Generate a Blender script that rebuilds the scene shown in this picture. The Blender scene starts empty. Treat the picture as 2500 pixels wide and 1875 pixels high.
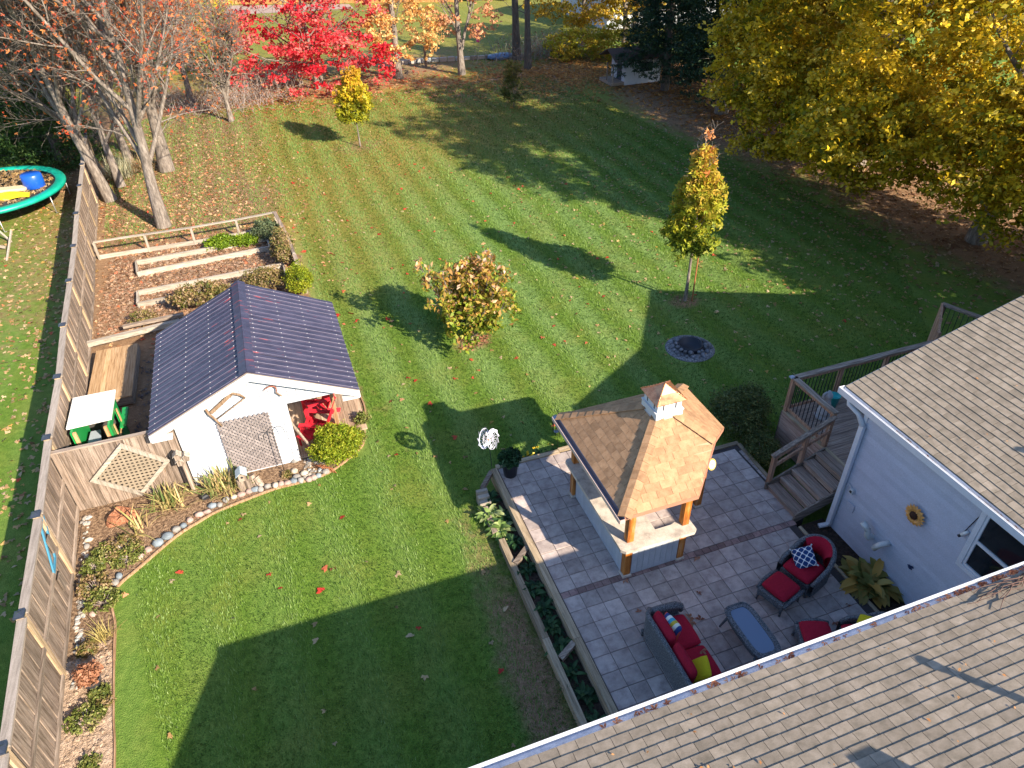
import bpy, math, random
import numpy as np
from mathutils import Matrix, Vector
random.seed(7)
rng = np.random.default_rng(11)
SC = bpy.context.scene
COL = SC.collection
# ------------------------------------------------------------------ camera
cam = bpy.data.cameras.new('camera'); cam.sensor_width = 36; cam.lens = 25.1514
cam.clip_start = .1; cam.clip_end = 1500
co = bpy.data.objects.new('camera', cam); COL.objects.link(co)
rt = Vector((0.9409850, -0.3378403, -0.0202779)); up = Vector((0.2157610, 0.5526397, 0.8050072)); fw = Vector((0.2607575, 0.7618749, -0.5929184))
m = Matrix((( rt.x, up.x, -fw.x, 0), (rt.y, up.y, -fw.y, 0), (rt.z, up.z, -fw.z, 12.0), (0, 0, 0, 1)))
co.matrix_world = m
SC.camera = co
# ------------------------------------------------------------------ light
SUNV = Vector((-.865, 1.53, -1)).normalized()
sun = bpy.data.lights.new('sun', 'SUN'); sun.energy = 5.0; sun.angle = math.radians(.5); sun.color = (1, .855, .65)
so = bpy.data.objects.new('sun', sun); COL.objects.link(so)
so.rotation_euler = SUNV.to_track_quat('-Z', 'Y').to_euler()
w = bpy.data.worlds.new('World'); SC.world = w; w.use_nodes = True
nt = w.node_tree; bg = nt.nodes['Background']
sky = nt.nodes.new('ShaderNodeTexSky'); sky.sky_type = 'NISHITA'; sky.sun_disc = False
sky.sun_elevation = math.radians(29.6); sky.sun_rotation = math.radians(150.5); sky.air_density = 1.2; sky.ozone_density = 4.5
nt.links.new(sky.outputs[0], bg.inputs[0]); bg.inputs[1].default_value = .105
SC.view_settings.view_transform = 'Standard'; SC.view_settings.look = 'None'
SC.view_settings.exposure = 1.3; SC.view_settings.gamma = 1
SC.render.engine = 'CYCLES'
SC.cycles.max_bounces = 6; SC.cycles.diffuse_bounces = 3; SC.cycles.transparent_max_bounces = 6
# ------------------------------------------------------------------ object helpers
ORG = {}
def tag(o, label=None, cat=None, group=None, kind=None):
    if label: o['label'] = label
    if cat: o['category'] = cat
    if group: o['group'] = group
    if kind: o['kind'] = kind
    return o
def thing(name, label, cat, loc=(0, 0, 0), group=None, rz=0):
    o = bpy.data.objects.new(name, None); COL.objects.link(o); o.location = loc
    o.rotation_euler = (0, 0, rz); o.empty_display_size = .1
    ORG[o.name] = Vector(loc) if rz == 0 else None
    return tag(o, label, cat, group)
def org(o):
    if o is None: return Vector((0, 0, 0))
    return ORG.get(o.name) or Vector((0, 0, 0))
def link(name, me, parent=None, loc=None):
    o = bpy.data.objects.new(name, me); COL.objects.link(o)
    if parent is not None: o.parent = parent
    if loc is not None: o.location = loc
    return o
class MB:
    "collects faces; build() makes one mesh object. World coordinates unless local=True"
    def __init__(s): s.v = []; s.f = []; s.r = []; s.mi = []; s.rn = 0.0; s.m = 0; s.sm = []
    def add(s, vs, fs, rn=None, smooth=False):
        b = len(s.v); s.v.extend(vs)
        for f in fs:
            s.f.append([b + i for i in f]); s.r.append(s.rn if rn is None else rn); s.mi.append(s.m); s.sm.append(smooth)
        return s
    def box(s, x0, x1, y0, y1, z0, z1, rn=None, M=None):
        vs = [(x, y, z) for z in (z0, z1) for y in (y0, y1) for x in (x0, x1)]
        if M is not None: vs = [tuple(M @ Vector(v)) for v in vs]
        return s.add(vs, [(0, 2, 3, 1), (4, 5, 7, 6), (0, 1, 5, 4), (2, 6, 7, 3), (0, 4, 6, 2), (1, 3, 7, 5)], rn)
    def cbox(s, c, sz, M=None, rn=None, bev=0):
        "box centred at c, size sz, optional rotation matrix, optional bevel of the top edges"
        M = M or Matrix.Identity(3); c = Vector(c); a, b_, d = sz[0] / 2, sz[1] / 2, sz[2] / 2
        if bev:
            e = bev; L = [(-a + e, -b_ + e, -d), (a - e, -b_ + e, -d), (a - e, b_ - e, -d), (-a + e, b_ - e, -d)]
            L += [(-a, -b_, -d + e), (a, -b_, -d + e), (a, b_, -d + e), (-a, b_, -d + e)]
            L += [(-a, -b_, d - e), (a, -b_, d - e), (a, b_, d - e), (-a, b_, d - e)]
            L += [(-a + e, -b_ + e, d), (a - e, -b_ + e, d), (a - e, b_ - e, d), (-a + e, b_ - e, d)]
            F = [(3, 2, 1, 0), (12, 13, 14, 15)]
            for k in range(3):
                for i in range(4):
                    j = (i + 1) % 4; F.append((4 * k + i, 4 * k + j, 4 * k + 4 + j, 4 * k + 4 + i))
            return s.add([tuple(c + M @ Vector(v)) for v in L], F, rn)
        vs = [tuple(c + M @ Vector((x, y, z))) for z in (-d, d) for y in (-b_, b_) for x in (-a, a)]
        return s.add(vs, [(0, 2, 3, 1), (4, 5, 7, 6), (0, 1, 5, 4), (2, 6, 7, 3), (0, 4, 6, 2), (1, 3, 7, 5)], rn)
    def beam(s, p0, p1, wd, ht, rn=None, upv=(0, 0, 1)):
        "rectangular bar from p0 to p1, wd across, ht along upv"
        p0, p1 = Vector(p0), Vector(p1); d = (p1 - p0); L = d.length; d.normalize()
        u = Vector(upv); sd = d.cross(u)
        if sd.length < 1e-4: sd = d.cross(Vector((1, 0, 0)))
        sd.normalize(); u = sd.cross(d)
        return s.cbox((p0 + p1) / 2, (L, wd, ht), Matrix((d, -sd, u)).transposed() if False else Matrix(((d.x, -sd.x, u.x), (d.y, -sd.y, u.y), (d.z, -sd.z, u.z))), rn)
    def tube(s, pts, rad, n=8, rn=None, cap=True, smooth=True):
        pts = [Vector(p) for p in pts]
        if not hasattr(rad, '__len__'): rad = [rad] * len(pts)
        vs = []; ref = None
        for i, p in enumerate(pts):
            d = (pts[min(i + 1, len(pts) - 1)] - pts[max(i - 1, 0)]).normalized()
            if ref is None:
                ref = Vector((0, 0, 1)) if abs(d.z) < .9 else Vector((1, 0, 0))
            a = d.cross(ref).normalized(); b = a.cross(d); ref = b
            for k in range(n):
                t = 2 * math.pi * k / n; vs.append(tuple(p + (a * math.cos(t) + b * math.sin(t)) * rad[i]))
        F = []
        for i in range(len(pts) - 1):
            for k in range(n):
                j = (k + 1) % n; F.append((i * n + k, (i + 1) * n + k, (i + 1) * n + j, i * n + j))
        if cap: F.append(tuple(range(n))); F.append(tuple(reversed(range((len(pts) - 1) * n, len(pts) * n))))
        return s.add(vs, F, rn, smooth)
    def lathe(s, c, prof, n=16, rn=None, sx=1, sy=1, smooth=True):
        c = Vector(c); vs = []; F = []
        for r, z in prof:
            for k in range(n):
                t = 2 * math.pi * k / n; vs.append((c.x + r * sx * math.cos(t), c.y + r * sy * math.sin(t), c.z + z))
        for i in range(len(prof) - 1):
            for k in range(n):
                j = (k + 1) % n; F.append((i * n + k, i * n + j, (i + 1) * n + j, (i + 1) * n + k))
        F.append(tuple(reversed(range(n)))); F.append(tuple(range((len(prof) - 1) * n, len(prof) * n)))
        return s.add(vs, F, rn, smooth)
    def prism(s, poly, z0, z1, rn=None):
        n = len(poly); vs = [(x, y, z0) for x, y in poly] + [(x, y, z1) for x, y in poly]
        F = [tuple(reversed(range(n))), tuple(range(n, 2 * n))] + [(i, (i + 1) % n, n + (i + 1) % n, n + i) for i in range(n)]
        return s.add(vs, F, rn)
    def slab(s, P, th, rn=None):
        "polygon P (3d, counterclockwise from above/outside) thickened by th against its normal"
        P = [Vector(p) for p in P]; nrm = (P[1] - P[0]).cross(P[2] - P[0]).normalized(); n = len(P)
        vs = [tuple(p) for p in P] + [tuple(p - nrm * th) for p in P]
        F = [tuple(range(n)), tuple(reversed(range(n, 2 * n)))] + [(i, n + i, n + (i + 1) % n, (i + 1) % n) for i in range(n)]
        return s.add(vs, F, rn)
    def mesh(s, name, mats, off=Vector((0, 0, 0))):
        me = bpy.data.meshes.new(name); ox, oy, oz = off
        me.from_pydata([(a - ox, b - oy, c - oz) for a, b, c in s.v], [], s.f)
        for m_ in (mats if isinstance(mats, (list, tuple)) else [mats]): me.materials.append(m_)
        if any(s.mi): me.polygons.foreach_set('material_index', s.mi)
        if any(s.sm): me.polygons.foreach_set('use_smooth', s.sm)
        if any(s.r):
            a = me.attributes.new('rnd', 'FLOAT', 'FACE'); a.data.foreach_set('value', s.r)
        me.update(); return me
    def build(s, name, mats, parent=None, kind=None, local=False, label=None):
        o = link(name, s.mesh(name, mats, Vector((0, 0, 0)) if local or parent is None else worg(parent)), parent)
        if parent is not None: ORG[o.name] = None
        return tag(o, label, None, None, kind)
def worg(o):
    v = Vector((0, 0, 0))
    while o is not None: v += o.location; o = o.parent
    return v
def rawmesh(name, V, F, mat, rnd=None, k=4, smooth=False):
    "fast mesh from numpy arrays: V (n,3), F (m,k)"
    me = bpy.data.meshes.new(name); me.vertices.add(len(V)); me.vertices.foreach_set('co', np.asarray(V, np.float32).ravel())
    m_ = len(F); me.loops.add(m_ * k); me.loops.foreach_set('vertex_index', np.asarray(F, np.int32).ravel())
    me.polygons.add(m_); me.polygons.foreach_set('loop_start', np.arange(0, m_ * k, k, dtype=np.int32))
    if smooth: me.polygons.foreach_set('use_smooth', np.ones(m_, bool))
    for q in (mat if isinstance(mat, (list, tuple)) else [mat]): me.materials.append(q)
    if rnd is not None:
        a = me.attributes.new('rnd', 'FLOAT', 'FACE'); a.data.foreach_set('value', np.asarray(rnd, np.float32))
    me.update(calc_edges=True); return me
def piece(name, me, parent, loc, M=None):
    "one small part sharing its mesh; loc in world coordinates"
    o = link(name, me, parent, Vector(loc) - worg(parent))
    if M is not None: o.rotation_euler = M.to_euler()
    return o
# ------------------------------------------------------------------ materials
def ramp(nt, cols):
    r = nt.nodes.new('ShaderNodeValToRGB'); e = r.color_ramp.elements
    n = len(cols)
    for i, c in enumerate(cols):
        pos = i / max(1, n - 1)
        if i == 0: el = e[0]; el.position = 0
        elif i == n - 1: el = e[-1]; el.position = 1
        else: el = e.new(pos)
        el.color = (*c, 1)
    return r
def mth(nt, op, a, b=None, clamp=False):
    n = nt.nodes.new('ShaderNodeMath'); n.operation = op; n.use_clamp = clamp
    for i, q in enumerate((a, b)):
        if q is None: continue
        if isinstance(q, (int, float)): n.inputs[i].default_value = q
        else: nt.links.new(q, n.inputs[i])
    return n.outputs[0]
MC = {}
def mat(name, cols, scale=(8, 8, 8), rough=.8, bump=.2, rnd=.25, fine=60, hue=None, metal=0, spec=.3, detail=6, contrast=1, bumpd=.01, streak=None, rampby=None, coat=0):
    """cols: ramp over noise; rnd: brightness jitter per object / per face; rampby 'rnd' picks colour by piece"""
    if name in MC: return MC[name]
    m_ = bpy.data.materials.new(name); m_.use_nodes = True; nt = m_.node_tree; N = nt.nodes; L = nt.links
    b = N['Principled BSDF']; b.inputs['Roughness'].default_value = rough; b.inputs['Metallic'].default_value = metal
    b.inputs['Specular IOR Level'].default_value = spec
    if coat: b.inputs['Coat Weight'].default_value = coat
    g = N.new('ShaderNodeNewGeometry'); mp = N.new('ShaderNodeMapping'); mp.inputs['Scale'].default_value = scale
    L.new(g.outputs['Position'], mp.inputs['Vector'])
    oi = N.new('ShaderNodeObjectInfo'); at = N.new('ShaderNodeAttribute'); at.attribute_name = 'rnd'
    rr = mth(nt, 'FRACT', mth(nt, 'ADD', oi.outputs['Random'], at.outputs['Fac']))
    # shift texture space per piece
    cx = N.new('ShaderNodeCombineXYZ'); k = mth(nt, 'MULTIPLY', rr, 37.0)
    for i in range(3): L.new(k, cx.inputs[i])
    ad = N.new('ShaderNodeVectorMath'); ad.operation = 'ADD'; L.new(mp.outputs[0], ad.inputs[0]); L.new(cx.outputs[0], ad.inputs[1])
    n1 = N.new('ShaderNodeTexNoise'); n1.inputs['Scale'].default_value = 1; n1.inputs['Detail'].default_value = detail; n1.inputs['Roughness'].default_value = .65
    L.new(ad.outputs[0], n1.inputs['Vector'])
    mr = N.new('ShaderNodeMapRange'); mr.inputs[1].default_value = .5 - .25 / contrast; mr.inputs[2].default_value = .5 + .25 / contrast
    L.new(n1.outputs['Fac'], mr.inputs[0])
    fac = mr.outputs[0]
    if rampby == 'rnd':
        fac = mth(nt, 'ADD', mth(nt, 'MULTIPLY', rr, .72), mth(nt, 'MULTIPLY', mr.outputs[0], .28))
    r = ramp(nt, cols); L.new(fac, r.inputs[0])
    n2 = N.new('ShaderNodeTexNoise'); n2.inputs['Scale'].default_value = fine; n2.inputs['Detail'].default_value = 2
    L.new(g.outputs['Position'], n2.inputs['Vector'])
    # brightness = (1 + rnd*(rr-.5)*2) * (fine grain)
    br = mth(nt, 'MULTIPLY', mth(nt, 'ADD', mth(nt, 'MULTIPLY', rr, 2 * rnd), 1 - rnd), mth(nt, 'ADD', mth(nt, 'MULTIPLY', n2.outputs['Fac'], .5), .75))
    mx = N.new('ShaderNodeVectorMath'); mx.operation = 'SCALE'; L.new(r.outputs[0], mx.inputs[0]); L.new(br, mx.inputs['Scale'])
    L.new(mx.outputs[0], b.inputs['Base Color'])
    if bump:
        bp = N.new('ShaderNodeBump'); bp.inputs['Strength'].default_value = bump; bp.inputs['Distance'].default_value = bumpd
        L.new(mth(nt, 'ADD', n1.outputs['Fac'], mth(nt, 'MULTIPLY', n2.outputs['Fac'], .4)), bp.inputs['Height']); L.new(bp.outputs[0], b.inputs['Normal'])
    MC[name] = m_; return m_
def leafmat(name, cols, trans=.35, rough=.55, jit=.25):
    if name in MC: return MC[name]
    m_ = bpy.data.materials.new(name); m_.use_nodes = True; nt = m_.node_tree; N = nt.nodes; L = nt.links
    N.remove(N['Principled BSDF']); out = N['Material Output']
    at = N.new('ShaderNodeAttribute'); at.attribute_name = 'rnd'
    r = ramp(nt, cols); L.new(at.outputs['Fac'], r.inputs[0])
    fr = mth(nt, 'FRACT', mth(nt, 'MULTIPLY', at.outputs['Fac'], 91.7))
    mx = N.new('ShaderNodeVectorMath'); mx.operation = 'SCALE'; L.new(r.outputs[0], mx.inputs[0])
    L.new(mth(nt, 'ADD', mth(nt, 'MULTIPLY', fr, 2 * jit), 1 - jit), mx.inputs['Scale'])
    p = N.new('ShaderNodeBsdfPrincipled'); p.inputs['Roughness'].default_value = rough; p.inputs['Specular IOR Level'].default_value = .35
    t = N.new('ShaderNodeBsdfTranslucent'); ms = N.new('ShaderNodeMixShader'); ms.inputs[0].default_value = trans
    L.new(mx.outputs[0], p.inputs['Base Color']); L.new(mx.outputs[0], t.inputs['Color'])
    L.new(p.outputs[0], ms.inputs[1]); L.new(t.outputs[0], ms.inputs[2]); L.new(ms.outputs[0], out.inputs['Surface'])
    MC[name] = m_; return m_
def plain(name, c, rough=.5, metal=0, spec=.4, **k):
    return mat(name, [tuple(q * .88 for q in c), c], scale=(6, 6, 6), rough=rough, metal=metal, spec=spec, rnd=k.get('rnd', .06), bump=k.get('bump', .05), fine=k.get('fine', 90))
# ================================================================== SETTING
def vnoise(x, y, s, seed=0):
    "cheap value noise on arrays"
    r = np.random.default_rng(seed).random((64, 64))
    x = np.asarray(x) / s; y = np.asarray(y) / s; xi = np.floor(x).astype(int); yi = np.floor(y).astype(int)
    fx = x - xi; fy = y - yi; fx = fx * fx * (3 - 2 * fx); fy = fy * fy * (3 - 2 * fy)
    g = lambda a, b: r[a % 64, b % 64]
    return (g(xi, yi) * (1 - fx) + g(xi + 1, yi) * fx) * (1 - fy) + (g(xi, yi + 1) * (1 - fx) + g(xi + 1, yi + 1) * fx) * fy
def fbm(x, y, s, seed=0): return (vnoise(x, y, s, seed) + .5 * vnoise(x, y, s / 2, seed + 1) + .25 * vnoise(x, y, s / 4, seed + 2)) / 1.75
def ell(x, y, cx, cy, rx, ry, soft=.5):
    d = np.sqrt(((x - cx) / rx) ** 2 + ((y - cy) / ry) ** 2); return np.clip((1 + soft - d) / (2 * soft), 0, 1)
def fence_x(y): return -5.5 - .070 * (y - 9.83)
def ground_sheet():
    xs = np.concatenate([[-400, -200, -90, -50, -35], np.arange(-26, 42, .3), [45, 52, 65, 90, 200, 400]])
    ys = np.concatenate([[-300, -60, -20, -8], np.arange(-3, 75, .3), [80, 90, 105, 130, 200, 400]])
    X, Y = np.meshgrid(xs, ys); n, m_ = X.shape
    Z = np.zeros_like(X)
    V = np.stack([X, Y, Z], -1).reshape(-1, 3)
    i = np.arange(n * m_).reshape(n, m_); F = np.stack([i[:-1, :-1], i[:-1, 1:], i[1:, 1:], i[1:, :-1]], -1).reshape(-1, 4)
    me = rawmesh('lawn', V, F, lawn_mat())
    x, y = V[:, 0], V[:, 1]; nz = fbm(x, y, 3, 3); n2 = fbm(x, y, 1.1, 9)
    dirt = np.zeros(len(x))
    gard = ((x > fence_x(y) - .2) & (x < .35 + .07 * (27 - y)) & (y > 15.2) & (y < 29.2)).astype(float)
    dirt = np.maximum(dirt, gard)
    dirt = np.maximum(dirt, ell(x, y, -4.0, 33.0, 4.2, 5.5, .45) * (.55 + .9 * nz))
    dirt = np.maximum(dirt, ell(x, y, -5.5, 44, 5.5, 11, .5) * (.5 + .8 * nz))
    dirt = np.maximum(dirt, ell(x, y, 4.9, 38, 1.6, 1.3, .6) * .55)
    dirt = np.maximum(dirt, ell(x, y, 7, 54, 13, 7, .6) * (.2 + .8 * nz))
    dirt = np.maximum(dirt, ell(x, y, 20, 47, 9, 5.2, .5) * (.2 + 1.0 * nz))
    dirt = np.maximum(dirt, ell(x, y, 27, 36, 6, 14, .3) * 1.0)
    dirt = np.maximum(dirt, ell(x, y, 28, 18, 5.5, 14, .3) * 1.0)
    dirt = np.maximum(dirt, ell(x, y, 4.88, 17.9, .62, .5, .5) * .8)
    dirt = np.maximum(dirt, ell(x, y, 12.2, 17.7, .55, .45, .5) * .9)
    dirt = np.maximum(dirt, ell(x, y, 2.6, 7.5, .55, 3.4, .6) * .75 * (.5 + nz))
    dirt = np.maximum(dirt, ell(x, y, -8.5, 32, 4.5, 13, .5) * (.1 + .55 * nz))
    dirt = np.maximum(dirt, ell(x, y, 1.5, 16, .7, 3.2, .7) * .5 * nz)
    dry = np.clip((y > 56) * .55 + ell(x, y, 2, 44, 14, 10, .7) * .95 + ell(x, y, -1, 33, 6, 9, .6) * .9 + ell(x, y, 12, 44, 9, 7, .8) * .6, 0, 1)
    dry = np.clip(dry * (.55 + .8 * nz) + .35 * np.clip(n2 - .55, 0, 1) * 2 * ell(x, y, 0, 12, 6, 6, .8), 0, 1)
    mow = ell(x, y, 7.5, 27, 9, 13, .35) + .25
    for nm, a in (('dirt', np.clip(dirt, 0, 1)), ('dry', dry), ('mow', np.clip(mow, 0, 1))):
        t = me.attributes.new(nm, 'FLOAT', 'POINT'); t.data.foreach_set('value', a.astype(np.float32))
    return tag(link('lawn', me), 'mown green lawn with light and dark mowing stripes and fallen leaves', kind='structure')
def lawn_mat():
    m_ = bpy.data.materials.new('lawn'); m_.use_nodes = True; nt = m_.node_tree; N = nt.nodes; L = nt.links; b = N['Principled BSDF']
    b.inputs['Roughness'].default_value = .85; b.inputs['Specular IOR Level'].default_value = .15
    g = N.new('ShaderNodeNewGeometry'); P = g.outputs['Position']
    def noise(sc, det=4, stretch=None, ro=.6):
        n = N.new('ShaderNodeTexNoise'); n.inputs['Scale'].default_value = 1; n.inputs['Detail'].default_value = det; n.inputs['Roughness'].default_value = ro
        mp = N.new('ShaderNodeMapping'); mp.inputs['Scale'].default_value = stretch or (sc, sc, sc); mp.inputs['Rotation'].default_value = (0, 0, .21)
        L.new(P, mp.inputs[0]); L.new(mp.outputs[0], n.inputs['Vector']); return n.outputs['Fac']
    def mix(f, a, b_):
        n = N.new('ShaderNodeMix'); n.data_type = 'RGBA'; L.new(f, n.inputs[0]); L.new(a, n.inputs[6]); L.new(b_, n.inputs[7]); return n.outputs[2]
    def att(nm):
        a = N.new('ShaderNodeAttribute'); a.attribute_name = nm; return a.outputs['Fac']
    fine = noise(38, 3); mid = noise(7, 5); big = noise(.55, 4)
    f1 = mth(nt, 'ADD', mth(nt, 'MULTIPLY', fine, .55), mth(nt, 'MULTIPLY', mid, .45))
    # stripes
    sx = N.new('ShaderNodeSeparateXYZ'); L.new(P, sx.inputs[0])
    t = mth(nt, 'ADD', mth(nt, 'MULTIPLY', sx.outputs[0], 1.0), mth(nt, 'MULTIPLY', sx.outputs[1], .02))
    t = mth(nt, 'ADD', t, mth(nt, 'MULTIPLY', noise(.22, 3), 1.1))
    s_ = mth(nt, 'MULTIPLY', mth(nt, 'SINE', mth(nt, 'MULTIPLY', t, 2 * math.pi / 1.35)), 1.4)
    s_ = mth(nt, 'ADD', mth(nt, 'MULTIPLY', s_, .5), .5, True)
    sm = mth(nt, 'MULTIPLY', mth(nt, 'MULTIPLY', s_, att('mow')), .75)
    r1 = ramp(nt, [(0.037, 0.090, 0.011), (0.106, 0.191, 0.024), (0.223, 0.318, 0.057)]); L.new(mth(nt, 'MULTIPLY', mth(nt, 'SUBTRACT', f1, .28), 2.2, True), r1.inputs[0])
    r2 = ramp(nt, [(0.073, 0.152, 0.040), (0.184, 0.290, 0.089), (0.323, 0.435, 0.160)]); L.new(mth(nt, 'MULTIPLY', mth(nt, 'SUBTRACT', f1, .28), 2.2, True), r2.inputs[0])
    col = mix(sm, r1.outputs[0], r2.outputs[0])
    # yellowish worn patches
    ry = ramp(nt, [(0.104, 0.125, 0.024), (0.260, 0.250, 0.060), (0.390, 0.338, 0.108)]); L.new(mth(nt, 'MULTIPLY', mth(nt, 'SUBTRACT', f1, .28), 2.2, True), ry.inputs[0])
    fb = mth(nt, 'MULTIPLY', mth(nt, 'SUBTRACT', big, .47), 3.2, True)
    col = mix(mth(nt, 'MULTIPLY', fb, .5), col, ry.outputs[0])
    rd = ramp(nt, [(0.125, 0.081, 0.022), (0.300, 0.200, 0.054), (0.425, 0.300, 0.102)]); L.new(mth(nt, 'MULTIPLY', mth(nt, 'SUBTRACT', f1, .28), 2.2, True), rd.inputs[0])
    col = mix(mth(nt, 'MULTIPLY', att('dry'), .85), col, rd.outputs[0])
    re = ramp(nt, [(0.108, 0.060, 0.034), (0.264, 0.162, 0.096), (0.456, 0.312, 0.198)]); L.new(mth(nt, 'MULTIPLY', mth(nt, 'SUBTRACT', f1, .25), 2.0, True), re.inputs[0])
    dd = mth(nt, 'MULTIPLY', mth(nt, 'SUBTRACT', mth(nt, 'ADD', att('dirt'), mth(nt, 'MULTIPLY', mth(nt, 'SUBTRACT', noise(2.2, 5), .5), .9)), .3), 2.4, True)
    col = mix(dd, col, re.outputs[0])
    L.new(col, b.inputs['Base Color'])
    bp = N.new('ShaderNodeBump'); bp.inputs['Strength'].default_value = .9; bp.inputs['Distance'].default_value = .035
    blades = noise(0, 2, (70, 26, 40), .7)
    L.new(mth(nt, 'ADD', mth(nt, 'MULTIPLY', fine, .7), mth(nt, 'ADD', mth(nt, 'MULTIPLY', blades, .6), mth(nt, 'MULTIPLY', mid, .5))), bp.inputs['Height']); L.new(bp.outputs[0], b.inputs['Normal'])
    return m_
ground_sheet()
# --- common materials
WOODC = [(.10, .075, .06), (.24, .19, .155), (.40, .33, .28)]
def wood(name, cols, axis, **k):
    s = {'x': (1.6, 26, 26), 'y': (26, 1.6, 26), 'z': (26, 26, 1.6)}[axis]
    a = dict(rough=.85, bump=.35, rnd=.3, spec=.2, contrast=1.3, bumpd=.004); a.update(k)
    return mat(name, cols, scale=s, **a)
GREYW = {a: wood('weathered_wood_' + a, WOODC, a) for a in 'xyz'}
FENB = wood('fence_board_wood', [(.07, .05, .04), (.145, .11, .085), (.215, .165, .135), (.30, .24, .20), (.25, .15, .09)], 'z', rnd=.28)
FENP = wood('fence_post_wood', [(.20, .14, .085), (.38, .28, .18), (.50, .40, .28)], 'z')
FENC = wood('fence_cap_wood', [(.20, .17, .15), (.30, .26, .23), (.38, .33, .30)], 'y', rnd=.08)
TIMB = {a: wood('landscape_timber_' + a, [(.17, .13, .09), (.34, .265, .18), (.46, .37, .27)], a) for a in 'xy'}
PALEW = {a: wood('pale_wood_' + a, [(.20, .17, .14), (.34, .30, .255), (.45, .40, .35)], a, rnd=.15) for a in 'xyz'}
BLACKM = plain('black_metal', (.02, .022, .03), rough=.45)
CAPM = plain('post_cap_black', (.035, .045, .07), rough=.3)
WHITE = plain('white_paint', (.60, .62, .66), rough=.45, rnd=.03)
MULCH = mat('mulch', [(.05, .03, .018), (.19, .12, .075), (.36, .25, .16)], scale=(16, 16, 16), bump=1, bumpd=.05, fine=70, detail=8, contrast=1.4)
SOIL = mat('dark_soil', [(.012, .009, .007), (.045, .03, .022), (.09, .06, .045)], scale=(16, 16, 16), bump=1, bumpd=.05, fine=60, contrast=1.3)
DRYSOIL = mat('dry_garden_soil', [(.20, .135, .09), (.38, .275, .20), (.52, .40, .31)], scale=(9, 9, 9), bump=1, bumpd=.08, fine=45, contrast=1.2)
STONEM = mat('round_stone', [(.16, .15, .15), (.30, .27, .24), (.42, .36, .31), (.20, .24, .27), (.44, .36, .29)], scale=(9, 9, 9), bump=.4, rnd=.3, rampby='rnd')
# --- garden bed
EDGE = [(1.123, 16.593), (1.17, 15.988), (1.129, 15.485), (0.966, 14.728), (0.842, 14.309), (0.616, 14.095), (0.217, 13.774), (-0.267, 13.538), (-0.933, 13.486), (-1.366, 13.485), (-2.01, 13.371), (-2.759, 13.185), (-3.001, 13.079), (-3.613, 12.723), (-4.339, 12.066), (-4.679, 11.759), (-4.782, 11.501), (-4.77, 11.139), (-4.688, 10.743), (-4.638, 9.887), (-4.553, 8.704), (-4.463, 7.74)]
def fine_path(P, k=4):
    out = []
    n = len(P)
    for i in range(n - 1):
        p0, p1, p2, p3 = [np.array(P[max(0, min(n - 1, j))]) for j in (i - 1, i, i + 1, i + 2)]
        for q in range(k):
            t = q / k; out.append(tuple(.5 * ((2 * p1) + (-p0 + p2) * t + (2 * p0 - 5 * p1 + 4 * p2 - p3) * t * t + (-p0 + 3 * p1 - 3 * p2 + p3) * t ** 3)))
    out.append(tuple(P[-1])); return out
EP = fine_path(EDGE + [(-4.42, 5.5), (-4.4, 2.0)], 4)
def bed():
    # strips between the edging curve and the fence / shed line
    me = MB(); inner = []
    for x, y in EP:
        if x > -5.0 and y > 14.2: inner.append((min(x - .15, .78), y))
        elif x > -4.35 and y > 12.0: inner.append((min(x, .7), 14.45))
        else: inner.append((fence_x(y) + .02, y + (2.2 if y > 11.7 else 0)))
    for i in range(len(EP) - 1):
        a, b = EP[i], EP[i + 1]; c, d = inner[i + 1], inner[i]
        K = 8
        for k in range(K):
            t0, t1 = k / K, (k + 1) / K
            q = lambda p, r, t: (p[0] + (r[0] - p[0]) * t, p[1] + (r[1] - p[1]) * t, .012 + .03 * math.sin(math.pi * min(1, t * 1.6) * .5))
            me.m = 0 if a[1] > 10.2 else 1
            me.add([q(a, d, t0), q(a, d, t1), q(b, c, t1), q(b, c, t0)], [(0, 1, 2, 3)], smooth=True)
    me.m = 0; me.add([(-6.0, 14.6, .009), (-6.0, 11.5, .009), (-5.2, 11.8, .009), (-4.3, 13.2, .009), (-2.6, 13.9, .009), (-2.6, 14.6, .009)], [(0, 1, 2, 3, 4, 5)])
    o = me.build('garden_bed', [MULCH, DRYSOIL]); tag(o, 'mulched garden bed curving along the fence and shed', kind='structure')
    m2 = MB()
    for i in range(len(EP) - 1):
        a = Vector((*EP[i], .025)); b = Vector((*EP[i + 1], .025)); m2.beam(a, b, .035 if EP[i][1] > 10 else .02, .06)
    o = m2.build('bed_edging', wood('brown_edging', [(.16, .09, .05), (.33, .2, .12), (.45, .3, .2)], 'y'))
    tag(o, 'low brown wooden edging strip between the lawn and the curved garden bed', 'edging')
bed()
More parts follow.
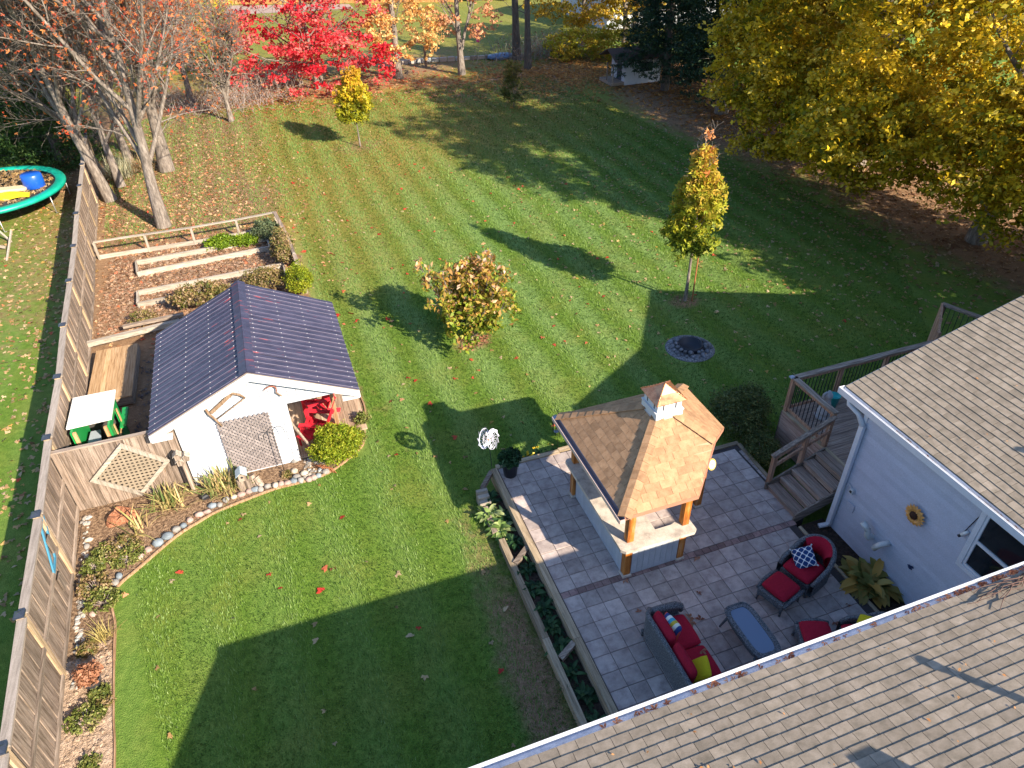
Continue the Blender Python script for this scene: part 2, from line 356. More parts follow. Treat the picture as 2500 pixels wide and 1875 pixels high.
# ================================================================== FENCE
CAPS = [(-7.6, 39.0), (-7.5, 36.9), (-7.25, 34.4), (-7.04, 31.68), (-6.81, 28.63), (-6.54, 25.59), (-6.35, 22.91), (-6.16, 20.07), (-5.93, 17.37), (-5.81, 14.85), (-5.63, 12.32), (-5.50, 9.83), (-5.33, 7.35), (-5.18, 4.85), (-5.03, 2.35)]
def fence():
    T = thing('boundary_fence', 'tall weathered board fence with black post caps along the left side of the yard', 'fence', (CAPS[9][0], CAPS[9][1], 0))
    H_ = 1.86; postme = None
    for i, (x, y) in enumerate(CAPS):
        pm = MB(); pm.box(x - .06, x + .06, y - .06, y + .06, 0, H_ + .03)
        p = pm.build('post', FENP, T)
        c = MB(); c.cbox((x, y, H_ + .045), (.17, .17, .03)); c.add([(x - .07, y - .07, H_ + .06), (x + .07, y - .07, H_ + .06), (x + .07, y + .07, H_ + .06), (x - .07, y + .07, H_ + .06), (x, y, H_ + .10)], [(0, 1, 4), (1, 2, 4), (2, 3, 4), (3, 0, 4)])
        c.build('post_cap', CAPM, p)
    nb = 0
    for i in range(len(CAPS) - 1):
        a, b = Vector((*CAPS[i], 0)), Vector((*CAPS[i + 1], 0)); d = (b - a); L = d.length; d.normalize(); n = Vector((-d.y, d.x, 0))  # n towards +x (yard) since d points -y
        ang = math.atan2(d.y, d.x); R = Matrix.Rotation(ang, 3, 'Z')
        k = int(L / .15); st = (L - .12) / k
        h = H_ - .10
        for j in range(k):
            c = a + d * (.06 + st * (j + .5)) + n * (.012 + .006 * ((j * 7) % 3 - 1))
            q = MB(); q.cbox((0, 0, 0), (st - .008, .02, h), bev=0)
            if 'fb%.3f' % st not in MC: MC['fb%.3f' % st] = q.mesh('board', FENB)
            piece('board', MC['fb%.3f' % st], T, (c.x, c.y, .05 + h / 2), R)
        for z, hh, nm, off in ((H_ - .085, .09, 'top_rail', .045), (.98, .09, 'mid_rail', .045), (.14, .09, 'bottom_rail', .045)):
            q = MB(); s_ = MB(); s_.beam(a + n * off + Vector((0, 0, z)) + d * .061, b + n * off + Vector((0, 0, z)) - d * .061, .04, hh); s_.build(nm, GREYW['y'], T)
        s_ = MB(); s_.beam(a + n * .02 + Vector((0, 0, H_ - .02)) + d * .061, b + n * .02 + Vector((0, 0, H_ - .02)) - d * .061, .15, .035); s_.build('cap_board', FENC, T)
    return T
fence()
# side fence between the boundary fence and the shed
def side_fence():
    y = 14.36
    T = thing('side_fence', 'short weathered board fence joining the tall fence to the white shed', 'fence', (-4.4, y, 0))
    x0, x1 = -5.72, -3.12; n = 18; st = (x1 - x0) / n
    q = MB(); q.cbox((0, 0, 0), (st - .008, .02, 1.72)); me = q.mesh('board', FENB)
    for i in range(n): piece('board', me, T, (x0 + st * (i + .5), y + .005 * ((i * 5) % 3), .04 + .86))
    for z in (.3, 1.0, 1.62): MB().box(x0, x1, y + .025, y + .065, z - .045, z + .045).build('rail', GREYW['x'], T)
    MB().box(x0, x1 + .02, y - .03, y + .07, 1.765, 1.80).build('cap_board', GREYW['x'], T)
    return T
side_fence()
def diamond():
    y = 14.30
    T = thing('diamond_trellis', 'diamond shaped wooden lattice panel in a wide frame hung on the short side fence', 'trellis', (-4.36, y, .92))
    P = [Vector((-4.32, y, 1.72)), Vector((-3.50, y, .95)), Vector((-4.35, y, .13)), Vector((-5.22, y, .88))]
    c = sum(P, Vector()) / 4
    for i in range(4):
        a, b = P[i], P[(i + 1) % 4]; ai, bi = c + (a - c) * .84, c + (b - c) * .84
        MB().slab([a, ai, bi, b] if False else [b, bi, ai, a], .05).build('frame_board', PALEW['x' if i % 2 else 'z'], T)
    u = (P[1] - P[0]) * .84; v = (P[3] - P[0]) * .84; o = c + (P[0] - c) * .84; N_ = 17
    MB().slab([q + Vector((0, .022, 0)) for q in [c + (p - c) * .86 for p in P][::-1]], .004).build('shade_backing', plain('lattice_hole_shade', (.03, .025, .02), rough=.9), T)  # added dark sheet, puts the shade of the lattice holes into colour
    lat = plain('lattice_brown', (.27, .22, .165), rough=.8, rnd=.1)
    back = MB()
    # strips run horizontally and vertically across the diamond
    for k in range(1, 15):
        t = k / 15
        # vertical strips
        for hv in (0, 1):
            z0 = P[2].z + (P[0].z - P[2].z) * (.08 + .84 * t); x0 = P[3].x + (P[1].x - P[3].x) * (.08 + .84 * t)
            if hv: s = 1 - abs(2 * t - 1); hw = (P[1].x - P[3].x) * .42 * s; a, b = Vector((c.x - hw, y - .012, z0)), Vector((c.x + hw, y - .012, z0))
            else: s = 1 - abs(2 * t - 1); hw = (P[0].z - P[2].z) * .42 * s; a, b = Vector((x0, y - .004, c.z - hw)), Vector((x0, y - .004, c.z + hw))
            if hw > .03: MB().beam(a, b, .008 if hv == 0 else .008, .046, upv=(0, 0, 1) if hv else (1, 0, 0)).build('lattice_strip', lat, T)
    return T
diamond()
# ================================================================== PATIO
ZP = .35
PAVM = mat('concrete_paver', [(.26, .21, .205), (.40, .335, .315), (.50, .43, .405)], scale=(5, 5, 5), bump=.35, rnd=.2, fine=120, bumpd=.004, contrast=1.2)
PAVE = plain('patio_joint_sand', (.06, .05, .05), rough=.95)
BRM = mat('small_red_paver', [(.13, .08, .08), (.26, .17, .16), (.3, .22, .2)], scale=(9, 9, 9), bump=.3, rnd=.3, bumpd=.004)
def tile_mesh(w, d, name='paver', m_=None):
    q = MB(); q.cbox((0, 0, -.02), (w, d, .04), bev=.006); return q.mesh(name, m_ or PAVM)
PATIO = [(3.6, 2.2), (9.08, 2.2), (9.08, 8.1), (9.42, 8.12), (9.42, 10.62), (7.9, 10.62), (7.9, 11.9), (3.6, 11.9)]
def patio():
    b = MB(); b.prism(PATIO, -.02, ZP - .012); o = b.build('patio', PAVE)
    tag(o, 'raised stone paver patio under the pavilion and the garden furniture', kind='structure')
    me = tile_mesh(.342, .336); sm = tile_mesh(.168, .13, 'brick', BRM); py = .3445
    def inside(x, y): return (3.66 < x < 9.07 and y < 11.95 and (y < 8.1 or x < 9.42) and not (x > 7.9 and y > 10.6)) or (8.9 < x < 9.4 and 8.1 < y < 10.6)
    x0 = 3.66; p = .35; spots = []
    def rows(y0, n, sgn):
        for j in range(n):
            for i in range(17):
                x = x0 + p * (i + .5); y = y0 + sgn * py * (j + .5)
                if inside(x - .16, y - .1) and inside(x + .16, y + .1): spots.append((x, y))
    rows(8.108, 11, 1); rows(7.965, 15, -1)
    spots.sort(key=lambda s: (s[0] ** 2 + s[1] ** 2) if not ((s[1] < 4.3) or (5.2 < s[0] < 7.4 and 8.4 < s[1] < 10.6)) else 1e6)
    for x, y in spots[:300]:
        k = piece('paver', me, o, (x, y, ZP + random.uniform(-.003, .003))); k.rotation_euler = (random.uniform(-.006, .006), random.uniform(-.006, .006), random.uniform(-.006, .006))
    s = MB()
    for x, y in spots[300:]: s.cbox((x, y, ZP - .02), (.342, .342, .04), bev=.006, rn=random.random())
    s.build('paver_remainder', PAVM, o, kind='stuff')
    x = 3.66
    while x < 9.0:
        piece('brick', sm, o, (x + .087, 8.035 + random.uniform(-.004, .004), ZP + random.uniform(-.003, .002))); x += .176
    sm2 = tile_mesh(.10, .168, 'brick', PAVM)
    # cut pavers on the step by the stairs and along the top edge
    for y in np.arange(8.2, 10.5, .178): piece('brick', sm2, o, (9.36, y, ZP - .003))
    return o
patio()
def timbers():
    def tb(pts, w, z0, z1, label, ax, ends=None, nm='timber_edge'):
        b = MB()
        T = thing(nm, label, 'timber edging', (*pts[0][:2], z0))
        for a, c in zip(pts, pts[1:]):
            a3, c3 = Vector((a[0], a[1], 0)), Vector((c[0], c[1], 0)); L = (c3 - a3).length; k = max(1, round(L / 2.45)); d = (c3 - a3) / k
            for i in range(k):
                q = MB(); q.beam(a3 + d * i + d.normalized() * .004 + Vector((0, 0, (z0 + z1) / 2)), a3 + d * (i + 1) - d.normalized() * .004 + Vector((0, 0, (z0 + z1) / 2)), w, z1 - z0); q.build('timber', TIMB[ax], T)
        return T
    tb([(3.57, 2.2), (3.57, 11.93)], .14, .0, .375, 'long timber edge holding the left side of the patio', 'y')
    tb([(3.64, 11.97), (5.25, 11.95)], .13, .0, .375, 'timber edge along the top end of the patio by the potted plant', 'x')
    tb([(5.27, 12.03), (7.95, 12.03)], .12, .0, .34, 'timber edge behind the pavilion beside the wind chime', 'x')
    tb([(7.95, 10.68), (9.46, 10.68)], .10, .0, .37, 'short timber edge at the far right corner of the patio', 'x')
    tb([(9.45, 10.63), (9.40, 9.15)], .09, .0, .37, 'timber edge between the patio and the dark bush', 'y')
    tb([(9.12, 7.9), (9.12, 3.9)], .07, .1, .36, 'thin timber edge between the patio and the house planting strip', 'y')
    tb([(3.02, 2.2), (3.08, 9.95)], .13, .0, .22, 'outer timber of the planter bed beside the lawn', 'y', nm='timber_edge')
    # cross braces
    for a, b, l in (((3.12, 9.21), (3.52, 9.50), 'upper cross timber bracing the planter bed'), ((3.16, 6.88), (3.50, 7.05), 'lower cross timber bracing the planter bed')):
        q = MB(); q.beam((*a, .2), (*b, .27), .11, .09); tag(q.build('cross_timber', GREYW['x']), l, 'timber', 'cross timbers in the planter bed')
    T = thing('timber_steps', 'short stack of cut timbers at the corner below the potted plant', 'timber stack', (3.05, 11.5, 0))
    for k in range(3): q = MB(); q.box(2.96, 3.22, 11.40 - .11 * k - .1, 11.40 - .11 * k, 0, .36 - .07 * k); q.build('timber', PALEW['x'], T)
    q = MB(); q.beam((3.12, 11.44, .3), (3.5, 11.9, .3), .1, .1); q.build('timber', GREYW['x'], T)
    q = MB(); q.beam((3.05, 11.0, .1), (3.02, 10.2, .1), .12, .18); q.build('timber', GREYW['y'], T)
    s = MB(); s.box(3.08, 3.50, 2.2, 11.4, 0, .1); tag(s.build('planter_soil', SOIL), 'dark soil of the planter bed beside the patio', kind='structure')
    s = MB(); s.box(9.155, 9.78, 3.0, 7.95, 0, .30); tag(s.build('house_planting_strip', SOIL), 'dark soil strip between the patio and the siding', kind='structure')
timbers()
# ================================================================== SHINGLED SURFACES
def clip(poly, edges):
    "Sutherland-Hodgman; edges: list of (px,py,nx,ny) keep side n.(q-p)>=0"
    for px, py, nx, ny in edges:
        out = []; n = len(poly)
        for i in range(n):
            a, b = poly[i], poly[(i + 1) % n]; da = (a[0] - px) * nx + (a[1] - py) * ny; db = (b[0] - px) * nx + (b[1] - py) * ny
            if da >= 0: out.append(a)
            if da * db < 0: t = da / (da - db); out.append((a[0] + (b[0] - a[0]) * t, a[1] + (b[1] - a[1]) * t))
        poly = out
        if len(poly) < 3: return []
    return poly
def area(p): return abs(sum(p[i][0] * p[(i + 1) % len(p)][1] - p[(i + 1) % len(p)][0] * p[i][1] for i in range(len(p)))) / 2
def shingles(parent, O, U_, V_, edges, umin, umax, vmax, w_, e_, m_, limit=300, key=None, off=.45, seed=0, th=.012, gap=.006, v0=0.0, anyedge=None):
    """O corner, U_ along eave, V_ up slope (unit vectors). Pieces lie in the plane, butt raised."""
    rr = random.Random(seed); O = Vector(O); U_ = Vector(U_).normalized(); V_ = Vector(V_).normalized(); Nn = U_.cross(V_).normalized()
    if Nn.z < 0: Nn = -Nn
    full = area([(0, 0), (w_ - gap, 0), (w_ - gap, e_ + .012), (0, e_ + .012)]); items = []
    j = 0; v = v0
    while v < vmax:
        u = umin - rr.random() * w_ * .15 + (j % 2) * w_ * off - w_
        j += 1
        while u < umax:
            ww = w_ * (1 + rr.uniform(-.04, .04)); dv = rr.uniform(-.004, .004)
            p = [(u, v + dv), (u + ww - gap, v + dv), (u + ww - gap, v + e_ + .012), (u, v + e_ + .012)]
            p = clip(p, edges)
            if len(p) >= 3 and area(p) > full * .06: items.append((p, v, rr.random()))
            u += ww
        v += e_
    def verts(p, v, local=None):
        L = []
        for a, b in p:
            t = (b - v) / e_; h = th * (1 - t) + .003
            L.append(O + U_ * a + V_ * b + Nn * (h + .004))
        return L
    def add(mb, p, v, rn, base=Vector((0, 0, 0))):
        T = [q - base for q in verts(p, v)]; n = len(T); B = [q - Nn * (.016) for q in T]
        mb.add([tuple(q) for q in T + B], [tuple(range(n))] + [(i, n + i, n + (i + 1) % n, (i + 1) % n) for i in range(n)], rn)
    if key is None: key = lambda c: c.x ** 2 + c.y ** 2 + (12 - c.z) ** 2
    cen = [(key(sum(verts(p, v), Vector()) / len(p)), i) for i, (p, v, r) in enumerate(items)]; cen.sort()
    chosen = [i for _, i in cen[:limit]]; rest = [i for _, i in cen[limit:]]
    for i in chosen:
        p, v, r = items[i]; c = sum(verts(p, v), Vector()) / len(p); q = MB(); add(q, p, v, 0.0, c)
        me = q.mesh('shingle', m_); piece('shingle', me, parent, c)
    if rest:
        q = MB()
        for i in rest: p, v, r = items[i]; add(q, p, v, r * .98 + .01)
        q.build('shingle_remainder', m_, parent, kind='stuff')
# fix orientation helper for shingle tops is not needed: Cycles shades both sides
# ================================================================== PAVILION
PSH = mat('tan_shingle', [(.24, .135, .07), (.36, .21, .115), (.44, .27, .155)], scale=(7, 7, 7), bump=.5, rnd=.17, fine=160, bumpd=.004)
POSTM = mat('stained_cedar_post', [(.12, .035, .01), (.36, .12, .02), (.52, .2, .04), (.55, .33, .18)], scale=(9, 9, 1.2), rough=.45, bump=.3, rnd=.1, contrast=1.5, bumpd=.004)
BLUEP = mat('pale_blue_panel', [(.34, .38, .44), (.46, .50, .56)], scale=(3, 3, 3), rough=.6, bump=.05, rnd=.05)
SLABM = mat('cast_concrete_counter', [(.28, .24, .21), (.50, .44, .38), (.62, .56, .49)], scale=(3.5, 3.5, 3.5), rough=.7, bump=.25, rnd=.03, contrast=1.4)
COPPER = mat('copper_sheet', [(.42, .16, .09), (.62, .29, .16), (.75, .40, .22)], scale=(5, 5, 5), rough=.38, bump=.05, metal=.85, rnd=.05, contrast=1.4)
def pavilion():
    x0, x1, y0, y1, ze, s = 4.69, 7.71, 7.71, 10.80, 2.5, .70
    cx, cy = 6.2, 9.255; hx = (x1 - x0) / 2; zt = ze + s * hx
    T = thing('pavilion', 'square garden pavilion with tan shingle roof over an L shaped bar counter', 'pavilion', (cx, cy, ZP))
    posts = [(5.06, 8.08), (6.27, 8.09), (7.40, 9.22), (7.42, 10.5), (5.0, 10.48)]
    for x, y in posts:
        q = MB(); q.cbox((x, y, (ZP + .06 + ze + .02) / 2), (.14, .14, ze + .02 - ZP - .06), bev=.008); p = q.build('post', POSTM, T)
        q = MB(); q.cbox((x, y, ZP + .03), (.19, .19, .055), bev=.008); q.build('post_base', SLABM, p)
    # beams between posts
    BM = wood('beam_wood', [(.2, .1, .05), (.4, .22, .11), (.5, .3, .16)], 'x')
    pp = [(5.06, 8.08), (6.27, 8.09), (7.40, 9.22), (7.42, 10.5), (5.0, 10.48)]
    for a, b in zip(pp, pp[1:] + pp[:1]): q = MB(); q.beam((*a, ze + .06), (*b, ze + .06), .1, .12); q.build('beam', BM, T)
    # roof underlay with the clipped corner
    cut = 1.50  # length cut off each side at the south east corner
    def zr(x, y): return ze + s * (hx - max(abs(x - cx), abs(y - cy) * hx / ((y1 - y0) / 2)))
    C = Vector((cx, cy, zt)); A = Vector((x0, y0, ze)); B1 = Vector((x1 - cut, y0, ze)); M1 = Vector((x1 - cut / 2, y0 + cut / 2, ze + s * cut / 2)); B2 = Vector((x1, y0 + cut, ze)); D = Vector((x1, y1, ze)); E_ = Vector((x0, y1, ze))
    und = plain('roof_deck_boards', (.40, .27, .17), rough=.85)
    R_ = MB()
    for f in ([E_, A, C], [A, B1, M1, C], [B2, D, C, M1], [D, E_, C]): R_.slab(f, .03)
    roof = R_.build('roof', und, T)
    # fascia on the clipped corner and eaves
    fm = plain('brown_fascia', (.42, .2, .13), rough=.6)
    fs = MB(); off = Vector((0, 0, -.035))
    for a, b in ((A, B1), (B1, M1), (M1, B2), (B2, D), (D, E_)):
        fs.beam(a + off, b + off, .02, .085)
    fs.build('fascia', fm, roof)
    hy = (y1 - y0) / 2
    sl = math.sqrt(hx * hx + (s * hx) ** 2)
    # west face: u along +? eave from E_ to A (direction -y), v inward +x
    lw = (y1 - y0)
    V = Vector((hx, 0, s * hx)); k = V.length
    shingles(roof, E_, (0, -1, 0), V, [(0, 0, k, -hy) if False else (0, 0, k / 1, -hy / 1), (lw, 0, -k, -hy), (0, 0, 0, 1)], 0, lw, k, .235, .150, PSH, limit=200, seed=1, th=.002)
    V = Vector((0, hy, s * hx)); k2 = V.length; lx = x1 - x0
    uc = lx - cut; M1v = (cut / 2) / hy * k2
    shingles(roof, A, (1, 0, 0), V, [(0, 0, k2, -hx), (lx, 0, -k2, -hx), (0, 0, 0, 1), (uc, 0, -M1v, cut / 2)], 0, lx, k2, .30, .150, PSH, limit=200, seed=2, th=.006)
    V = Vector((-hx, 0, s * hx))
    shingles(roof, Vector((x1, y0, ze)), (0, 1, 0), V, [(0, 0, k, -hy), (lw, 0, -k, -hy), (0, 0, 0, 1), (cut, 0, (cut / 2) / hx * k, -cut / 2 * -1 if False else cut / 2)], 0, lw, k, .235, .150, PSH, limit=120, seed=3, th=.007)
    V = Vector((0, -hy, s * hx))
    shingles(roof, D, (-1, 0, 0), V, [(0, 0, k2, -hx), (lx, 0, -k2, -hx), (0, 0, 0, 1)], 0, lx, k2, .235, .150, PSH, limit=60, seed=4)
    # hip caps
    def hip(a, b, n, w_=.16):
        a, b = Vector(a), Vector(b); d = (b - a); st = d / n; dd = d.normalized(); sd = dd.cross(Vector((0, 0, 1))).normalized()
        drop = .30 * w_
        for i in range(n):
            p0 = a + st * i + Vector((0, 0, .032)); p1 = a + st * (i + 1.12) + Vector((0, 0, .022)); q = MB()
            L = [p0 - sd * w_ - Vector((0, 0, drop)), p0, p0 + sd * w_ - Vector((0, 0, drop)), p1 - sd * w_ - Vector((0, 0, drop)), p1, p1 + sd * w_ - Vector((0, 0, drop))]
            Bt = [v - Vector((0, 0, .012)) for v in L]
            q.add([tuple(v) for v in L + Bt], [(0, 1, 4, 3), (1, 2, 5, 4), (0, 6, 7, 1), (1, 7, 8, 2), (0, 3, 9, 6), (2, 8, 11, 5)])
            q.build('hip_shingle', PSH, roof)
    up_ = Vector((0, 0, .01))
    hip(A, C, 13, .13); hip(M1, C, 7, .15); hip(D, C, 13, .13); hip(E_, C, 13, .13)
    # gutter on the west eave
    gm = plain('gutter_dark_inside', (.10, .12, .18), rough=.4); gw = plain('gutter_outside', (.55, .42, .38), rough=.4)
    g = MB(); xg = x0 - .005
    g.m = 0; g.box(xg - .10, xg, y0 - .03, y1 + .02, ze - .10, ze - .085); g.m = 1; g.box(xg - .112, xg - .10, y0 - .03, y1 + .02, ze - .10, ze - .01); g.box(xg - .10, xg - .002, y0 - .045, y0 - .03, ze - .10, ze - .01)
    g.m = 0; g.box(xg - .004, xg, y0 - .03, y1 + .02, ze - .085, ze + .01)
    g.build('gutter', [gm, gw], roof)
    # cupola
    cz = zt - .205; h = .285
    cb = MB(); cb.box(cx - h, cx + h, cy - h, cy + h, cz - .12, cz + .17); cb.box(cx - h + .03, cx + h - .03, cy - h + .03, cy + h - .03, cz + .17, cz + .40)
    cu = cb.build('cupola', WHITE, T)
    t = MB(); t.box(cx - h - .012, cx + h + .012, cy - h - .012, cy + h + .012, cz + .165, cz + .19)
    t.box(cx - h - .012, cx + h + .012, cy - h - .012, cy + h + .012, cz - .01, cz + .012); t.build('trim', WHITE, cu)
    lm = plain('louver_dark', (.03, .035, .05))
    for k in (-.13, .13):
        MB().box(cx + k - .012, cx + k + .012, cy - h + .024, cy - h + .0295, cz + .22, cz + .39).build('louver', lm, cu)
        MB().box(cx - h + .024, cx - h + .0295, cy + k - .012, cy + k + .012, cz + .22, cz + .39).build('louver', lm, cu)
    r = MB(); hr = h + .035; zc = cz + .405; ap = (cx, cy, zc + .27)
    cs = [(cx - hr, cy - hr, zc), (cx + hr, cy - hr, zc), (cx + hr, cy + hr, zc), (cx - hr, cy + hr, zc)]
    # slightly flared pyramid
    md = [(cx - hr * .52, cy - hr * .52, zc + .115), (cx + hr * .52, cy - hr * .52, zc + .115), (cx + hr * .52, cy + hr * .52, zc + .115), (cx - hr * .52, cy + hr * .52, zc + .115)]
    r.add(cs + md + [ap] + [(x, y, z - .012) for x, y, z in cs], [(0, 1, 5, 4), (1, 2, 6, 5), (2, 3, 7, 6), (3, 0, 4, 7), (4, 5, 8), (5, 6, 8), (6, 7, 8), (7, 4, 8), (12, 11, 10, 9), (0, 9, 10, 1), (1, 10, 11, 2), (2, 11, 12, 3), (3, 12, 9, 0)])
    cr = r.build('copper_roof', COPPER, cu)
    rr = MB()
    for c in cs:
        mdp = Vector((cx + (c[0] - cx) * .52, cy + (c[1] - cy) * .52, zc + .115)); rr.tube([c, mdp, ap], .012, 5)
        for q in range(1, 9):
            t = q / 9; p = Vector(c).lerp(mdp, t * 2) if t < .5 else mdp.lerp(Vector(ap), t * 2 - 1); rr.cbox(p + Vector((0, 0, .01)), (.02, .02, .012))
    rr.build('roof_seam', COPPER, cu)
    # bar: cabinet panels and counter slab
    zc0, zc1 = ZP + .02, 1.30
    pm = MB()
    xs = np.linspace(5.15, 6.19, 9)
    for a, b in zip(xs, xs[1:]): q = MB(); q.box(a + .003, b - .003, 8.03, 8.05, zc0, zc1); q.build('panel_board', BLUEP, T)
    ys = np.linspace(8.16, 10.40, 18)
    for a, b in zip(ys, ys[1:]): q = MB(); q.box(5.0, 5.02, a + .003, b - .003, zc0, zc1); q.build('panel_board', BLUEP, T)
    q = MB(); q.box(5.025, 5.60, 8.16, 10.4, zc0, zc1 - .002); q.box(5.6, 6.19, 8.055, 8.12, zc0, zc1 - .002); q.build('cabinet', plain('cabinet_dark', (.12, .13, .15)), T)
    poly = [(4.80, 7.90), (4.88, 7.82), (6.35, 7.80), (6.42, 7.86), (6.42, 8.16), (6.22, 8.20), (6.0, 8.13), (5.66, 8.13), (5.66, 9.25), (5.60, 9.32), (5.52, 9.34), (5.52, 10.60), (4.86, 10.62), (4.80, 10.56)]
    q = MB(); q.prism(poly, zc1 + .004, zc1 + .075); q.build('counter', SLABM, T)
    # grill built into the counter
    q = MB(); q.box(5.54, 5.60, 9.3, 10.2, zc1 + .076, zc1 + .11); q.build('grill', plain('grill_dark', (.05, .05, .07), rough=.35, metal=.6), T)
pavilion()
def wall_clock():
    c = Vector((7.52, 9.12, 1.62)); n = Vector((.25, -.75, .35)).normalized()
    T = thing('outdoor_thermometer', 'round white dial thermometer with yellow rim on the right rear pavilion post', 'thermometer', c)
    a = n.cross(Vector((0, 0, 1))).normalized(); b = a.cross(n)
    M = Matrix((a, b, n)).transposed()
    def disc(r, z0, z1): 
        vs = []; 
        for z in (z0, z1): vs += [tuple(c + M @ Vector((r * math.cos(t), r * math.sin(t), z))) for t in np.linspace(0, 2 * math.pi, 24, endpoint=False)]
        return vs, [tuple(range(24, 48)), tuple(reversed(range(24)))] + [(i, (i + 1) % 24, 24 + (i + 1) % 24, 24 + i) for i in range(24)]
    MB().add(*disc(.125, -.02, .01)).build('rim', plain('yellow_rim', (.62, .45, .08)), T)
    MB().add(*disc(.10, .011, .014)).build('dial', plain('dial_cream', (.6, .58, .5)), T)
    q = MB(); q.beam(c + n * .018, c + n * .018 + M @ Vector((.05, .04, 0)), .008, .004, upv=n); q.beam(c + n * .018, c + n * .018 + M @ Vector((-.03, .02, 0)), .008, .004, upv=n); q.build('needle', BLACKM, T)
wall_clock()
# ================================================================== HOUSE
HSH = mat('grey_brown_shingle', [(.165, .14, .11), (.245, .205, .165), (.32, .27, .225)], scale=(6, 6, 6), bump=.5, rnd=.15, fine=140, bumpd=.004, contrast=1.1)
GUT = plain('gutter_white', (.66, .69, .76), rough=.3, spec=.5, rnd=.02)
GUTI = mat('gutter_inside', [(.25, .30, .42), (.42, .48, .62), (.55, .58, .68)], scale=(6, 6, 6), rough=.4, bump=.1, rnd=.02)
SIDE = mat('pale_vinyl_siding', [(.40, .43, .53), (.49, .52, .62)], scale=(1.5, 1.5, 1.5), rough=.5, bump=.06, rnd=.05)
XW, YE, ZE = 9.68, 3.84, 3.62; SU, SL = .30, .27
def zlow(y): return ZE + SL * (YE - y)
def zup(x): return ZE + SU * (x - XW)
def house():
    T = thing('house', 'pale sided house with grey brown shingle roofs meeting at an inner corner beside the patio', 'house', (10, 4, .3))
    und = plain('roof_felt', (.05, .05, .05), rough=.9)
    # lower roof base, valley along the junction with the upper roof
    yr = -2.6; xv = XW + SL / SU * (YE - yr)
    q = MB(); xl = .33
    q.slab([(xl, YE, ZE), (xl, yr, zlow(yr)), (xv, yr, zlow(yr)), (XW, YE, ZE)], .05)
    q.slab([(xl, yr, zlow(yr)), (xl, -9, ZE), (20, -9, ZE), (20, yr, zlow(yr))], .05)
    lo = q.build('lower_roof', und, T)
    ex, ey = xv - XW, yr - YE
    shingles(lo, (xl, YE, ZE), (1, 0, 0), (0, -1, SL), [(0, 0, 0, 1), (0, 0, 1, 0), (XW - xl, 0, -1.0358, .9)], 0, 15, 5.2, .24, .150, HSH, limit=190, seed=5,
             key=lambda c: (c.x - 5) ** 2 + (c.y - 2.8) ** 2)
    # upper roof, steeper further from the eave (out of view)
    y1 = 8.34; xb, zb = 13.6, ZE + SU * (13.6 - XW); xr, zr_ = 17.4, 6.85
    q = MB(); q.slab([(XW, YE, ZE), (xb, YE - (xb - XW) * SU / SL, zb), (xb, y1, zb), (XW, y1, ZE)], .05)
    q.slab([(xb, -2.6, zb), (xr, -2.6, zr_), (xr, y1, zr_), (xb, y1, zb)], .05)
    q.slab([(xr, -2.6, zr_), (25.2, -2.6, 3.6), (25.2, y1, 3.6), (xr, y1, zr_)], .05)
    upo = q.build('upper_roof', und, T)
    k = math.sqrt(1 + SU * SU); L = y1 - YE
    shingles(upo, (XW, y1, ZE), (0, -1, 0), (1, 0, SU), [(0, 0, 0, 1), (0, 0, 1, 0), (L, 0, -.94, 1)], 0, 9, 4.09, .24, .150, HSH, limit=105, seed=6, off=.5,
             key=lambda c: (c.x - 11) ** 2 + (c.y - 6.6) ** 2)
    # fascia, gutters
    q = MB(); q.box(.33, 9.8, YE + .0, YE + .015, ZE - .17, ZE - .01); q.box(XW - .015, XW, YE, y1, ZE - .17, ZE - .01); q.build('fascia', GUT, T)
    g = MB(); g.m = 1
    g.box(.30, XW - .11, YE + .016, YE + .12, ZE - .10, ZE - .088); g.m = 0; g.box(.30, XW - .11, YE + .121, YE + .136, ZE - .115, ZE + .008); g.box(.288, .30, YE + .0, YE + .136, ZE - .12, ZE - .01)
    g.build('lower_gutter', [GUT, GUTI], T)
    g = MB(); g.m = 1
    g.box(XW - .12, XW - .016, YE + .016, y1 + .02, ZE - .10, ZE - .088); g.m = 0; g.box(XW - .136, XW - .121, YE + .137, y1 + .02, ZE - .12, ZE + .008); g.box(XW - .136, XW - .0, y1 + .02, y1 + .035, ZE - .12, ZE + .008)
    g.box(XW - .075, XW - .065, YE + .15, y1, ZE - .03, ZE - .02)
    g.build('upper_gutter', [GUT, GUTI], T)
    q = MB(); q.slab([(XW, y1 + .012, ZE - .01), (XW, y1 + .012, ZE - .15), (xb, y1 + .012, zb - .15), (xb, y1 + .012, zb - .01)], .012); q.build('rake_board', WHITE, T)
    q = MB(); q.box(XW, 9.8, 4.2, y1, ZE - .175, ZE - .17); q.build('soffit', WHITE, T)
    # walls
    xw = 9.80; yc = 7.74
    q = MB(); q.box(xw, 24.6, -8.4, yc, .1, ZE - .06); q.slab([(xw, yc - .02, ZE - .1), (xb, yc - .02, zb - .1), (xr, yc - .02, zr_ - .12), (24.6, yc - .02, ZE - .1)], .1)
    q.box(.7, xw - .001, -8.4, 3.5, .1, ZE - .1); q.build('wall', SIDE, T)
    n = 26; st = (ZE - .30 - .32) / n
    for i in range(n):
        z = .32 + st * i; q = MB(); a, b = 3.55, yc
        q.add([(xw - .042, a, z), (xw - .042, b, z), (xw - .006, b, z + st), (xw - .006, a, z + st), (xw - .004, a, z), (xw - .004, b, z)], [(0, 1, 2, 3), (0, 4, 5, 1)])
        q.build('siding_board', SIDE, T)
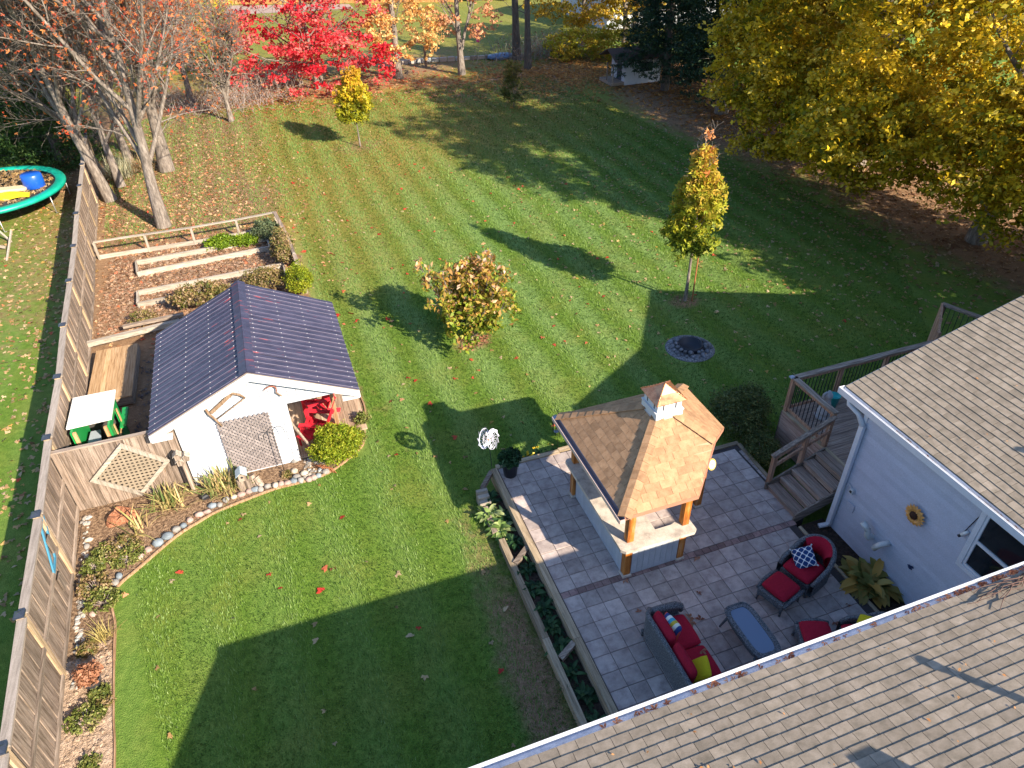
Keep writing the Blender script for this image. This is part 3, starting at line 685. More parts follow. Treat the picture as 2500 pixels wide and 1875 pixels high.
    for i in range(n):   # gable side facing the deck
        z = .32 + st * i; q = MB(); a, b = xw, 20
        q.add([(a, yc + .030, z), (b, yc + .030, z), (b, yc + .006, z + st), (a, yc + .006, z + st), (a, yc + .004, z), (b, yc + .004, z)], [(0, 3, 2, 1), (0, 1, 5, 4)])
        q.build('siding_board', SIDE, T)
    q = MB(); q.box(xw - .05, xw + .04, yc - .04, yc + .05, .2, ZE - .17); q.build('corner_trim', GUT, T)
    # downspout at the corner
    d = MB(); d.beam((xw - .10, yc - .03, .42), (xw - .10, yc - .03, 3.12), .075, .10, upv=(0, 1, 0)); d.tube([(xw - .1, yc - .03, 3.1), (xw - .09, yc + .15, 3.27), (XW - .07, yc + .34, 3.40), (XW - .07, yc + .36, 3.51)], .052, 8)
    d.tube([(xw - .1, yc - .03, .44), (xw - .13, yc - .02, .38), (xw - .3, yc + .02, .36)], .055, 8); d.build('downspout', GUT, T)
    # window
    wy0, wy1, wz0, wz1 = 3.9, 5.0, 2.18, 3.36; xf = xw - .085
    F = MB()
    F.box(xf - .02, xf + .02, wy1, wy1 + .09, wz0 - .09, wz1 + .05); F.box(xf - .02, xf + .02, wy0, wy1, wz0 - .09, wz0); F.box(xf - .02, xf + .02, wy0 - .09, wy0, wz0 - .09, wz1 + .05); F.box(xf - .02, xf + .02, wy0, wy1, wz1, wz1 + .05)
    F.box(xf - .005, xf + .03, wy1 - .05, wy1 - .001, wz0 + .001, wz1 - .001); F.box(xf - .005, xf + .03, wy0 + .001, wy1 - .051, wz0 + .001, wz0 + .05); F.box(xf - .004, xf + .03, wy0 + .001, wy1 - .051, wz0 + .55, wz0 + .61)
    wn = F.build('window', GUT, T)
    gl = MB(); gl.box(xf + .02, xf + .026, wy0, wy1, wz0, wz1); gm = plain('window_glass', (.012, .016, .02), rough=.06, spec=.6, bump=0, rnd=0)
    gl.build('pane', gm, wn)
    # things fixed to the wall: vents, boxes, hooks
    pv = plain('white_pvc', (.72, .74, .74), rough=.4)
    d = MB(); d.tube([(xw + .02, 6.72, 1.02), (xw - .14, 6.72, 1.02), (xw - .19, 6.72, 1.08), (xw - .21, 6.75, 1.30)], [.052, .052, .055, .052], 12, cap=False); d.tube([(xw - .20, 6.74, 1.24), (xw - .25, 6.86, 1.36)], .06, 12); d.build('vent_pipe', pv, T, label='white plastic vent pipe with its open end turned up')
    d = MB(); d.tube([(xw + .02, 6.36, 1.22), (xw - .12, 6.36, 1.22), (xw - .19, 6.40, 1.18), (xw - .21, 6.48, 1.0)], .055, 12); d.build('vent_pipe', pv, T, label='white plastic vent pipe bent downwards')
    d = MB(); d.cbox((xw - .06, 7.47, 1.58), (.08, .09, .13), bev=.01); o = d.build('outlet_box', plain('box_grey', (.6, .62, .64)), T); MB().cbox((xw - .105, 7.47, 1.58), (.01, .05, .05)).build('socket', BLACKM, o)
    MB().tube([(xw - .04, 7.5, 1.62), (xw - .05, 7.6, 1.66), (xw - .04, 7.66, 1.55), (xw - .04, 7.67, .7)], .012, 6).build('cable', plain('cable_white', (.6, .65, .7)), T)
    MB().cbox((xw - .045, 7.40, 1.20), (.03, .19, .19), bev=.008).build('access_cover', SIDE, T)
    MB().tube([(xw - .04, 5.06, 3.38), (xw - .05, 5.14, 3.1), (xw - .045, 5.22, 2.72)], .008, 6).build('cable', BLACKM, T)
    d = MB(); d.tube([(xw - .04, 5.16, 2.78), (xw - .09, 5.22, 2.66)], .03, 8); d.build('camera_mount', pv, T); MB().tube([(xw - .09, 5.22, 2.66), (xw - .12, 5.24, 2.62)], .025, 8).build('lens_hood', BLACKM, T)
    # leaves and twigs lying in the gutters
    return T
house()
def flue(x, y, z, h, r, label):
    q = MB(); q.tube([(x, y, z - .1), (x, y, z + h)], r, 14); q.tube([(x, y, z + h - .02), (x, y, z + h + .03)], r * 1.25, 14)
    tag(q.build('roof_vent', plain('flue_metal', (.25, .25, .27), metal=.5)), label, 'vent pipe')
flue(7.5, 1.24, zlow(1.24), .72, .06, 'plumbing vent pipe standing out on the lower roof')
flue(11.75, 3.8, ZE + SU * 2.07, .85, .05, 'plumbing vent pipe standing on the upper roof near the valley')
q = MB(); q.box(5.72, 6.05, .25, .5, zlow(.5) - .1, zlow(.5) + .78); tag(q.build('chimney', plain('chimney_metal', (.3, .3, .3))), 'square metal chimney box on the lower roof', 'chimney')
def sunflower():
    c = Vector((9.72, 6.08, 2.28)); T = thing('sunflower_ornament', 'metal sunflower ornament fixed to the pale siding', 'wall ornament', c)
    pm = mat('sunflower_petal', [(.55, .20, .05), (.75, .38, .10), (.85, .50, .25)], scale=(12, 12, 12), rnd=.2, rough=.5)
    n = 17
    for ring, (r0, r1, w_) in enumerate(((.06, .22, .042), (.05, .20, .036))):
        for i in range(n if ring == 0 else 12):
            t = 2 * math.pi * (i + .5 * ring) / (n if ring == 0 else 12); d = Vector((0, math.cos(t), math.sin(t))); s_ = Vector((0, -math.sin(t), math.cos(t)))
            x = -.01 - .015 * ring; P = [c + d * r0 + Vector((x, 0, 0)), c + d * (r0 + (r1 - r0) * .55) - s_ * w_ + Vector((x - .02, 0, 0)), c + d * r1 + Vector((x, 0, 0)), c + d * (r0 + (r1 - r0) * .55) + s_ * w_ + Vector((x - .02, 0, 0))]
            MB().slab(P, .004).build('petal', pm, T)
    q = MB()
    q.tube([c + Vector((-.02, 0, 0)), c + Vector((-.06, 0, 0))], [.085, .075], 16); q.build('seed_disc', mat('seed_brown', [(.03, .015, .01), (.10, .04, .025)], scale=(60, 60, 60), bump=1), T)
sunflower()
q = MB()
c0 = Vector((9.75, 5.78, 1.14))
for dx, dz, l in ((0, 0, .10), (.03, .03, .09), (-.02, .05, .08)): q.slab([c0 + Vector((0, -l / 2 + dx, dz)), c0 + Vector((0, dx, dz + .03)), c0 + Vector((0, l / 2 + dx, dz - .01)), c0 + Vector((0, dx, dz - .03))], .01)
tag(q.build('bird_ornament', plain('dark_blue_metal', (.02, .04, .12))), 'tiny dark blue metal bird ornament low on the pale siding', 'wall ornament')
# ================================================================== DECK
DW = {a: wood('deck_wood_' + a, [(.17, .12, .10), (.33, .245, .20), (.46, .36, .30)], a, rnd=.22) for a in 'xyz'}
RWD = wood('rail_wood', [(.19, .10, .065), (.38, .22, .15), (.50, .33, .24)], 'z', rnd=.15)
SKW = wood('deck_skirt_wood', [(.22, .13, .10), (.42, .28, .23), (.55, .39, .33)], 'y', rnd=.2)
def deck():
    z = 1.08; x0, x1, y0, y1 = 10.55, 19.5, 7.80, 10.65
    T = thing('raised_deck', 'raised wooden deck with metal baluster railing and stairs down to the patio', 'deck', (12, 9.2, 0))
    n = int((y1 - y0) / .145); st = (y1 - y0) / n
    for i in range(n):
        q = MB(); q.box(x0 + .1, x1, y0 + st * i + .004, y0 + st * (i + 1) - .004, z - .035, z); q.build('deck_board', DW['x'], T)
    q = MB(); q.box(x0, x0 + .095, y0, y1, z - .035, z + .002); q.build('edge_board', TIMB['y'], T)
    # skirt boards on the side and the end
    for i in range(8):
        zz = .06 + i * .122; MB().box(x0 + .01, x0 + .03, 9.2, y1 + .01, zz, zz + .114).build('skirt_board', SKW, T)
        MB().box(x0, x1, y1 + .012, y1 + .03, zz, zz + .114).build('skirt_board', GREYW['x'], T)
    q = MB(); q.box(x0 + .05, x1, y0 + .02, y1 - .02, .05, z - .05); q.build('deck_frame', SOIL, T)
    # railing
    zt = 2.05
    def post(x, y, zb=.9, ztop=zt, cap=False):
        q = MB(); q.cbox((x, y, (zb + ztop) / 2), (.09, .09, ztop - zb), bev=.004); p = q.build('railing_post', RWD, T)
        if cap: MB().cbox((x - .05, y + .02, ztop + .03), (.10, .10, .05), bev=.01).build('cap', plain('cap_grey', (.4, .44, .55)), p)
    xs, ys = x0 + .06, y1 - .05
    post(xs, 9.22, 1.0); post(xs, ys, .1, cap=True)
    for x in (12.0, 13.35, 14.75, 16.1, 17.4): post(x, ys)
    def rail(a, b, zt_=zt, m_='x'):
        MB().beam((a[0], a[1], zt_ + .02), (b[0], b[1], zt_ + .02), .14, .036).build('top_rail', GREYW[m_], T)
        for zz in (zt_ - .06, z + .10): MB().beam((a[0], a[1], zz), (b[0], b[1], zz), .04, .08).build('side_rail', RWD, T)
        A, B = Vector((*a, 0)), Vector((*b, 0)); L = (B - A).length; n_ = int(L / .105)
        for i in range(1, n_):
            p = A.lerp(B, i / n_); k_ = 'bal%.2f' % zt_
            if k_ not in MC: q = MB(); q.tube([(0, 0, 0), (0, 0, zt_ - z - .16)], .010, 6, cap=False); MC[k_] = q.mesh('baluster', BLACKM)
            piece('baluster', MC[k_], T, (p.x, p.y, z + .12))
    rail((xs, 9.16), (xs, ys), m_='y'); rail((xs - .05, ys), (14.75, ys))
    # higher enclosed part further along
    for x, y in ((14.8, ys), (15.9, 11.55), (15.35, 11.1)): post(x, y, .1, 2.35)
    MB().beam((15.9, 11.6, 2.38), (16.4, 10.3, 2.38), .14, .05).build('top_rail', GREYW['y'], T)
    MB().beam((14.8, ys, 2.3), (15.9, 11.6, 2.36), .05, .1).build('side_rail', RWD, T)
    for i in range(1, 5):
        t = i / 5; x, y = 14.8 + 1.1 * t, ys + .95 * t; q = MB(); q.beam((x, y, 1.1), (x, y, 2.28), .13, .02, upv=(.65, -.75, 0)); q.build('screen_board', GREYW['z'] if i % 2 else RWD, T)
    for i in range(1, 12): t = i / 12; MB().tube([(15.9 + .5 * t, 11.6 - 1.3 * t, 1.1), (15.9 + .5 * t, 11.6 - 1.3 * t, 2.34)], .009, 6).build('baluster', BLACKM, T)
    # stairs: five treads of two planks between stringers
    sx0, sy0, sy1 = 9.14, 8.12, 9.08; run = .283
    for k in range(5):
        zt_ = ZP + .148 * (k + 1) - .01; xa = sx0 + run * k
        for j in range(2): q = MB(); q.box(xa + .142 * j + .003, xa + .142 * (j + 1) - .003, sy0 - .02, sy1 - .0, zt_ - .035, zt_ + .002 * j); q.build('tread', DW['y'], T)
        MB().box(xa + .02, xa + .038, sy0, sy1 - .01, zt_ - .148, zt_ - .036).build('riser', DW['y'], T)
    for y in (sy0 - .025, sy1 + .03):
        q = MB(); q.add([(9.1, y - .02, ZP - .1), (9.1, y - .02, ZP + .17), (10.53, y - .02, 1.14 if y > 9 else 1.04), (10.53, y - .02, .75), (9.1, y + .02, ZP - .1), (9.1, y + .02, ZP + .17), (10.53, y + .02, 1.14 if y > 9 else 1.04), (10.53, y + .02, .75)], [(0, 1, 2, 3), (7, 6, 5, 4), (0, 4, 5, 1), (1, 5, 6, 2), (2, 6, 7, 3), (3, 7, 4, 0)]); q.build('stringer', GREYW['x'], T)
    y = 9.14
    post(9.2, y, .3, 1.27); post(9.95, y, .5, 1.62)
    MB().beam((9.12, y, 1.30), (10.60, y, 2.00), .11, .036).build('hand_rail', GREYW['x'], T)
    MB().beam((9.2, y, .98), (10.56, y, 1.60), .04, .085).build('side_rail', RWD, T)
    MB().beam((9.2, y, 1.21), (10.56, y, 1.88), .03, .08).build('side_rail', RWD, T)
    return T
deck()
def fountain():
    c = (11.28, 10.1, 1.08)
    T = thing('stone_fountain', 'pale stone garden urn standing on the deck behind the balusters', 'garden statue', c)
    q = MB(); q.lathe(c, [(.19, 0), (.20, .03), (.16, .07), (.155, .12), (.17, .14), (.15, .2), (.12, .34), (.085, .48), (.07, .56), (.10, .60), (.09, .66), (.05, .72), (.03, .76)], 18)
    q.build('urn', mat('pale_cast_stone', [(.35, .35, .37), (.58, .58, .60)], scale=(14, 14, 14), bump=.3, rnd=0), T)
    q = MB(); q.tube([(c[0] - .07, c[1] + .02, 1.5), (c[0] - .13, c[1] + .02, 1.6), (c[0] - .12, c[1] + .03, 1.75), (c[0] - .05, c[1] + .02, 1.8)], .03, 8); q.build('handle', plain('pale_cast', (.5, .5, .52)), T)
    b = (11.75, 10.35, 1.08)
    T = thing('turquoise_bucket', 'small turquoise bucket on the deck seen above the railing', 'bucket', b)
    q = MB(); q.lathe(b, [(.10, 0), (.14, .32), (.15, .33), (.13, .33), (.12, .3)], 16); q.build('body', plain('turquoise', (.02, .42, .42), rough=.3), T)
fountain()
# ================================================================== SHED
def corr_mat():
    m_ = mat('dark_painted_metal_roof', [(.022, .020, .042), (.040, .037, .070), (.065, .058, .098)], scale=(1.2, 5, 5), rough=.40, bump=.0, rnd=.06, spec=.5)
    nt = m_.node_tree; N = nt.nodes; L = nt.links; b = N['Principled BSDF']; src = b.inputs['Base Color'].links[0].from_socket
    # flaked red paint, mostly near the ridge
    g = N.new('ShaderNodeNewGeometry'); mp = N.new('ShaderNodeMapping'); mp.inputs['Scale'].default_value = (1.6, 9, 1.6); L.new(g.outputs['Position'], mp.inputs[0])
    n = N.new('ShaderNodeTexNoise'); n.inputs['Scale'].default_value = 1.3; n.inputs['Detail'].default_value = 6; L.new(mp.outputs[0], n.inputs['Vector'])
    sx = N.new('ShaderNodeSeparateXYZ'); L.new(g.outputs['Position'], sx.inputs[0])
    d = mth(nt, 'ABSOLUTE', mth(nt, 'ADD', sx.outputs[0], 1.32)); th = mth(nt, 'ADD', mth(nt, 'MULTIPLY', mth(nt, 'SUBTRACT', d, .12, True), .10), .60)
    f = mth(nt, 'MULTIPLY', mth(nt, 'SUBTRACT', n.outputs['Fac'], th), 14, True)
    mx = N.new('ShaderNodeMix'); mx.data_type = 'RGBA'; L.new(mth(nt, 'MULTIPLY', f, .8), mx.inputs[0]); L.new(src, mx.inputs[6]); mx.inputs[7].default_value = (.30, .05, .05, 1); L.new(mx.outputs[2], b.inputs['Base Color'])
    return m_
RED = mat('red_painted_wood', [(.50, .015, .03), (.66, .03, .05)], scale=(4, 4, 4), rough=.5, rnd=.12, bump=.05)
SHW = mat('white_shed_siding', [(.42, .45, .52), (.50, .53, .60)], scale=(2, 2, 2), rough=.6, bump=.08, rnd=.04)
def shed():
    xl, xr, xm, y0, y1, ze, zr_ = -3.68, .99, -1.33, 14.08, 18.56, 1.90, 3.0
    T = thing('garden_shed', 'white garden shed with dark ribbed metal roof and an open side porch', 'shed', (-1.9, 16.3, 0))
    RM = corr_mat(); s = (zr_ - ze) / (xr - xm); n = 5; wd = (y1 - y0) / n
    base = MB(); base.slab([(xm, y0 + .02, zr_ - .03), (xl + .03, y0 + .02, ze - .03), (xl + .03, y1 - .02, ze - .03), (xm, y1 - .02, zr_ - .03)], .02); base.slab([(xm, y1 - .02, zr_ - .03), (xr - .03, y1 - .02, ze - .03), (xr - .03, y0 + .02, ze - .03), (xm, y0 + .02, zr_ - .03)], .02)
    rb = base.build('roof', plain('roof_boards', (.3, .25, .2)), T)
    scr = plain('screw_head', (.62, .62, .66), rough=.3)
    for side in (-1, 1):
        xe = xl if side < 0 else xr; ln = abs(xe - xm); nv = Vector((side * s, 0, 1)).normalized()
        for i in range(n):
            q = MB(); prof = []; y = y0 + wd * i
            ribs = 4; rp = wd / ribs
            for k in range(ribs):
                yy = y + rp * k
                prof += [(yy, 0), (yy + .030, .018), (yy + .052, .018), (yy + .082, 0)]
                prof += [(yy + .095 + (rp - .095) * .5, .004)]
            prof.append((y + wd - .002, 0))
            dz = .004 * (i % 2)
            vs = []
            for (yy, h) in prof:
                p = Vector((xm, yy, zr_)) + nv * (h + dz); r = Vector((xe, yy, ze)) + nv * (h + dz); vs += [tuple(p), tuple(r)]
            m_ = len(prof); q.add(vs, [((2 * j, 2 * j + 1, 2 * j + 3, 2 * j + 2) if side < 0 else (2 * j, 2 * j + 2, 2 * j + 3, 2 * j + 1)) for j in range(m_ - 1)])
            sh = q.build('roof_sheet', RM, rb)
            sc = MB()
            for k in range(ribs):
                for t in (.1, .36, .62, .93):
                    p = Vector((xm, y + rp * k + .047, zr_)).lerp(Vector((xe, y + rp * k + .047, ze)), t) + nv * .024; sc.cbox(p, (.016, .016, .01))
            sc.build('screws', scr, rb, kind='stuff')
    # pale strips painting the highlights caught along the ribs
    q = MB()
    for side in (-1, 1):
        xe = xl if side < 0 else xr; nv = Vector((side * s, 0, 1)).normalized()
        for k in range(20):
            yy = y0 + (y1 - y0) / 20 * k + .047; q.beam(Vector((xm + side * .05, yy, zr_ - .05 * s)) + nv * .021, Vector((xe, yy, ze)) + nv * .021, .013, .004, upv=nv)
    q.build('rib_highlight_strips', plain('rib_highlight', (.22, .20, .27), rough=.4), rb, kind='stuff')
    q = MB(); q.slab([(xm, y0 - .02, zr_ + .045), (xm - .17, y0 - .02, zr_ - .04), (xm - .17, y1, zr_ - .04), (xm, y1, zr_ + .045)], .01); q.slab([(xm, y1, zr_ + .045), (xm + .17, y1, zr_ - .04), (xm + .17, y0 - .02, zr_ - .04), (xm, y0 - .02, zr_ + .045)], .01); q.build('ridge_cap', RM, rb)
    # white barge boards on the front
    yf = y0
    for side in (-1, 1):
        xe = xl if side < 0 else xr; q = MB(); P = [(xm, yf, zr_ - .03), (xe, yf, ze - .03), (xe, yf, ze - .20), (xm, yf, zr_ - .23)]
        if side > 0: P = P[::-1]
        q.slab([(a, b - .02, c) for a, b, c in P], .03); q.build('barge_board', WHITE, T)
    MB().box(xr - .42, xr - .02, yf - .015, yf + .20, ze - .22, ze - .19).build('soffit_return', WHITE, T); MB().box(xl + .02, xl + .45, yf - .015, yf + .20, ze - .22, ze - .19).build('soffit_return', WHITE, T)
    q = MB(); q.box(xr - .025, xr, yf + .02, y1, ze - .15, ze - .03); q.box(xl, xl + .025, yf + .02, y1, ze - .15, ze - .03); q.build('fascia', WHITE, T)
    # front wall: horizontal siding
    yw = 14.30; wl, wr = -3.10, -.80
    n = 17; st = 1.86 / n
    for i in range(n):
        z = .04 + st * i; q = MB(); q.add([(wl, yw - .022, z), (wr, yw - .022, z), (wr, yw - .004, z + st), (wl, yw - .004, z + st), (wl, yw, z), (wr, yw, z)], [(0, 1, 2, 3), (0, 4, 5, 1)]); q.build('siding_board', SHW, T)
    q = MB(); q.box(wl, wr, yw, yw + .08, .0, 1.9); q.box(wl, wl + .08, yw + .081, y1 - .3, 0, 1.9); q.box(wr - .08, wr, yw + .081, y1 - .3, 0, 1.95); q.box(wl, wr, y1 - .38, y1 - .3, 0, 1.9); q.build('wall', SHW, T)
    q = MB(); q.box(wl - .07, wl + .05, yw - .035, yw + .06, 0, 1.88); q.build('corner_board', WHITE, T)
    q = MB(); q.box(wr - .05, wr + .10, yw - .04, yw + .10, 0, 1.93); q.build('corner_board', WHITE, T)
    # gable: vertical panels
    z0 = 1.90; st = .20; x = xl + .25
    while x < xr - .2:
        a, b = x, min(x + st, xr - .2); zt = lambda u: ze + s * (abs(xr - xm) - abs(u - xm)) - .05
        if min(zt(a), zt(b)) > z0 + .01:
            q = MB(); q.add([(a + .005, yw - .03, z0), (b - .005, yw - .03, z0), (b - .005, yw - .03, zt(b)), (a + .005, yw - .03, zt(a)), (a + .005, yw, z0), (b - .005, yw, z0), (b - .005, yw, zt(b)), (a + .005, yw, zt(a))], [(0, 1, 2, 3), (0, 3, 7, 4), (1, 5, 6, 2), (0, 4, 5, 1)]); q.build('gable_board', SHW, T)
        x += st
    q = MB(); q.add([(xl + .3, yw - .004, z0), (xr - .25, yw - .004, z0), (xm, yw - .004, zr_ - .08)], [(0, 1, 2)]); q.box(xl + .3, xr - .15, yw - .032, yw + .02, z0 - .08, z0); q.build('gable_back', SHW, T)
    # porch floor and post
    for i in range(12):
        x = wr + .02 + i * .155; q = MB(); q.box(x, x + .148, yw - (.0 if i < 9 else -.55), y1 - .4, .06, .10); q.build('porch_board', wood('porch_wood', [(.20, .13, .09), (.38, .27, .19), (.5, .38, .28)], 'y', rnd=.25), T)
    q = MB(); q.cbox((.36, 15.3, 1.0), (.10, .10, 1.86)); q.build('porch_post', BR := wood('brown_post_wood', [(.18, .10, .05), (.36, .22, .12), (.45, .3, .18)], 'z'), T)
    q = MB(); q.beam((.36, yw + .1, 1.90), (.36, y1 - .3, 1.90), .08, .12); q.build('porch_beam', WHITE, T)
    q = MB(); q.cbox((.36, 18.1, 1.0), (.10, .10, 1.86)); q.build('porch_post', BR, T)
    # slatted window shutter on the inner wall
    for k in range(4): MB().box(wr + .001, wr + .03, 15.0 + .02, 15.55, 1.1 + .1 * k, 1.15 + .1 * k).build('slat', WHITE, T)
shed()
def trellis():
    y = 14.25; T = thing('lattice_trellis', 'faded grey wooden lattice panel leaning on the white shed wall', 'trellis', (-1.72, y, .2))
    lat = wood('lattice_grey', [(.11, .095, .10), (.22, .19, .19), (.32, .28, .28)], 'z', rnd=.15)
    X0, X1, Z0, Z1 = -2.29, -1.14, .12, 1.74
    def seg(x, z, dx, dz):
        t0, t1 = -9, 9
        for p, d, lo, hi in ((x, dx, X0, X1), (z, dz, Z0 if True else 0, Z1)):
            a, b = (lo - p) / d, (hi - p) / d; t0, t1 = max(t0, min(a, b)), min(t1, max(a, b))
        return t0, t1
    for k in range(-26, 40):
        for dr, yy in ((1, y - .02), (-1, y - .032)):
            x = X0 + k * .105; z = Z0; r = seg(x, z, dr * .70, .71)
            if r[1] - r[0] > .06:
                a = Vector((x + dr * .70 * r[0], yy, z + .71 * r[0])); b = Vector((x + dr * .70 * r[1], yy, z + .71 * r[1])); MB().beam(a, b, .008, .042, upv=(-dr * .71, 0, .70)).build('lattice_strip', lat, T)
trellis()
def gable_tools():
    OW = wood('old_tool_wood', [(.10, .06, .04), (.22, .15, .10), (.34, .25, .19)], 'z', rnd=.1)
    T = thing('bow_saw', 'antique wooden bow saw hung on the white shed gable', 'saw', (-2.1, 14.2, 2.1)); y = 14.2
    MB().tube([(-2.42, y, 2.28), (-2.37, y, 2.05), (-2.27, y, 1.85), (-2.19, y, 1.64)], [.028, .032, .03, .024], 8).build('side_arm', OW, T)
    MB().tube([(-1.93, y, 2.50), (-1.78, y, 2.47), (-1.62, y, 2.38), (-1.53, y, 2.27)], [.02, .028, .028, .022], 8).build('side_arm', OW, T)
    MB().beam((-2.32, y, 2.06), (-1.80, y, 2.44), .02, .085, upv=(0, -1, 0) if False else (-.5, 0, .8)).build('stretcher', OW, T)
    MB().tube([(-2.27, y, 1.84), (-1.53, y, 2.27)], .014, 6).build('tension_rod', OW, T)
    MB().beam((-2.42, y, 2.27), (-1.95, y, 2.50), .006, .03).build('blade', plain('rusty_iron', (.12, .07, .05), rough=.7), T)
    T = thing('sickle', 'rusty curved sickle hung high on the white shed gable', 'sickle', (-.95, y, 2.3))
    P = [(-1.13, 2.33), (-1.06, 2.40), (-.96, 2.44), (-.87, 2.42), (-.83, 2.36), (-.835, 2.29), (-.86, 2.24)]
    MB().tube([(a, y, b) for a, b in P], [.005, .012, .016, .018, .018, .016, .012], 6).build('blade', plain('rusty_red_iron', (.26, .09, .06), rough=.7), T)
    MB().tube([(-.865, y, 2.245), (-.80, y, 2.17), (-.75, y, 2.11)], [.014, .02, .018], 8).build('handle', OW, T)
gable_tools()
def hook():
    T = thing('shepherd_hook', 'thin black double shepherd hook standing in front of the lattice by the shed', 'garden hook', (-1.12, 14.0, 0)); x, y = -1.13, 13.98
    MB().tube([(x, y, 0), (x - .02, y, 1.0), (x - .02, y, 1.30)], .009, 6).build('pole', BLACKM, T)
    c = [(x - .02 + .13 - .13 * math.cos(t), y, 1.30 + .15 * math.sin(t)) for t in np.linspace(0, math.pi, 9)] + [(x + .245, y, 1.22), (x + .27, y, 1.19)]
    MB().tube(c, .008, 6).build('arm', BLACKM, T)
    c = [(x - .02 - .11 + .11 * math.cos(t), y, 1.22 + .13 * math.sin(t)) for t in np.linspace(0, math.pi, 9)] + [(x - .245, y, 1.14)]
    MB().tube(c, .008, 6).build('arm', BLACKM, T)
hook()
def adirondack(loc, rz, label):
    T = thing('adirondack_chair', label, 'chair', loc, 'red garden chairs on the shed porch', rz)
    B = lambda: MB()
    def bd(name, q): return q.build(name, RED, T, local=True)
    # chair faces +x locally
    for k in range(5):
        x = .30 - .095 * k; z = .36 - .045 * k; bd('seat_slat', B().beam((x, -.25, z), (x, .25, z), .08, .02))
    for k in range(5):
        y = -.22 + .11 * k; h = .80 + .09 * (1 - abs(k - 2) / 2); bd('back_slat', B().beam((-.14, y * .8, .20), (-.14 - h * .42, y * 1.12, .20 + h * .92), .098, .02, upv=(.9, 0, .42)))
    for y in (-.30, .30):
        bd('arm', B().beam((.38, y, .56), (-.38, y * .9, .52), .13, .022))
        bd('leg', B().beam((.33, y * .9, 0), (.33, y * .9, .55), .10, .025, upv=(1, 0, 0) if False else (0, 1, 0)))
        bd('side_rail', B().beam((.36, y * .85, .36), (-.45, y * .85, .04), .025, .12))
    bd('cross_rail', B().beam((-.36, -.27, .62), (-.36, .27, .62), .06, .02))
    return T
adirondack((.02, 15.95, .10), math.radians(195), 'red wooden garden chair nearest the post at the back of the shed porch')
adirondack((-.12, 15.02, .10), math.radians(160), 'red wooden garden chair beside the golden cedar at the front of the shed porch')
def footstool():
    T = thing('red_footstool', 'low red slatted footstool in front of the porch chairs', 'footstool', (-.38, 14.75, .1), None, .6)
    for k in range(4): MB().beam((-.2 + .12 * k, -.2, .3), (-.2 + .12 * k, .2, .3), .10, .02).build('slat', RED, T, local=True)
    for x in (-.2, .2):
        for y in (-.16, .16): MB().beam((x, y, 0), (x, y, .29), .03, .06, upv=(0, 1, 0)).build('leg', RED, T, local=True)
footstool()
# ================================================================== RAISED GARDEN
def rail_fence():
    T = thing('garden_rail_fence', 'low pale wooden rail fence around the vegetable garden', 'fence', (-3.2, 28.5, 0))
    P = [(-6.62, 28.62), (-4.85, 28.62), (-3.18, 28.62), (-1.5, 28.72), (.0, 28.9)]
    for i, (x, y) in enumerate(P): MB().cbox((x, y, .35), (.08, .08, .70)).build('post', PALEW['z'], T)
    for a, b in zip(P, P[1:]): MB().beam((*a, .72), (*b, .72), .12, .035).build('top_rail', PALEW['x'], T); MB().beam((*a, .10), (*b, .10), .05, .16).build('bottom_board', PALEW['x'], T)
    Q = [(.0, 28.9), (.16, 27.4), (.30, 25.6), (.34, 24.9), (.46, 23.0)]
    for i, (x, y) in enumerate(Q[1:]): MB().cbox((x, y, .35), (.08, .08, .70)).build('post', PALEW['z'], T)
    for i, (a, b) in enumerate(zip(Q, Q[1:])):
        MB().beam((*a, .74 - .03 * i), (*b, .70 - .03 * i), .13, .035).build('top_rail', GREYW['y'], T); MB().beam((*a, .15), (*b, .15), .04, .22).build('bottom_board', GREYW['y'], T)
rail_fence()
def plot(P, label):
    T = thing('raised_bed_frame', label, 'raised bed', (*P[0], 0), 'long narrow raised bed frames')
    for i in range(4):
        a, b = P[i], P[(i + 1) % 4]; MB().beam((*a, .09), (*b, .09), .06 if i % 2 else .09, .20).build('side_board', PALEW['x' if i % 2 == 0 else 'y'], T)
plot([(-5.25, 27.55), (-.5, 27.85), (-.45, 26.95), (-5.15, 26.55)], 'pale plank bed frame nearest the rail fence with green herbs at its end')
plot([(-5.05, 25.0), (-.1, 25.3), (-.1, 24.4), (-5.0, 24.1)], 'pale plank bed frame in the middle of the vegetable garden')
def loose_planks():
    q = MB(); q.beam((-5.3, 22.45, .25), (-3.5, 22.6, .25), .14, .09); tag(q.build('loose_plank', GREYW['x']), 'grey plank lying above the shed roof corner in the vegetable garden', 'plank')
    q = MB(); q.beam((-6.3, 21.75, .25), (-3.6, 22.15, .25), .16, .14); tag(q.build('beam_timber', PALEW['x']), 'long timber beam running from the tall fence to the shed', 'timber')
    T = thing('wooden_platform', 'low wooden platform of narrow brown boards between the fence and the shed', 'platform', (-5.3, 19.7, 0))
    W = wood('platform_wood', [(.24, .14, .07), (.45, .29, .16), (.55, .39, .25)], 'y', rnd=.2)
    n = 8; w_ = 1.15 / n
    for i in range(n): x = -5.92 + w_ * i; MB().box(x + .003, x + w_ - .003, 18.3, 21.1, .30, .335).build('board', W, T)
    MB().box(-5.9, -4.8, 18.32, 18.36, .05, .298).build('end_board', GREYW['x'], T); MB().box(-4.80, -4.76, 18.3, 21.1, .05, .298).build('side_board', GREYW['y'], T)
loose_planks()
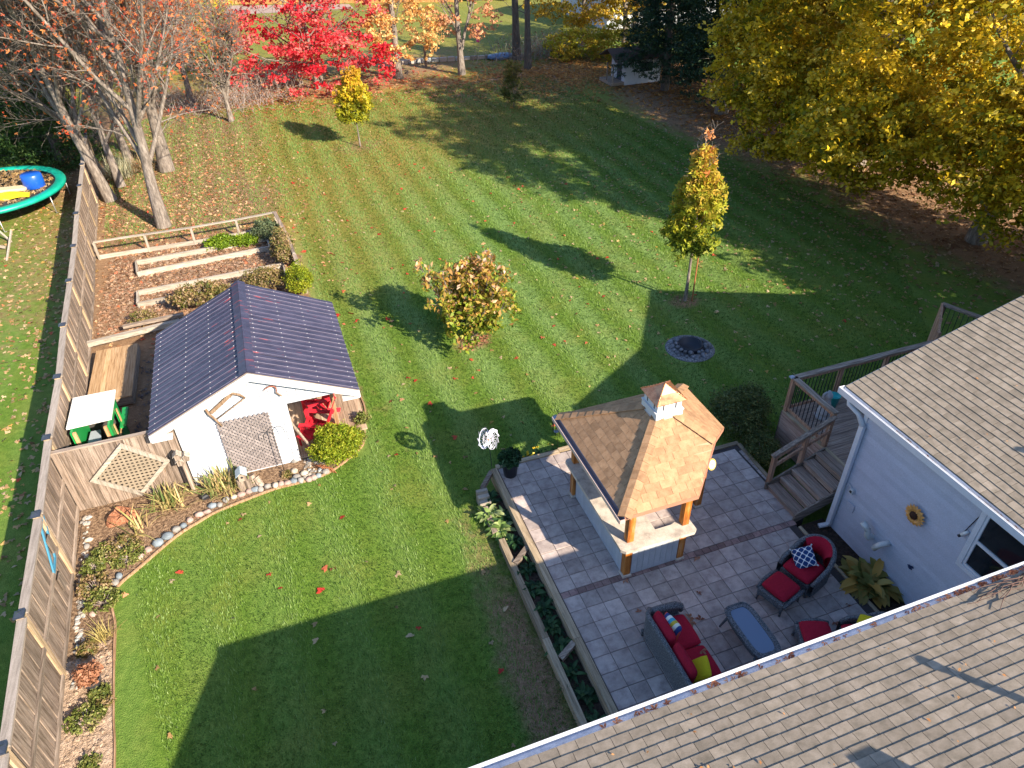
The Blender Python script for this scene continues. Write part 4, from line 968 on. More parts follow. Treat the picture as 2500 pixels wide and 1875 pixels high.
def wendy():
    T = thing('toy_playhouse', 'small green playhouse with flat white roof beside the tall fence', 'playhouse', (-5.2, 16.3, 0))
    G = plain('green_plastic', (.015, .28, .07), rough=.35, spec=.5); O = wood('orange_wood', [(.35, .18, .07), (.6, .36, .18), (.7, .45, .25)], 'z'); D = plain('dark_inside', (.05, .045, .045), rough=.9)
    x0, x1, y0, y1, h = -5.66, -4.80, 15.70, 16.95, 1.28
    q = MB(); q.slab([(-5.74, 15.86, 1.34), (-4.76, 15.90, 1.34), (-4.76, 17.14, 1.34), (-5.74, 17.14, 1.34)], .045); q.build('roof', mat('white_board', [(.66, .66, .66), (.80, .80, .79)], scale=(5, 5, 5), rough=.5, rnd=0), T)
    s = MB(); s.box(-4.85, -4.80, y0, y1, .0, .62); s.box(-4.85, -4.80, y0, y0 + .25, .621, h); s.box(-4.85, -4.80, y1 - .3, y1, .621, h); s.box(-4.85, -4.80, y0 + .251, y1 - .301, 1.1, h); s.box(-4.80, -4.66, 16.35, 17.2, .66, .72); s.build('side_panel', G, T)
    s = MB(); s.box(x0, x0 + .05, y0, y1, 0, h); s.build('side_panel', G, T)
    f = MB(); f.box(-4.79, -4.765, y0 + .24, y1 - .30, .62, .68); f.box(-4.79, -4.765, y0 + .24, y0 + .30, .681, 1.1); f.box(-4.79, -4.765, y1 - .36, y1 - .30, .681, 1.1); f.build('window_frame', O, T)
    for x in (x0 + .06, -4.93): MB().box(x, x + .07, y0 - .04, y0 + .03, 0, h).build('front_post', O, T)
    MB().box(x0, -4.8, y1 - .05, y1, 0, h).build('back_panel', D, T); MB().box(x0 + .051, -4.86, y0 + .05, y1 - .06, .04, .08).build('floor', wood('plywood_floor', [(.28, .15, .07), (.5, .3, .15)], 'x'), T)
    q = MB(); q.slab([(x0 + .15, y0 + .06, .70), (x0 + .5, y0 + .06, .70), (x0 + .42, y0 + .7, .74), (x0 + .2, y0 + .7, .74)], .02); q.build('shelf', plain('grey_shelf', (.35, .40, .48)), T)
    t = tag(MB().lathe((-4.35, 15.9, 0), [(.24, 0), (.30, .34), (.32, .36), (.27, .36), (.22, .3)], 18).build('dark_planter_tub', plain('dark_blue_tub', (.02, .04, .10), rough=.25, spec=.6)), 'dark blue glossy tub beside the green playhouse', 'tub')
    b = thing('toy_bag', 'small pile of orange and white toys on the playhouse floor', 'toys', (-5.25, 16.2, .08))
    MB().lathe((-5.28, 16.25, .08), [(.10, 0), (.15, .08), (.12, .18), (.04, .22)], 10).build('bag', plain('orange_bag', (.55, .22, .05)), b); MB().cbox((-5.15, 16.0, .13), (.14, .1, .08), bev=.02).build('box', WHITE, b)
wendy()
# ================================================================== TRAMPOLINE, SWING SET
def trampoline():
    cx, cy, r, z = -11.4, 35.7, 3.0, .9
    T = thing('trampoline', 'round trampoline with turquoise edge pad and leaf covered mat', 'trampoline', (cx, cy, 0))
    PAD = mat('turquoise_pad', [(.0, .26, .19), (.01, .40, .30)], scale=(3, 3, 3), rough=.4, bump=.2, rnd=0, spec=.5); STL = plain('galvanised_steel', (.5, .52, .55), rough=.35, metal=.6)
    q = MB(); prof = [(r - .42, z + .0), (r - .38, z + .045), (r - .2, z + .06), (r - .02, z + .045), (r + .02, z - .02), (r + .0, z - .11), (r - .03, z - .11), (r - .06, z - .03), (r - .4, z - .03)]
    vs = []; n = 48
    for a, b in prof:
        for k in range(n): t = 2 * math.pi * k / n; vs.append((cx + a * math.cos(t), cy + a * math.sin(t), b))
    m_ = len(prof); q.add(vs, [(i * n + k, i * n + (k + 1) % n, ((i + 1) % m_) * n + (k + 1) % n, ((i + 1) % m_) * n + k) for i in range(m_) for k in range(n)], smooth=True); q.build('edge_pad', PAD, T)
    q = MB(); q.lathe((cx, cy, z - .02), [(.01, 0), (r - .4, .001)], 48); q.build('jumping_mat', plain('black_mat', (.02, .02, .025), rough=.8), T)
    for k in range(8):
        t = 2 * math.pi * (k + .35) / 8; x, y = cx + (r - .08) * math.cos(t), cy + (r - .08) * math.sin(t); MB().tube([(x, y, z - .1), (x, y, .02), (x - .1 * math.sin(t), y + .1 * math.cos(t), .02)], .022, 6).build('leg', STL, T)
    B = plain('blue_plastic', (.01, .09, .50), rough=.3, spec=.5); Y = mat('yellow_plastic', [(.55, .40, .01), (.75, .58, .03)], scale=(4, 4, 4), rough=.45, bump=.5, rnd=0)
    q = MB(); q.lathe((-9.5, 35.3, z + .0), [(.38, 0), (.42, .05), (.42, .55), (.36, .62)], 18, sx=1.0, sy=.9); o = q.build('blue_barrel', B); tag(o, 'blue plastic barrel standing on the trampoline mat', 'barrel')
    q = MB(); vs = []; nx, ny = 12, 6
    for j in range(ny + 1):
        for i in range(nx + 1): u, v = i / nx, j / ny; vs.append((-11.9 + 2.4 * u, 33.9 + .75 * v + .12 * math.sin(3 * u), z + .05 + .14 * math.sin(math.pi * v) + .05 * math.sin(9 * u + 3 * v)))
    q.add(vs, [(j * (nx + 1) + i, j * (nx + 1) + i + 1, (j + 1) * (nx + 1) + i + 1, (j + 1) * (nx + 1) + i) for j in range(ny) for i in range(nx)], smooth=True); o = q.build('yellow_slide', Y); tag(o, 'crumpled yellow plastic slide lying on the trampoline', 'slide')
    q = MB(); q.cbox((-10.9, 35.2, z + .1), (2.3, .5, .12), Matrix.Rotation(-.1, 3, 'Z'), bev=.03); tag(q.build('tan_mat', plain('tan_vinyl', (.62, .50, .33), rough=.6)), 'pale tan folded mat on the trampoline behind the yellow slide', 'mat')
trampoline()
def swing():
    T = thing('play_frame', 'weathered wooden play frame leaning at the left edge below the trampoline', 'play set', (-10.6, 31, 0)); W = PALEW['z']
    for a, b, r in (((-10.15, 31.7, 0), (-11.6, 33.2, 1.5), .07), ((-10.25, 29.7, 0), (-11.3, 31.0, 1.5), .09), ((-10.2, 31.0, .1), (-11.5, 31.2, .5), .08), ((-10.0, 29.9, 0), (-9.95, 31.6, .5), .06)):
        MB().beam(a, b, r, r).build('beam', W, T)
    q = MB(); q.cbox((-11.2, 30.3, .35), (.8, .9, .05)); q.build('platform', W, T)
    q = MB(); q.cbox((-10.75, 30.45, .45), (.35, .3, .12), bev=.03); tag(q.build('blue_swing_seat', plain('blue_plastic2', (.01, .1, .5), rough=.35)), 'blue plastic swing seat on the play frame', 'swing seat')
swing()
# ================================================================== FURNITURE
WICK = mat('grey_wicker', [(.035, .04, .048), (.11, .12, .135), (.20, .21, .23)], scale=(55, 55, 55), rough=.6, bump=1, rnd=.1, bumpd=.01, contrast=1.6, detail=1)
CUSH = mat('crimson_cushion', [(.30, .004, .022), (.42, .008, .035)], scale=(20, 20, 20), rough=.85, bump=.25, rnd=.08, bumpd=.003)
def cushion(q, c, sz, M=None, bulge=.035, n=8, rn=None):
    "pillow-like box: rounded corners, bulging top and bottom"
    M = M or Matrix.Identity(3); c = Vector(c); a, b, d = sz[0] / 2, sz[1] / 2, sz[2] / 2; vs = []
    def P(u, v, s):
        k = (1 - abs(u) ** 6) * (1 - abs(v) ** 6); e = (max(0, 1 - u * u) * max(0, 1 - v * v)) ** .5
        su, sv = u * (1 - .06 * v * v * v * v), v * (1 - .06 * u ** 4)
        return tuple(c + M @ Vector((su * a, sv * b, s * (d * k ** .35 * .999 + bulge * e))))
    G = [-1, -.94, -.8, -.5, -.17, .17, .5, .8, .94, 1]; m_ = len(G)
    for s in (1, -1):
        for v in G:
            for u in G: vs.append(P(u, v, s))
    F = []
    for j in range(m_ - 1):
        for i in range(m_ - 1):
            k = j * m_ + i; F.append((k, k + 1, k + m_ + 1, k + m_)); k2 = k + m_ * m_; F.append((k2, k2 + m_, k2 + m_ + 1, k2 + 1))
    return q.add(vs, F, rn, smooth=True)
def piping(q, c, sz, M=None, r=.008):
    M = M or Matrix.Identity(3); c = Vector(c); a, b = sz[0] / 2, sz[1] / 2
    pts = [c + M @ Vector((x * a, y * b, 0)) for x, y in ((-.96, -.96), (.96, -.96), (.96, .96), (-.96, .96), (-.96, -.96))]
    return q.tube(pts, r, 5)
def loveseat():
    x0, x1, y0, y1, z = 4.66, 5.46, 5.02, 6.78, ZP
    T = thing('wicker_loveseat', 'dark grey wicker loveseat with two crimson seat cushions near the house gutter', 'loveseat', (5.05, 5.9, z))
    f = MB(); f.cbox(((x0 + x1) / 2 + .06, 5.9, z + .24), (x1 - x0 - .14, y1 - y0 - .1, .24), bev=.03); f.build('seat_frame', WICK, T)
    # curved back wall
    b = MB(); N_ = 18; P = []
    for i in range(N_ + 1):
        t = i / N_; y = y0 + .03 + (y1 - y0 - .06) * t; e = abs(2 * t - 1); x = x0 + .05 + .0 * e + .20 * max(0, e - .86) / .14 * .6; P.append((x, y, z + .74 - .05 * e ** 4))
    b.tube(P, .048, 8); vs = []
    for (x, y, zz) in P: vs += [(x - .03, y, z + .10), (x - .04, y, zz), (x + .04, y, zz), (x + .05, y, z + .10)]
    k = len(P); b.add(vs, [(4 * i + a_, 4 * i + 4 + a_, 4 * i + 4 + (a_ + 1) % 4, 4 * i + (a_ + 1) % 4) for i in range(k - 1) for a_ in range(4)], smooth=False); b.build('backrest', WICK, T)
    for y in (y1 - .07, y0 + .07):
        a = MB(); a.tube([(x0 + .1, y, z + .68), (x0 + .3, y, z + .66), (x1 - .12, y, z + .60), (x1 - .01, y, z + .52), (x1 + .01, y, z + .40)], [.05, .065, .075, .07, .05], 10); a.box(x0 + .1, x1 - .05, y - .03, y + .03, z + .12, z + .6); a.build('armrest', WICK, T)
    for x in (x0 + .06, x1 - .05):
        for y in (y0 + .07, y1 - .07): MB().tube([(x, y, z), (x, y, z + .16)], [.025, .035], 8).build('leg', WICK, T)
    for yc in (6.28, 5.60):
        sc = MB(); cushion(sc, (5.16, yc, z + .42), (.62, .665, .13), bulge=.02); s_ = sc.build('seat_cushion', CUSH, T)
        piping(MB(), (5.16, yc, z + .455), (.60, .65)).build('piping', CUSH, s_) if False else None
        M = Matrix.Rotation(math.radians(74), 3, 'Y'); bc = MB(); cushion(bc, (4.83, yc, z + .62), (.46, .64, .13), Matrix.Rotation(math.radians(-76), 3, 'Y'), bulge=.03); bc.build('back_cushion', CUSH, T)
    st = mat_stripes(); q = MB(); M = Matrix.Rotation(math.radians(12), 3, 'Z') @ Matrix.Rotation(math.radians(-72), 3, 'Y')
    cushion(q, (4.98, 6.28, z + .68), (.40, .42, .05), M, bulge=.055); tag(q.build('striped_pillow', st), 'striped blue white and yellow pillow leaning on the loveseat back', 'pillow')
    q = MB(); cushion(q, (5.06, 5.45, z + .58), (.42, .40, .05), Matrix.Rotation(math.radians(-20), 3, 'Z') @ Matrix.Rotation(math.radians(-40), 3, 'Y'), bulge=.06); tag(q.build('yellow_pillow', plain('yellow_fabric', (.60, .50, .01), rough=.9)), 'plain yellow pillow lying at the gutter end of the loveseat', 'pillow')
def mat_stripes():
    m_ = bpy.data.materials.new('striped_fabric'); m_.use_nodes = True; nt = m_.node_tree; N = nt.nodes; L = nt.links
    g = N.new('ShaderNodeTexCoord'); s = N.new('ShaderNodeSeparateXYZ'); L.new(g.outputs['Object'], s.inputs[0])
    t = mth(nt, 'FRACT', mth(nt, 'MULTIPLY', mth(nt, 'ADD', s.outputs[1], 0), 2.3)); r = ramp(nt, [(.7, .75, .7)] * 8); r.color_ramp.interpolation = 'CONSTANT'
    for e, c in zip(r.color_ramp.elements, [(.02, .05, .2), (.72, .72, .62), (.55, .42, .05), (.05, .35, .5), (.75, .75, .68), (.02, .05, .2), (.65, .1, .06), (.1, .45, .55)]): e.color = (*c, 1)
    L.new(t, r.inputs[0]); L.new(r.outputs[0], N['Principled BSDF'].inputs['Base Color']); N['Principled BSDF'].inputs['Roughness'].default_value = .9; return m_
loveseat()
def ottoman(loc, rz, label):
    T = thing('wicker_ottoman', label, 'ottoman', loc, 'wicker ottomans with crimson cushions', rz)
    f = MB(); f.cbox((0, 0, .24), (.60, .56, .20), bev=.03); f.build('frame', WICK, T, local=True)
    for y in (-.30, .30):
        MB().tube([(-.30, y, .30), (-.1, y * 1.04, .36), (.12, y * 1.04, .37), (.30, y, .33)], [.03, .045, .045, .035], 8).build('side_roll', WICK, T, local=True)
    q = MB(); cushion(q, (0, 0, .40), (.54, .54, .11), bulge=.025); q.build('cushion', CUSH, T, local=True)
    for x in (-.27, .27):
        for y in (-.25, .25): MB().tube([(x * 1.05, y * 1.05, 0), (x, y, .18)], [.022, .03], 8).build('leg', WICK, T, local=True)
def armchair(loc, rz, label):
    T = thing('wicker_armchair', label, 'armchair', loc, 'round backed wicker armchairs', rz)
    # faces -x locally; rounded barrel back towards +x
    f = MB(); f.cbox((0, 0, .24), (.66, .62, .20), bev=.03); f.build('seat_frame', WICK, T, local=True)
    P = []; R0 = .36
    for i in range(25):
        t = i / 24; a = math.radians(-90 + 180 * t); x = .12 + .40 * math.cos(a); y = .37 * math.sin(a)
        h = .80 - .26 * abs(2 * t - 1) ** 2.2; P.append((x, y, h))
    P = [(-.33, -.36, .40), (-.18, -.38, .50)] + P + [(-.18, .38, .50), (-.33, .36, .40)]
    b = MB(); b.tube(P, [.035, .045] + [.05] * 25 + [.045, .035], 8); vs = []
    for (x, y, h) in P:
        l = math.hypot(x - .1, y) or 1; nx, ny = ((x - .1) / l, y / l) if x > .1 else (0, 1 if y > 0 else -1); vs += [(x + nx * .03, y + ny * .03, .12), (x + nx * .04, y + ny * .04, h), (x - nx * .04, y - ny * .04, h), (x - nx * .04, y - ny * .04, .12)]
    k = len(P); b.add(vs, [(4 * i + a_, 4 * i + 4 + a_, 4 * i + 4 + (a_ + 1) % 4, 4 * i + (a_ + 1) % 4) for i in range(k - 1) for a_ in range(4)]); b.build('backrest', WICK, T, local=True)
    q = MB(); cushion(q, (-.05, 0, .40), (.62, .60, .12), bulge=.025); q.build('seat_cushion', CUSH, T, local=True)
    q = MB(); n, m_ = 16, 6; vs = []
    for s in (0, 1):
        for j in range(m_ + 1):
            for i in range(n + 1):
                a = math.radians(-62 + 124 * i / n); r = .33 - s * .11 * (math.sin(math.pi * min(1, max(0, j / m_))) ** .5); v = j / m_
                h = .42 + v * (.42 - .10 * abs(2 * i / n - 1) ** 2); vs.append((.11 + (r + .05 * v) * math.cos(a), (r * 1.0) * math.sin(a), h))
    w_ = (n + 1) * (m_ + 1); F = []
    for s in (0, 1):
        for j in range(m_):
            for i in range(n): k = s * w_ + j * (n + 1) + i; F.append((k, k + 1, k + n + 2, k + n + 1))
    q.add(vs, F, smooth=True); q.build('back_cushion', CUSH, T, local=True)
    for x in (-.30, .36):
        for y in (-.28, .28): MB().tube([(x * 1.05, y * 1.05, 0), (x, y, .18)], [.022, .03], 8).build('leg', WICK, T, local=True)
A_ = math.radians(17)
ottoman((7.52, 6.50, ZP), A_, 'crimson topped wicker ottoman pushed against the chaise chair by the siding')
armchair((8.26, 6.73, ZP), A_, 'round backed wicker armchair with crimson cushions beside the siding')
ottoman((7.47, 5.40, ZP), math.radians(-22), 'crimson topped wicker ottoman half hidden by the lower roof gutter')
armchair((8.20, 5.02, ZP), math.radians(-22), 'wicker armchair mostly hidden behind the lower roof gutter')
def trellis_pillow():
    m_ = bpy.data.materials.new('blue_trellis_fabric'); m_.use_nodes = True; nt = m_.node_tree; N = nt.nodes; L = nt.links
    g = N.new('ShaderNodeTexCoord'); s = N.new('ShaderNodeSeparateXYZ'); L.new(g.outputs['Object'], s.inputs[0])
    u = mth(nt, 'MULTIPLY', s.outputs[0], 46); v = mth(nt, 'MULTIPLY', s.outputs[1], 46)
    f = mth(nt, 'ABSOLUTE', mth(nt, 'ADD', mth(nt, 'COSINE', u), mth(nt, 'COSINE', v))); k = mth(nt, 'LESS_THAN', f, .33)
    mx = N.new('ShaderNodeMix'); mx.data_type = 'RGBA'; L.new(k, mx.inputs[0]); mx.inputs[6].default_value = (.006, .04, .16, 1); mx.inputs[7].default_value = (.75, .77, .8, 1); L.new(mx.outputs[2], N['Principled BSDF'].inputs['Base Color']); N['Principled BSDF'].inputs['Roughness'].default_value = .9
    q = MB(); cushion(q, (0, 0, 0), (.40, .40, .04), bulge=.06); T = thing('patterned_pillow', 'navy pillow with white trellis pattern propped on the round backed armchair', 'pillow', (8.22, 6.80, ZP + .60))
    T.rotation_euler = (Matrix.Rotation(A_, 3, 'Z') @ Matrix.Rotation(math.radians(-38), 3, 'Y') @ Matrix.Rotation(math.radians(52), 3, 'Z')).to_euler()
    q.build('pillow_body', m_, T, local=True)
    p = MB(); p.tube([(-.19, -.19, 0), (.19, -.19, 0), (.19, .19, 0), (-.19, .19, 0), (-.19, -.19, 0)], .008, 6); p.build('piping', WHITE, T, local=True)
    for x in (-1, 1):
        for y in (-1, 1): MB().tube([(x * .19, y * .19, 0), (x * .215, y * .215, .0)], [.012, .016], 6).build('tassel', WHITE, T, local=True)
trellis_pillow()
q = MB(); cushion(q, (8.16, 5.10, ZP + .72), (.36, .36, .04), Matrix.Rotation(math.radians(-22), 3, 'Z') @ Matrix.Rotation(math.radians(-55), 3, 'Y') @ Matrix.Rotation(math.radians(45), 3, 'Z'), bulge=.05); tag(q.build('yellow_pillow', MC['yellow_fabric']), 'yellow pillow on the armchair with only its corner showing above the gutter', 'pillow')
def coffee():
    z = ZP; T = thing('coffee_table', 'long wicker coffee table with frosted glass top between the seats', 'table', (6.43, 5.87, z))
    def ring(hw, hl, n=40, sq=.42):
        P = []
        for i in range(n):
            t = 2 * math.pi * i / n; c, s = math.cos(t), math.sin(t); P.append((6.43 + hw * math.copysign(abs(c) ** sq, c), 5.87 + hl * math.copysign(abs(s) ** (sq * 1.15), s)))
        return P
    O = ring(.27, .56); I = ring(.195, .48); n = len(O); q = MB(); vs = [(x, y, z + .42) for x, y in O] + [(x, y, z + .45) for x, y in O] + [(x, y, z + .45) for x, y in I] + [(x, y, z + .41) for x, y in I]
    q.add(vs, [(a * n + i, a * n + (i + 1) % n, ((a + 1) % 4) * n + (i + 1) % n, ((a + 1) % 4) * n + i) for a in range(4) for i in range(n)], smooth=False); q.build('rim', WICK, T)
    q = MB(); q.tube([(x, y, z + .445) for x, y in O] + [(*O[0], z + .445)], .022, 6, cap=False); q.build('rim_roll', WICK, T)
    g = bpy.data.materials.new('frosted_blue_glass'); g.use_nodes = True; b = g.node_tree.nodes['Principled BSDF']; b.inputs['Base Color'].default_value = (.20, .27, .40, 1); b.inputs['Roughness'].default_value = .15; b.inputs['Transmission Weight'].default_value = .2; b.inputs['IOR'].default_value = 1.45
    q = MB(); q.add([(x, y, z + .44) for x, y in I] + [(x, y, z + .433) for x, y in I], [tuple(range(n)), tuple(reversed(range(n, 2 * n)))]); q.build('glass_top', g, T)
    O2 = ring(.25, .50); q = MB(); q.add([(x, y, z + .30) for x, y in O2] + [(x, y, z + .42) for x, y in O], [(i, (i + 1) % n, n + (i + 1) % n, n + i) for i in range(n)]); q.build('apron', WICK, T)
    for sx in (-1, 1):
        for sy in (-1, 1): MB().tube([(6.43 + sx * .20, 5.87 + sy * .42, z + .36), (6.43 + sx * .27, 5.87 + sy * .50, z)], [.03, .018], 8).build('leg', WICK, T)
coffee()
# ================================================================== POT, SPINNER, CHIME, FIRE PIT, BIRD HOUSES
def small_things():
    c = (3.88, 11.62, .36); T = thing('black_plant_pot', 'black plant pot with dark green leaves on the patio corner', 'plant pot', c)
    MB().lathe(c, [(.15, 0), (.20, .36), (.215, .37), (.215, .40), (.195, .40), (.19, .33)], 20).build('pot', plain('black_plastic', (.012, .016, .03), rough=.35), T)
    MB().lathe(c, [(.185, .32), (.186, .34)], 16).build('soil', SOIL, T)
    T = thing('wind_spinner', 'metal double wheel wind spinner on a thin stake above the lawn', 'wind spinner', (3.55, 11.95, .3)); S = plain('spinner_silver', (.62, .64, .76), rough=.4)
    x, y, z = 3.39, 11.62, 1.6; MB().tube([(3.55, 11.98, .3), (x, y, z)], .008, 6).build('stake', BLACKM, T)
    ax = Vector((.70, -.66, .25)).normalized(); a = ax.cross(Vector((0, 0, 1))).normalized(); b = a.cross(ax)
    for s in (-1, 1):
        c = Vector((x, y, z)) + ax * .10 * s; q = MB()
        w = MB(); w.tube([c + (a * math.cos(t) + b * math.sin(t)) * .23 for t in np.linspace(0, 2 * math.pi, 25)], .008, 5, cap=False)
        for i in range(9):
            t = 2 * math.pi * i / 9; d = a * math.cos(t) + b * math.sin(t); t2 = t + .66; d2 = a * math.cos(t2) + b * math.sin(t2)
            q.slab([c + d * .17 + ax * .03 * s, c + d * .235 + ax * .0, c + d2 * .235 + ax * .05 * s, c + d2 * .165 + ax * .07 * s], .003); w.tube([c, c + d * .10 + ax * .04 * s, c + d2 * .2 + ax * .03 * s], .006, 5)
        w.build('spokes', S, T); q.build('wheel_blades', S, T)
    MB().lathe((x, y, z - .05), [(.02, 0), (.05, .05), (.02, .10)], 10).build('hub', plain('orange_paint', (.6, .16, .02)), T)
    T = thing('wind_chime', 'round wind chime hanging from a hook by the pavilion corner', 'wind chime', (5.35, 12.25, 0)); x, y = 5.28, 12.2; S2 = plain('chime_blue', (.25, .32, .45), rough=.3, metal=.4)
    MB().tube([(5.35, 12.25, 0), (5.33, 12.24, 1.35), (5.30, 12.22, 1.42), (x, y, 1.38)], .007, 6).build('stake', BLACKM, T); MB().lathe((x, y, 1.18), [(.02, 0), (.12, .01), (.12, .035), (.03, .06)], 16).build('top_disc', S2, T)
    for i in range(6): t = i * math.pi / 3; MB().tube([(x + .09 * math.cos(t), y + .09 * math.sin(t), 1.17), (x + .09 * math.cos(t), y + .09 * math.sin(t), .82 - .03 * i)], .009, 6).build('tube', BLACKM, T)
    MB().lathe((x, y, .78), [(.06, 0), (.07, .015), (.01, .03)], 10).build('clapper', S2, T)
    # fire pit
    fx, fy = 10.87, 15.17; o = MB(); o.lathe((fx, fy, 0), [(.74, .0), (.72, .022), (.01, .026)], 36); tag(o.build('ash_bed', mat('dark_gravel', [(.04, .045, .055), (.14, .15, .17), (.34, .35, .38)], scale=(34, 34, 34), bump=1, bumpd=.03, contrast=1.8)), 'round patch of dark gravel under the stone fire pit', kind='stuff')
    T = thing('fire_pit', 'round fire pit of stacked stones on dark gravel in the shaded lawn', 'fire pit', (fx, fy, .02)); r = random.Random(5)
    SM = mat('fire_pit_stone', [(.05, .055, .07), (.13, .14, .165), (.24, .25, .29)], scale=(12, 12, 12), bump=.5, rnd=.4)
    for ring, (R0, n, zz) in enumerate(((.52, 19, .05), (.43, 15, .13), (.60, 9, .03))):
        for i in range(n):
            t = 2 * math.pi * (i + r.random() * .5) / n; rock((fx + R0 * math.cos(t) * (1 + r.uniform(-.06, .06)), fy + R0 * math.sin(t), zz), r.uniform(.055, .10), SM, T, r)
    MB().lathe((fx, fy, .02), [(.36, 0), (.36, .17), (.345, .17), (.345, .02), (.01, .021)], 28).build('steel_ring', plain('burnt_steel', (.02, .025, .04), rough=.5), T)
    W = GREYW['z']
    T = thing('bird_house_pair', 'pair of white roofed bird houses on a post beside the side fence', 'bird house', (-3.2, 14.0, 0))
    MB().cbox((-3.2, 14.05, .6), (.08, .08, 1.2)).build('post', W, T)
    for dx, dz in ((-.06, 1.22), (.10, 1.14), (-.05, 1.05)):
        b = MB(); b.cbox((-3.2 + dx, 14.0, dz), (.13, .14, .15)).build('box', W, T) if False else None
        bx = MB().cbox((-3.2 + dx, 14.0, dz), (.12, .13, .14)).build('box', W, T); q = MB(); x = -3.2 + dx; q.slab([(x, 13.91, dz + .14), (x, 14.09, dz + .14), (x - .1, 14.09, dz + .05), (x - .1, 13.91, dz + .05)], .01); q.slab([(x, 14.09, dz + .14), (x, 13.91, dz + .14), (x + .1, 13.91, dz + .05), (x + .1, 14.09, dz + .05)], .01); q.build('roof', PALEW['x'], bx)
    T = thing('bird_house', 'small weathered bird house with pale blue roof on cut logs in the mulched bed', 'bird house', (-2.05, 13.72, .36)); MB().cbox((-2.05, 13.72, .46), (.16, .18, .2)).build('box', GREYW['z'], T)
    q = MB(); x, y, z = -2.05, 13.72, .66; q.slab([(x, y - .14, z), (x, y + .14, z), (x - .13, y + .14, z - .11), (x - .13, y - .14, z - .11)], .012); q.slab([(x, y + .14, z), (x, y - .14, z), (x + .13, y - .14, z - .11), (x + .13, y + .14, z - .11)], .012); q.build('roof', plain('pale_blue_roof', (.38, .48, .55)), T); MB().tube([(x, y - .095, .48), (x, y - .088, .48)], .03, 10).build('entrance', BLACKM, T)
    for x, y, h, ln, l in ((-2.12, 13.70, .36, 0, 'tallest cut log under the small bird house'), (-1.96, 13.72, .34, .0, 'second cut log under the small bird house'), (-1.80, 13.78, .28, .25, 'split log leaning beside the bird house logs'), (-1.70, 13.70, .24, .28, 'short split log at the end of the log group')):
        q = MB(); q.tube([(x, y, .02), (x - ln * .3, y + ln * .4, h)], [.085, .08], 9, smooth=False); tag(q.build('cut_log', GREYW['z']), l, 'log')
    T = thing('tree_stump', 'reddish rotten tree stump in the bed below the diamond trellis', 'stump', (-4.75, 13.75, 0)); q = MB(); vs = []; r = random.Random(3); n = 16
    pr = [(.34, 0), (.30, .08), (.27, .16), (.22, .22), (.12, .17), (.02, .15)]
    for a, b in pr:
        for k in range(n): t = 2 * math.pi * k / n; j = 1 + .22 * math.sin(3 * t + a * 9) + r.uniform(-.09, .09); vs.append((-4.75 + a * j * math.cos(t), 13.75 + a * .8 * j * math.sin(t), b * (1 + r.uniform(-.3, .3))))
    q.add(vs, [(i * n + k, i * n + (k + 1) % n, (i + 1) * n + (k + 1) % n, (i + 1) * n + k) for i in range(len(pr) - 1) for k in range(n)]); q.build('stump_body', mat('rotten_wood', [(.08, .03, .015), (.26, .11, .06), (.4, .2, .12)], scale=(16, 16, 16), bump=1, bumpd=.03), T)
    tag(MB().cbox((-2.98, 13.72, .09), (.16, .14, .13), Matrix.Rotation(.5, 3, 'Z'), bev=.03).build('black_lamp', BLACKM), 'small black garden spotlight beside the yellowing iris clump', 'garden light')
    T = thing('bark_pot', 'grey plastic pot of dry brown leaves on the bare soil by the tall fence', 'plant pot', (-4.93, 9.45, .03)); MB().lathe((-4.93, 9.45, .03), [(.12, 0), (.17, .22), (.18, .24), (.165, .24), (.15, .2)], 18).build('pot', plain('dark_grey_pot', (.06, .06, .075), rough=.4), T); MB().lathe((-4.93, 9.45, .03), [(.155, .20), (.156, .21)], 16).build('soil', SOIL, T)
    # painted picture frames on the tall fence
    T = thing('blue_window_frame', 'old turquoise window frame hung on the tall fence near its middle', 'window frame', (-5.5, 11.6, 1.0)); BL = plain('turquoise_frame', (.05, .22, .36), rough=.5)
    def fx_(y): return fence_x(y) + .10
    for (ya, za, yb, zb) in ((12.5, 1.78, 12.1, 1.72), (12.1, 1.72, 11.55, 1.0), (12.5, 1.78, 11.95, 1.02), (11.95, 1.02, 11.55, 1.0)): MB().beam((fx_(ya) - .01, ya, za), (fx_(yb) - .01, yb, zb), .05, .03, upv=(1, 0, 0)).build('frame_bar', BL, T)
    for yy, zz in ((12.0, 1.35), (11.55, .72)): T2 = thing('wall_plaque', 'small weathered wooden plaque on the tall fence %s the turquoise frame' % ('overlapping' if yy > 11.8 else 'below'), 'plaque', (-5.5, yy, zz)); MB().cbox((fx_(yy) + .03, yy, zz), (.03, .2, .34)).build('board', GREYW['z'], T2)
    # tripod stakes next to the porch
    T = thing('wooden_stake', 'weathered wooden stake leaning beside the golden cedar', 'stake', (-.35, 14.3, 0)); MB().beam((-.22, 14.05, .05), (-.75, 14.5, 1.15), .05, .04).build('pole', GREYW['z'], T); MB().beam((-.80, 14.42, 1.1), (-.62, 14.6, 1.2), .03, .03).build('cross_piece', GREYW['z'], T)
    T = thing('rusty_claw', 'rusty iron garden ornament with curved bars at the end of the stone row', 'garden ornament', (-.25, 13.7, 0)); RI = plain('rust_iron', (.30, .11, .05), rough=.8)
    for i in range(6): t = i / 5; MB().tube([(-.42 + .05 * i, 13.86 - .03 * i, .02), (-.36 + .05 * i, 13.80 - .03 * i, .16), (-.26 + .05 * i, 13.72 - .03 * i, .13), (-.2 + .05 * i, 13.66 - .03 * i, .02)], .010, 6).build('curved_bar', RI, T)
    MB().tube([(-.42, 13.9, .1), (-.15, 13.75, .12)], .012, 6).build('bar', RI, T)
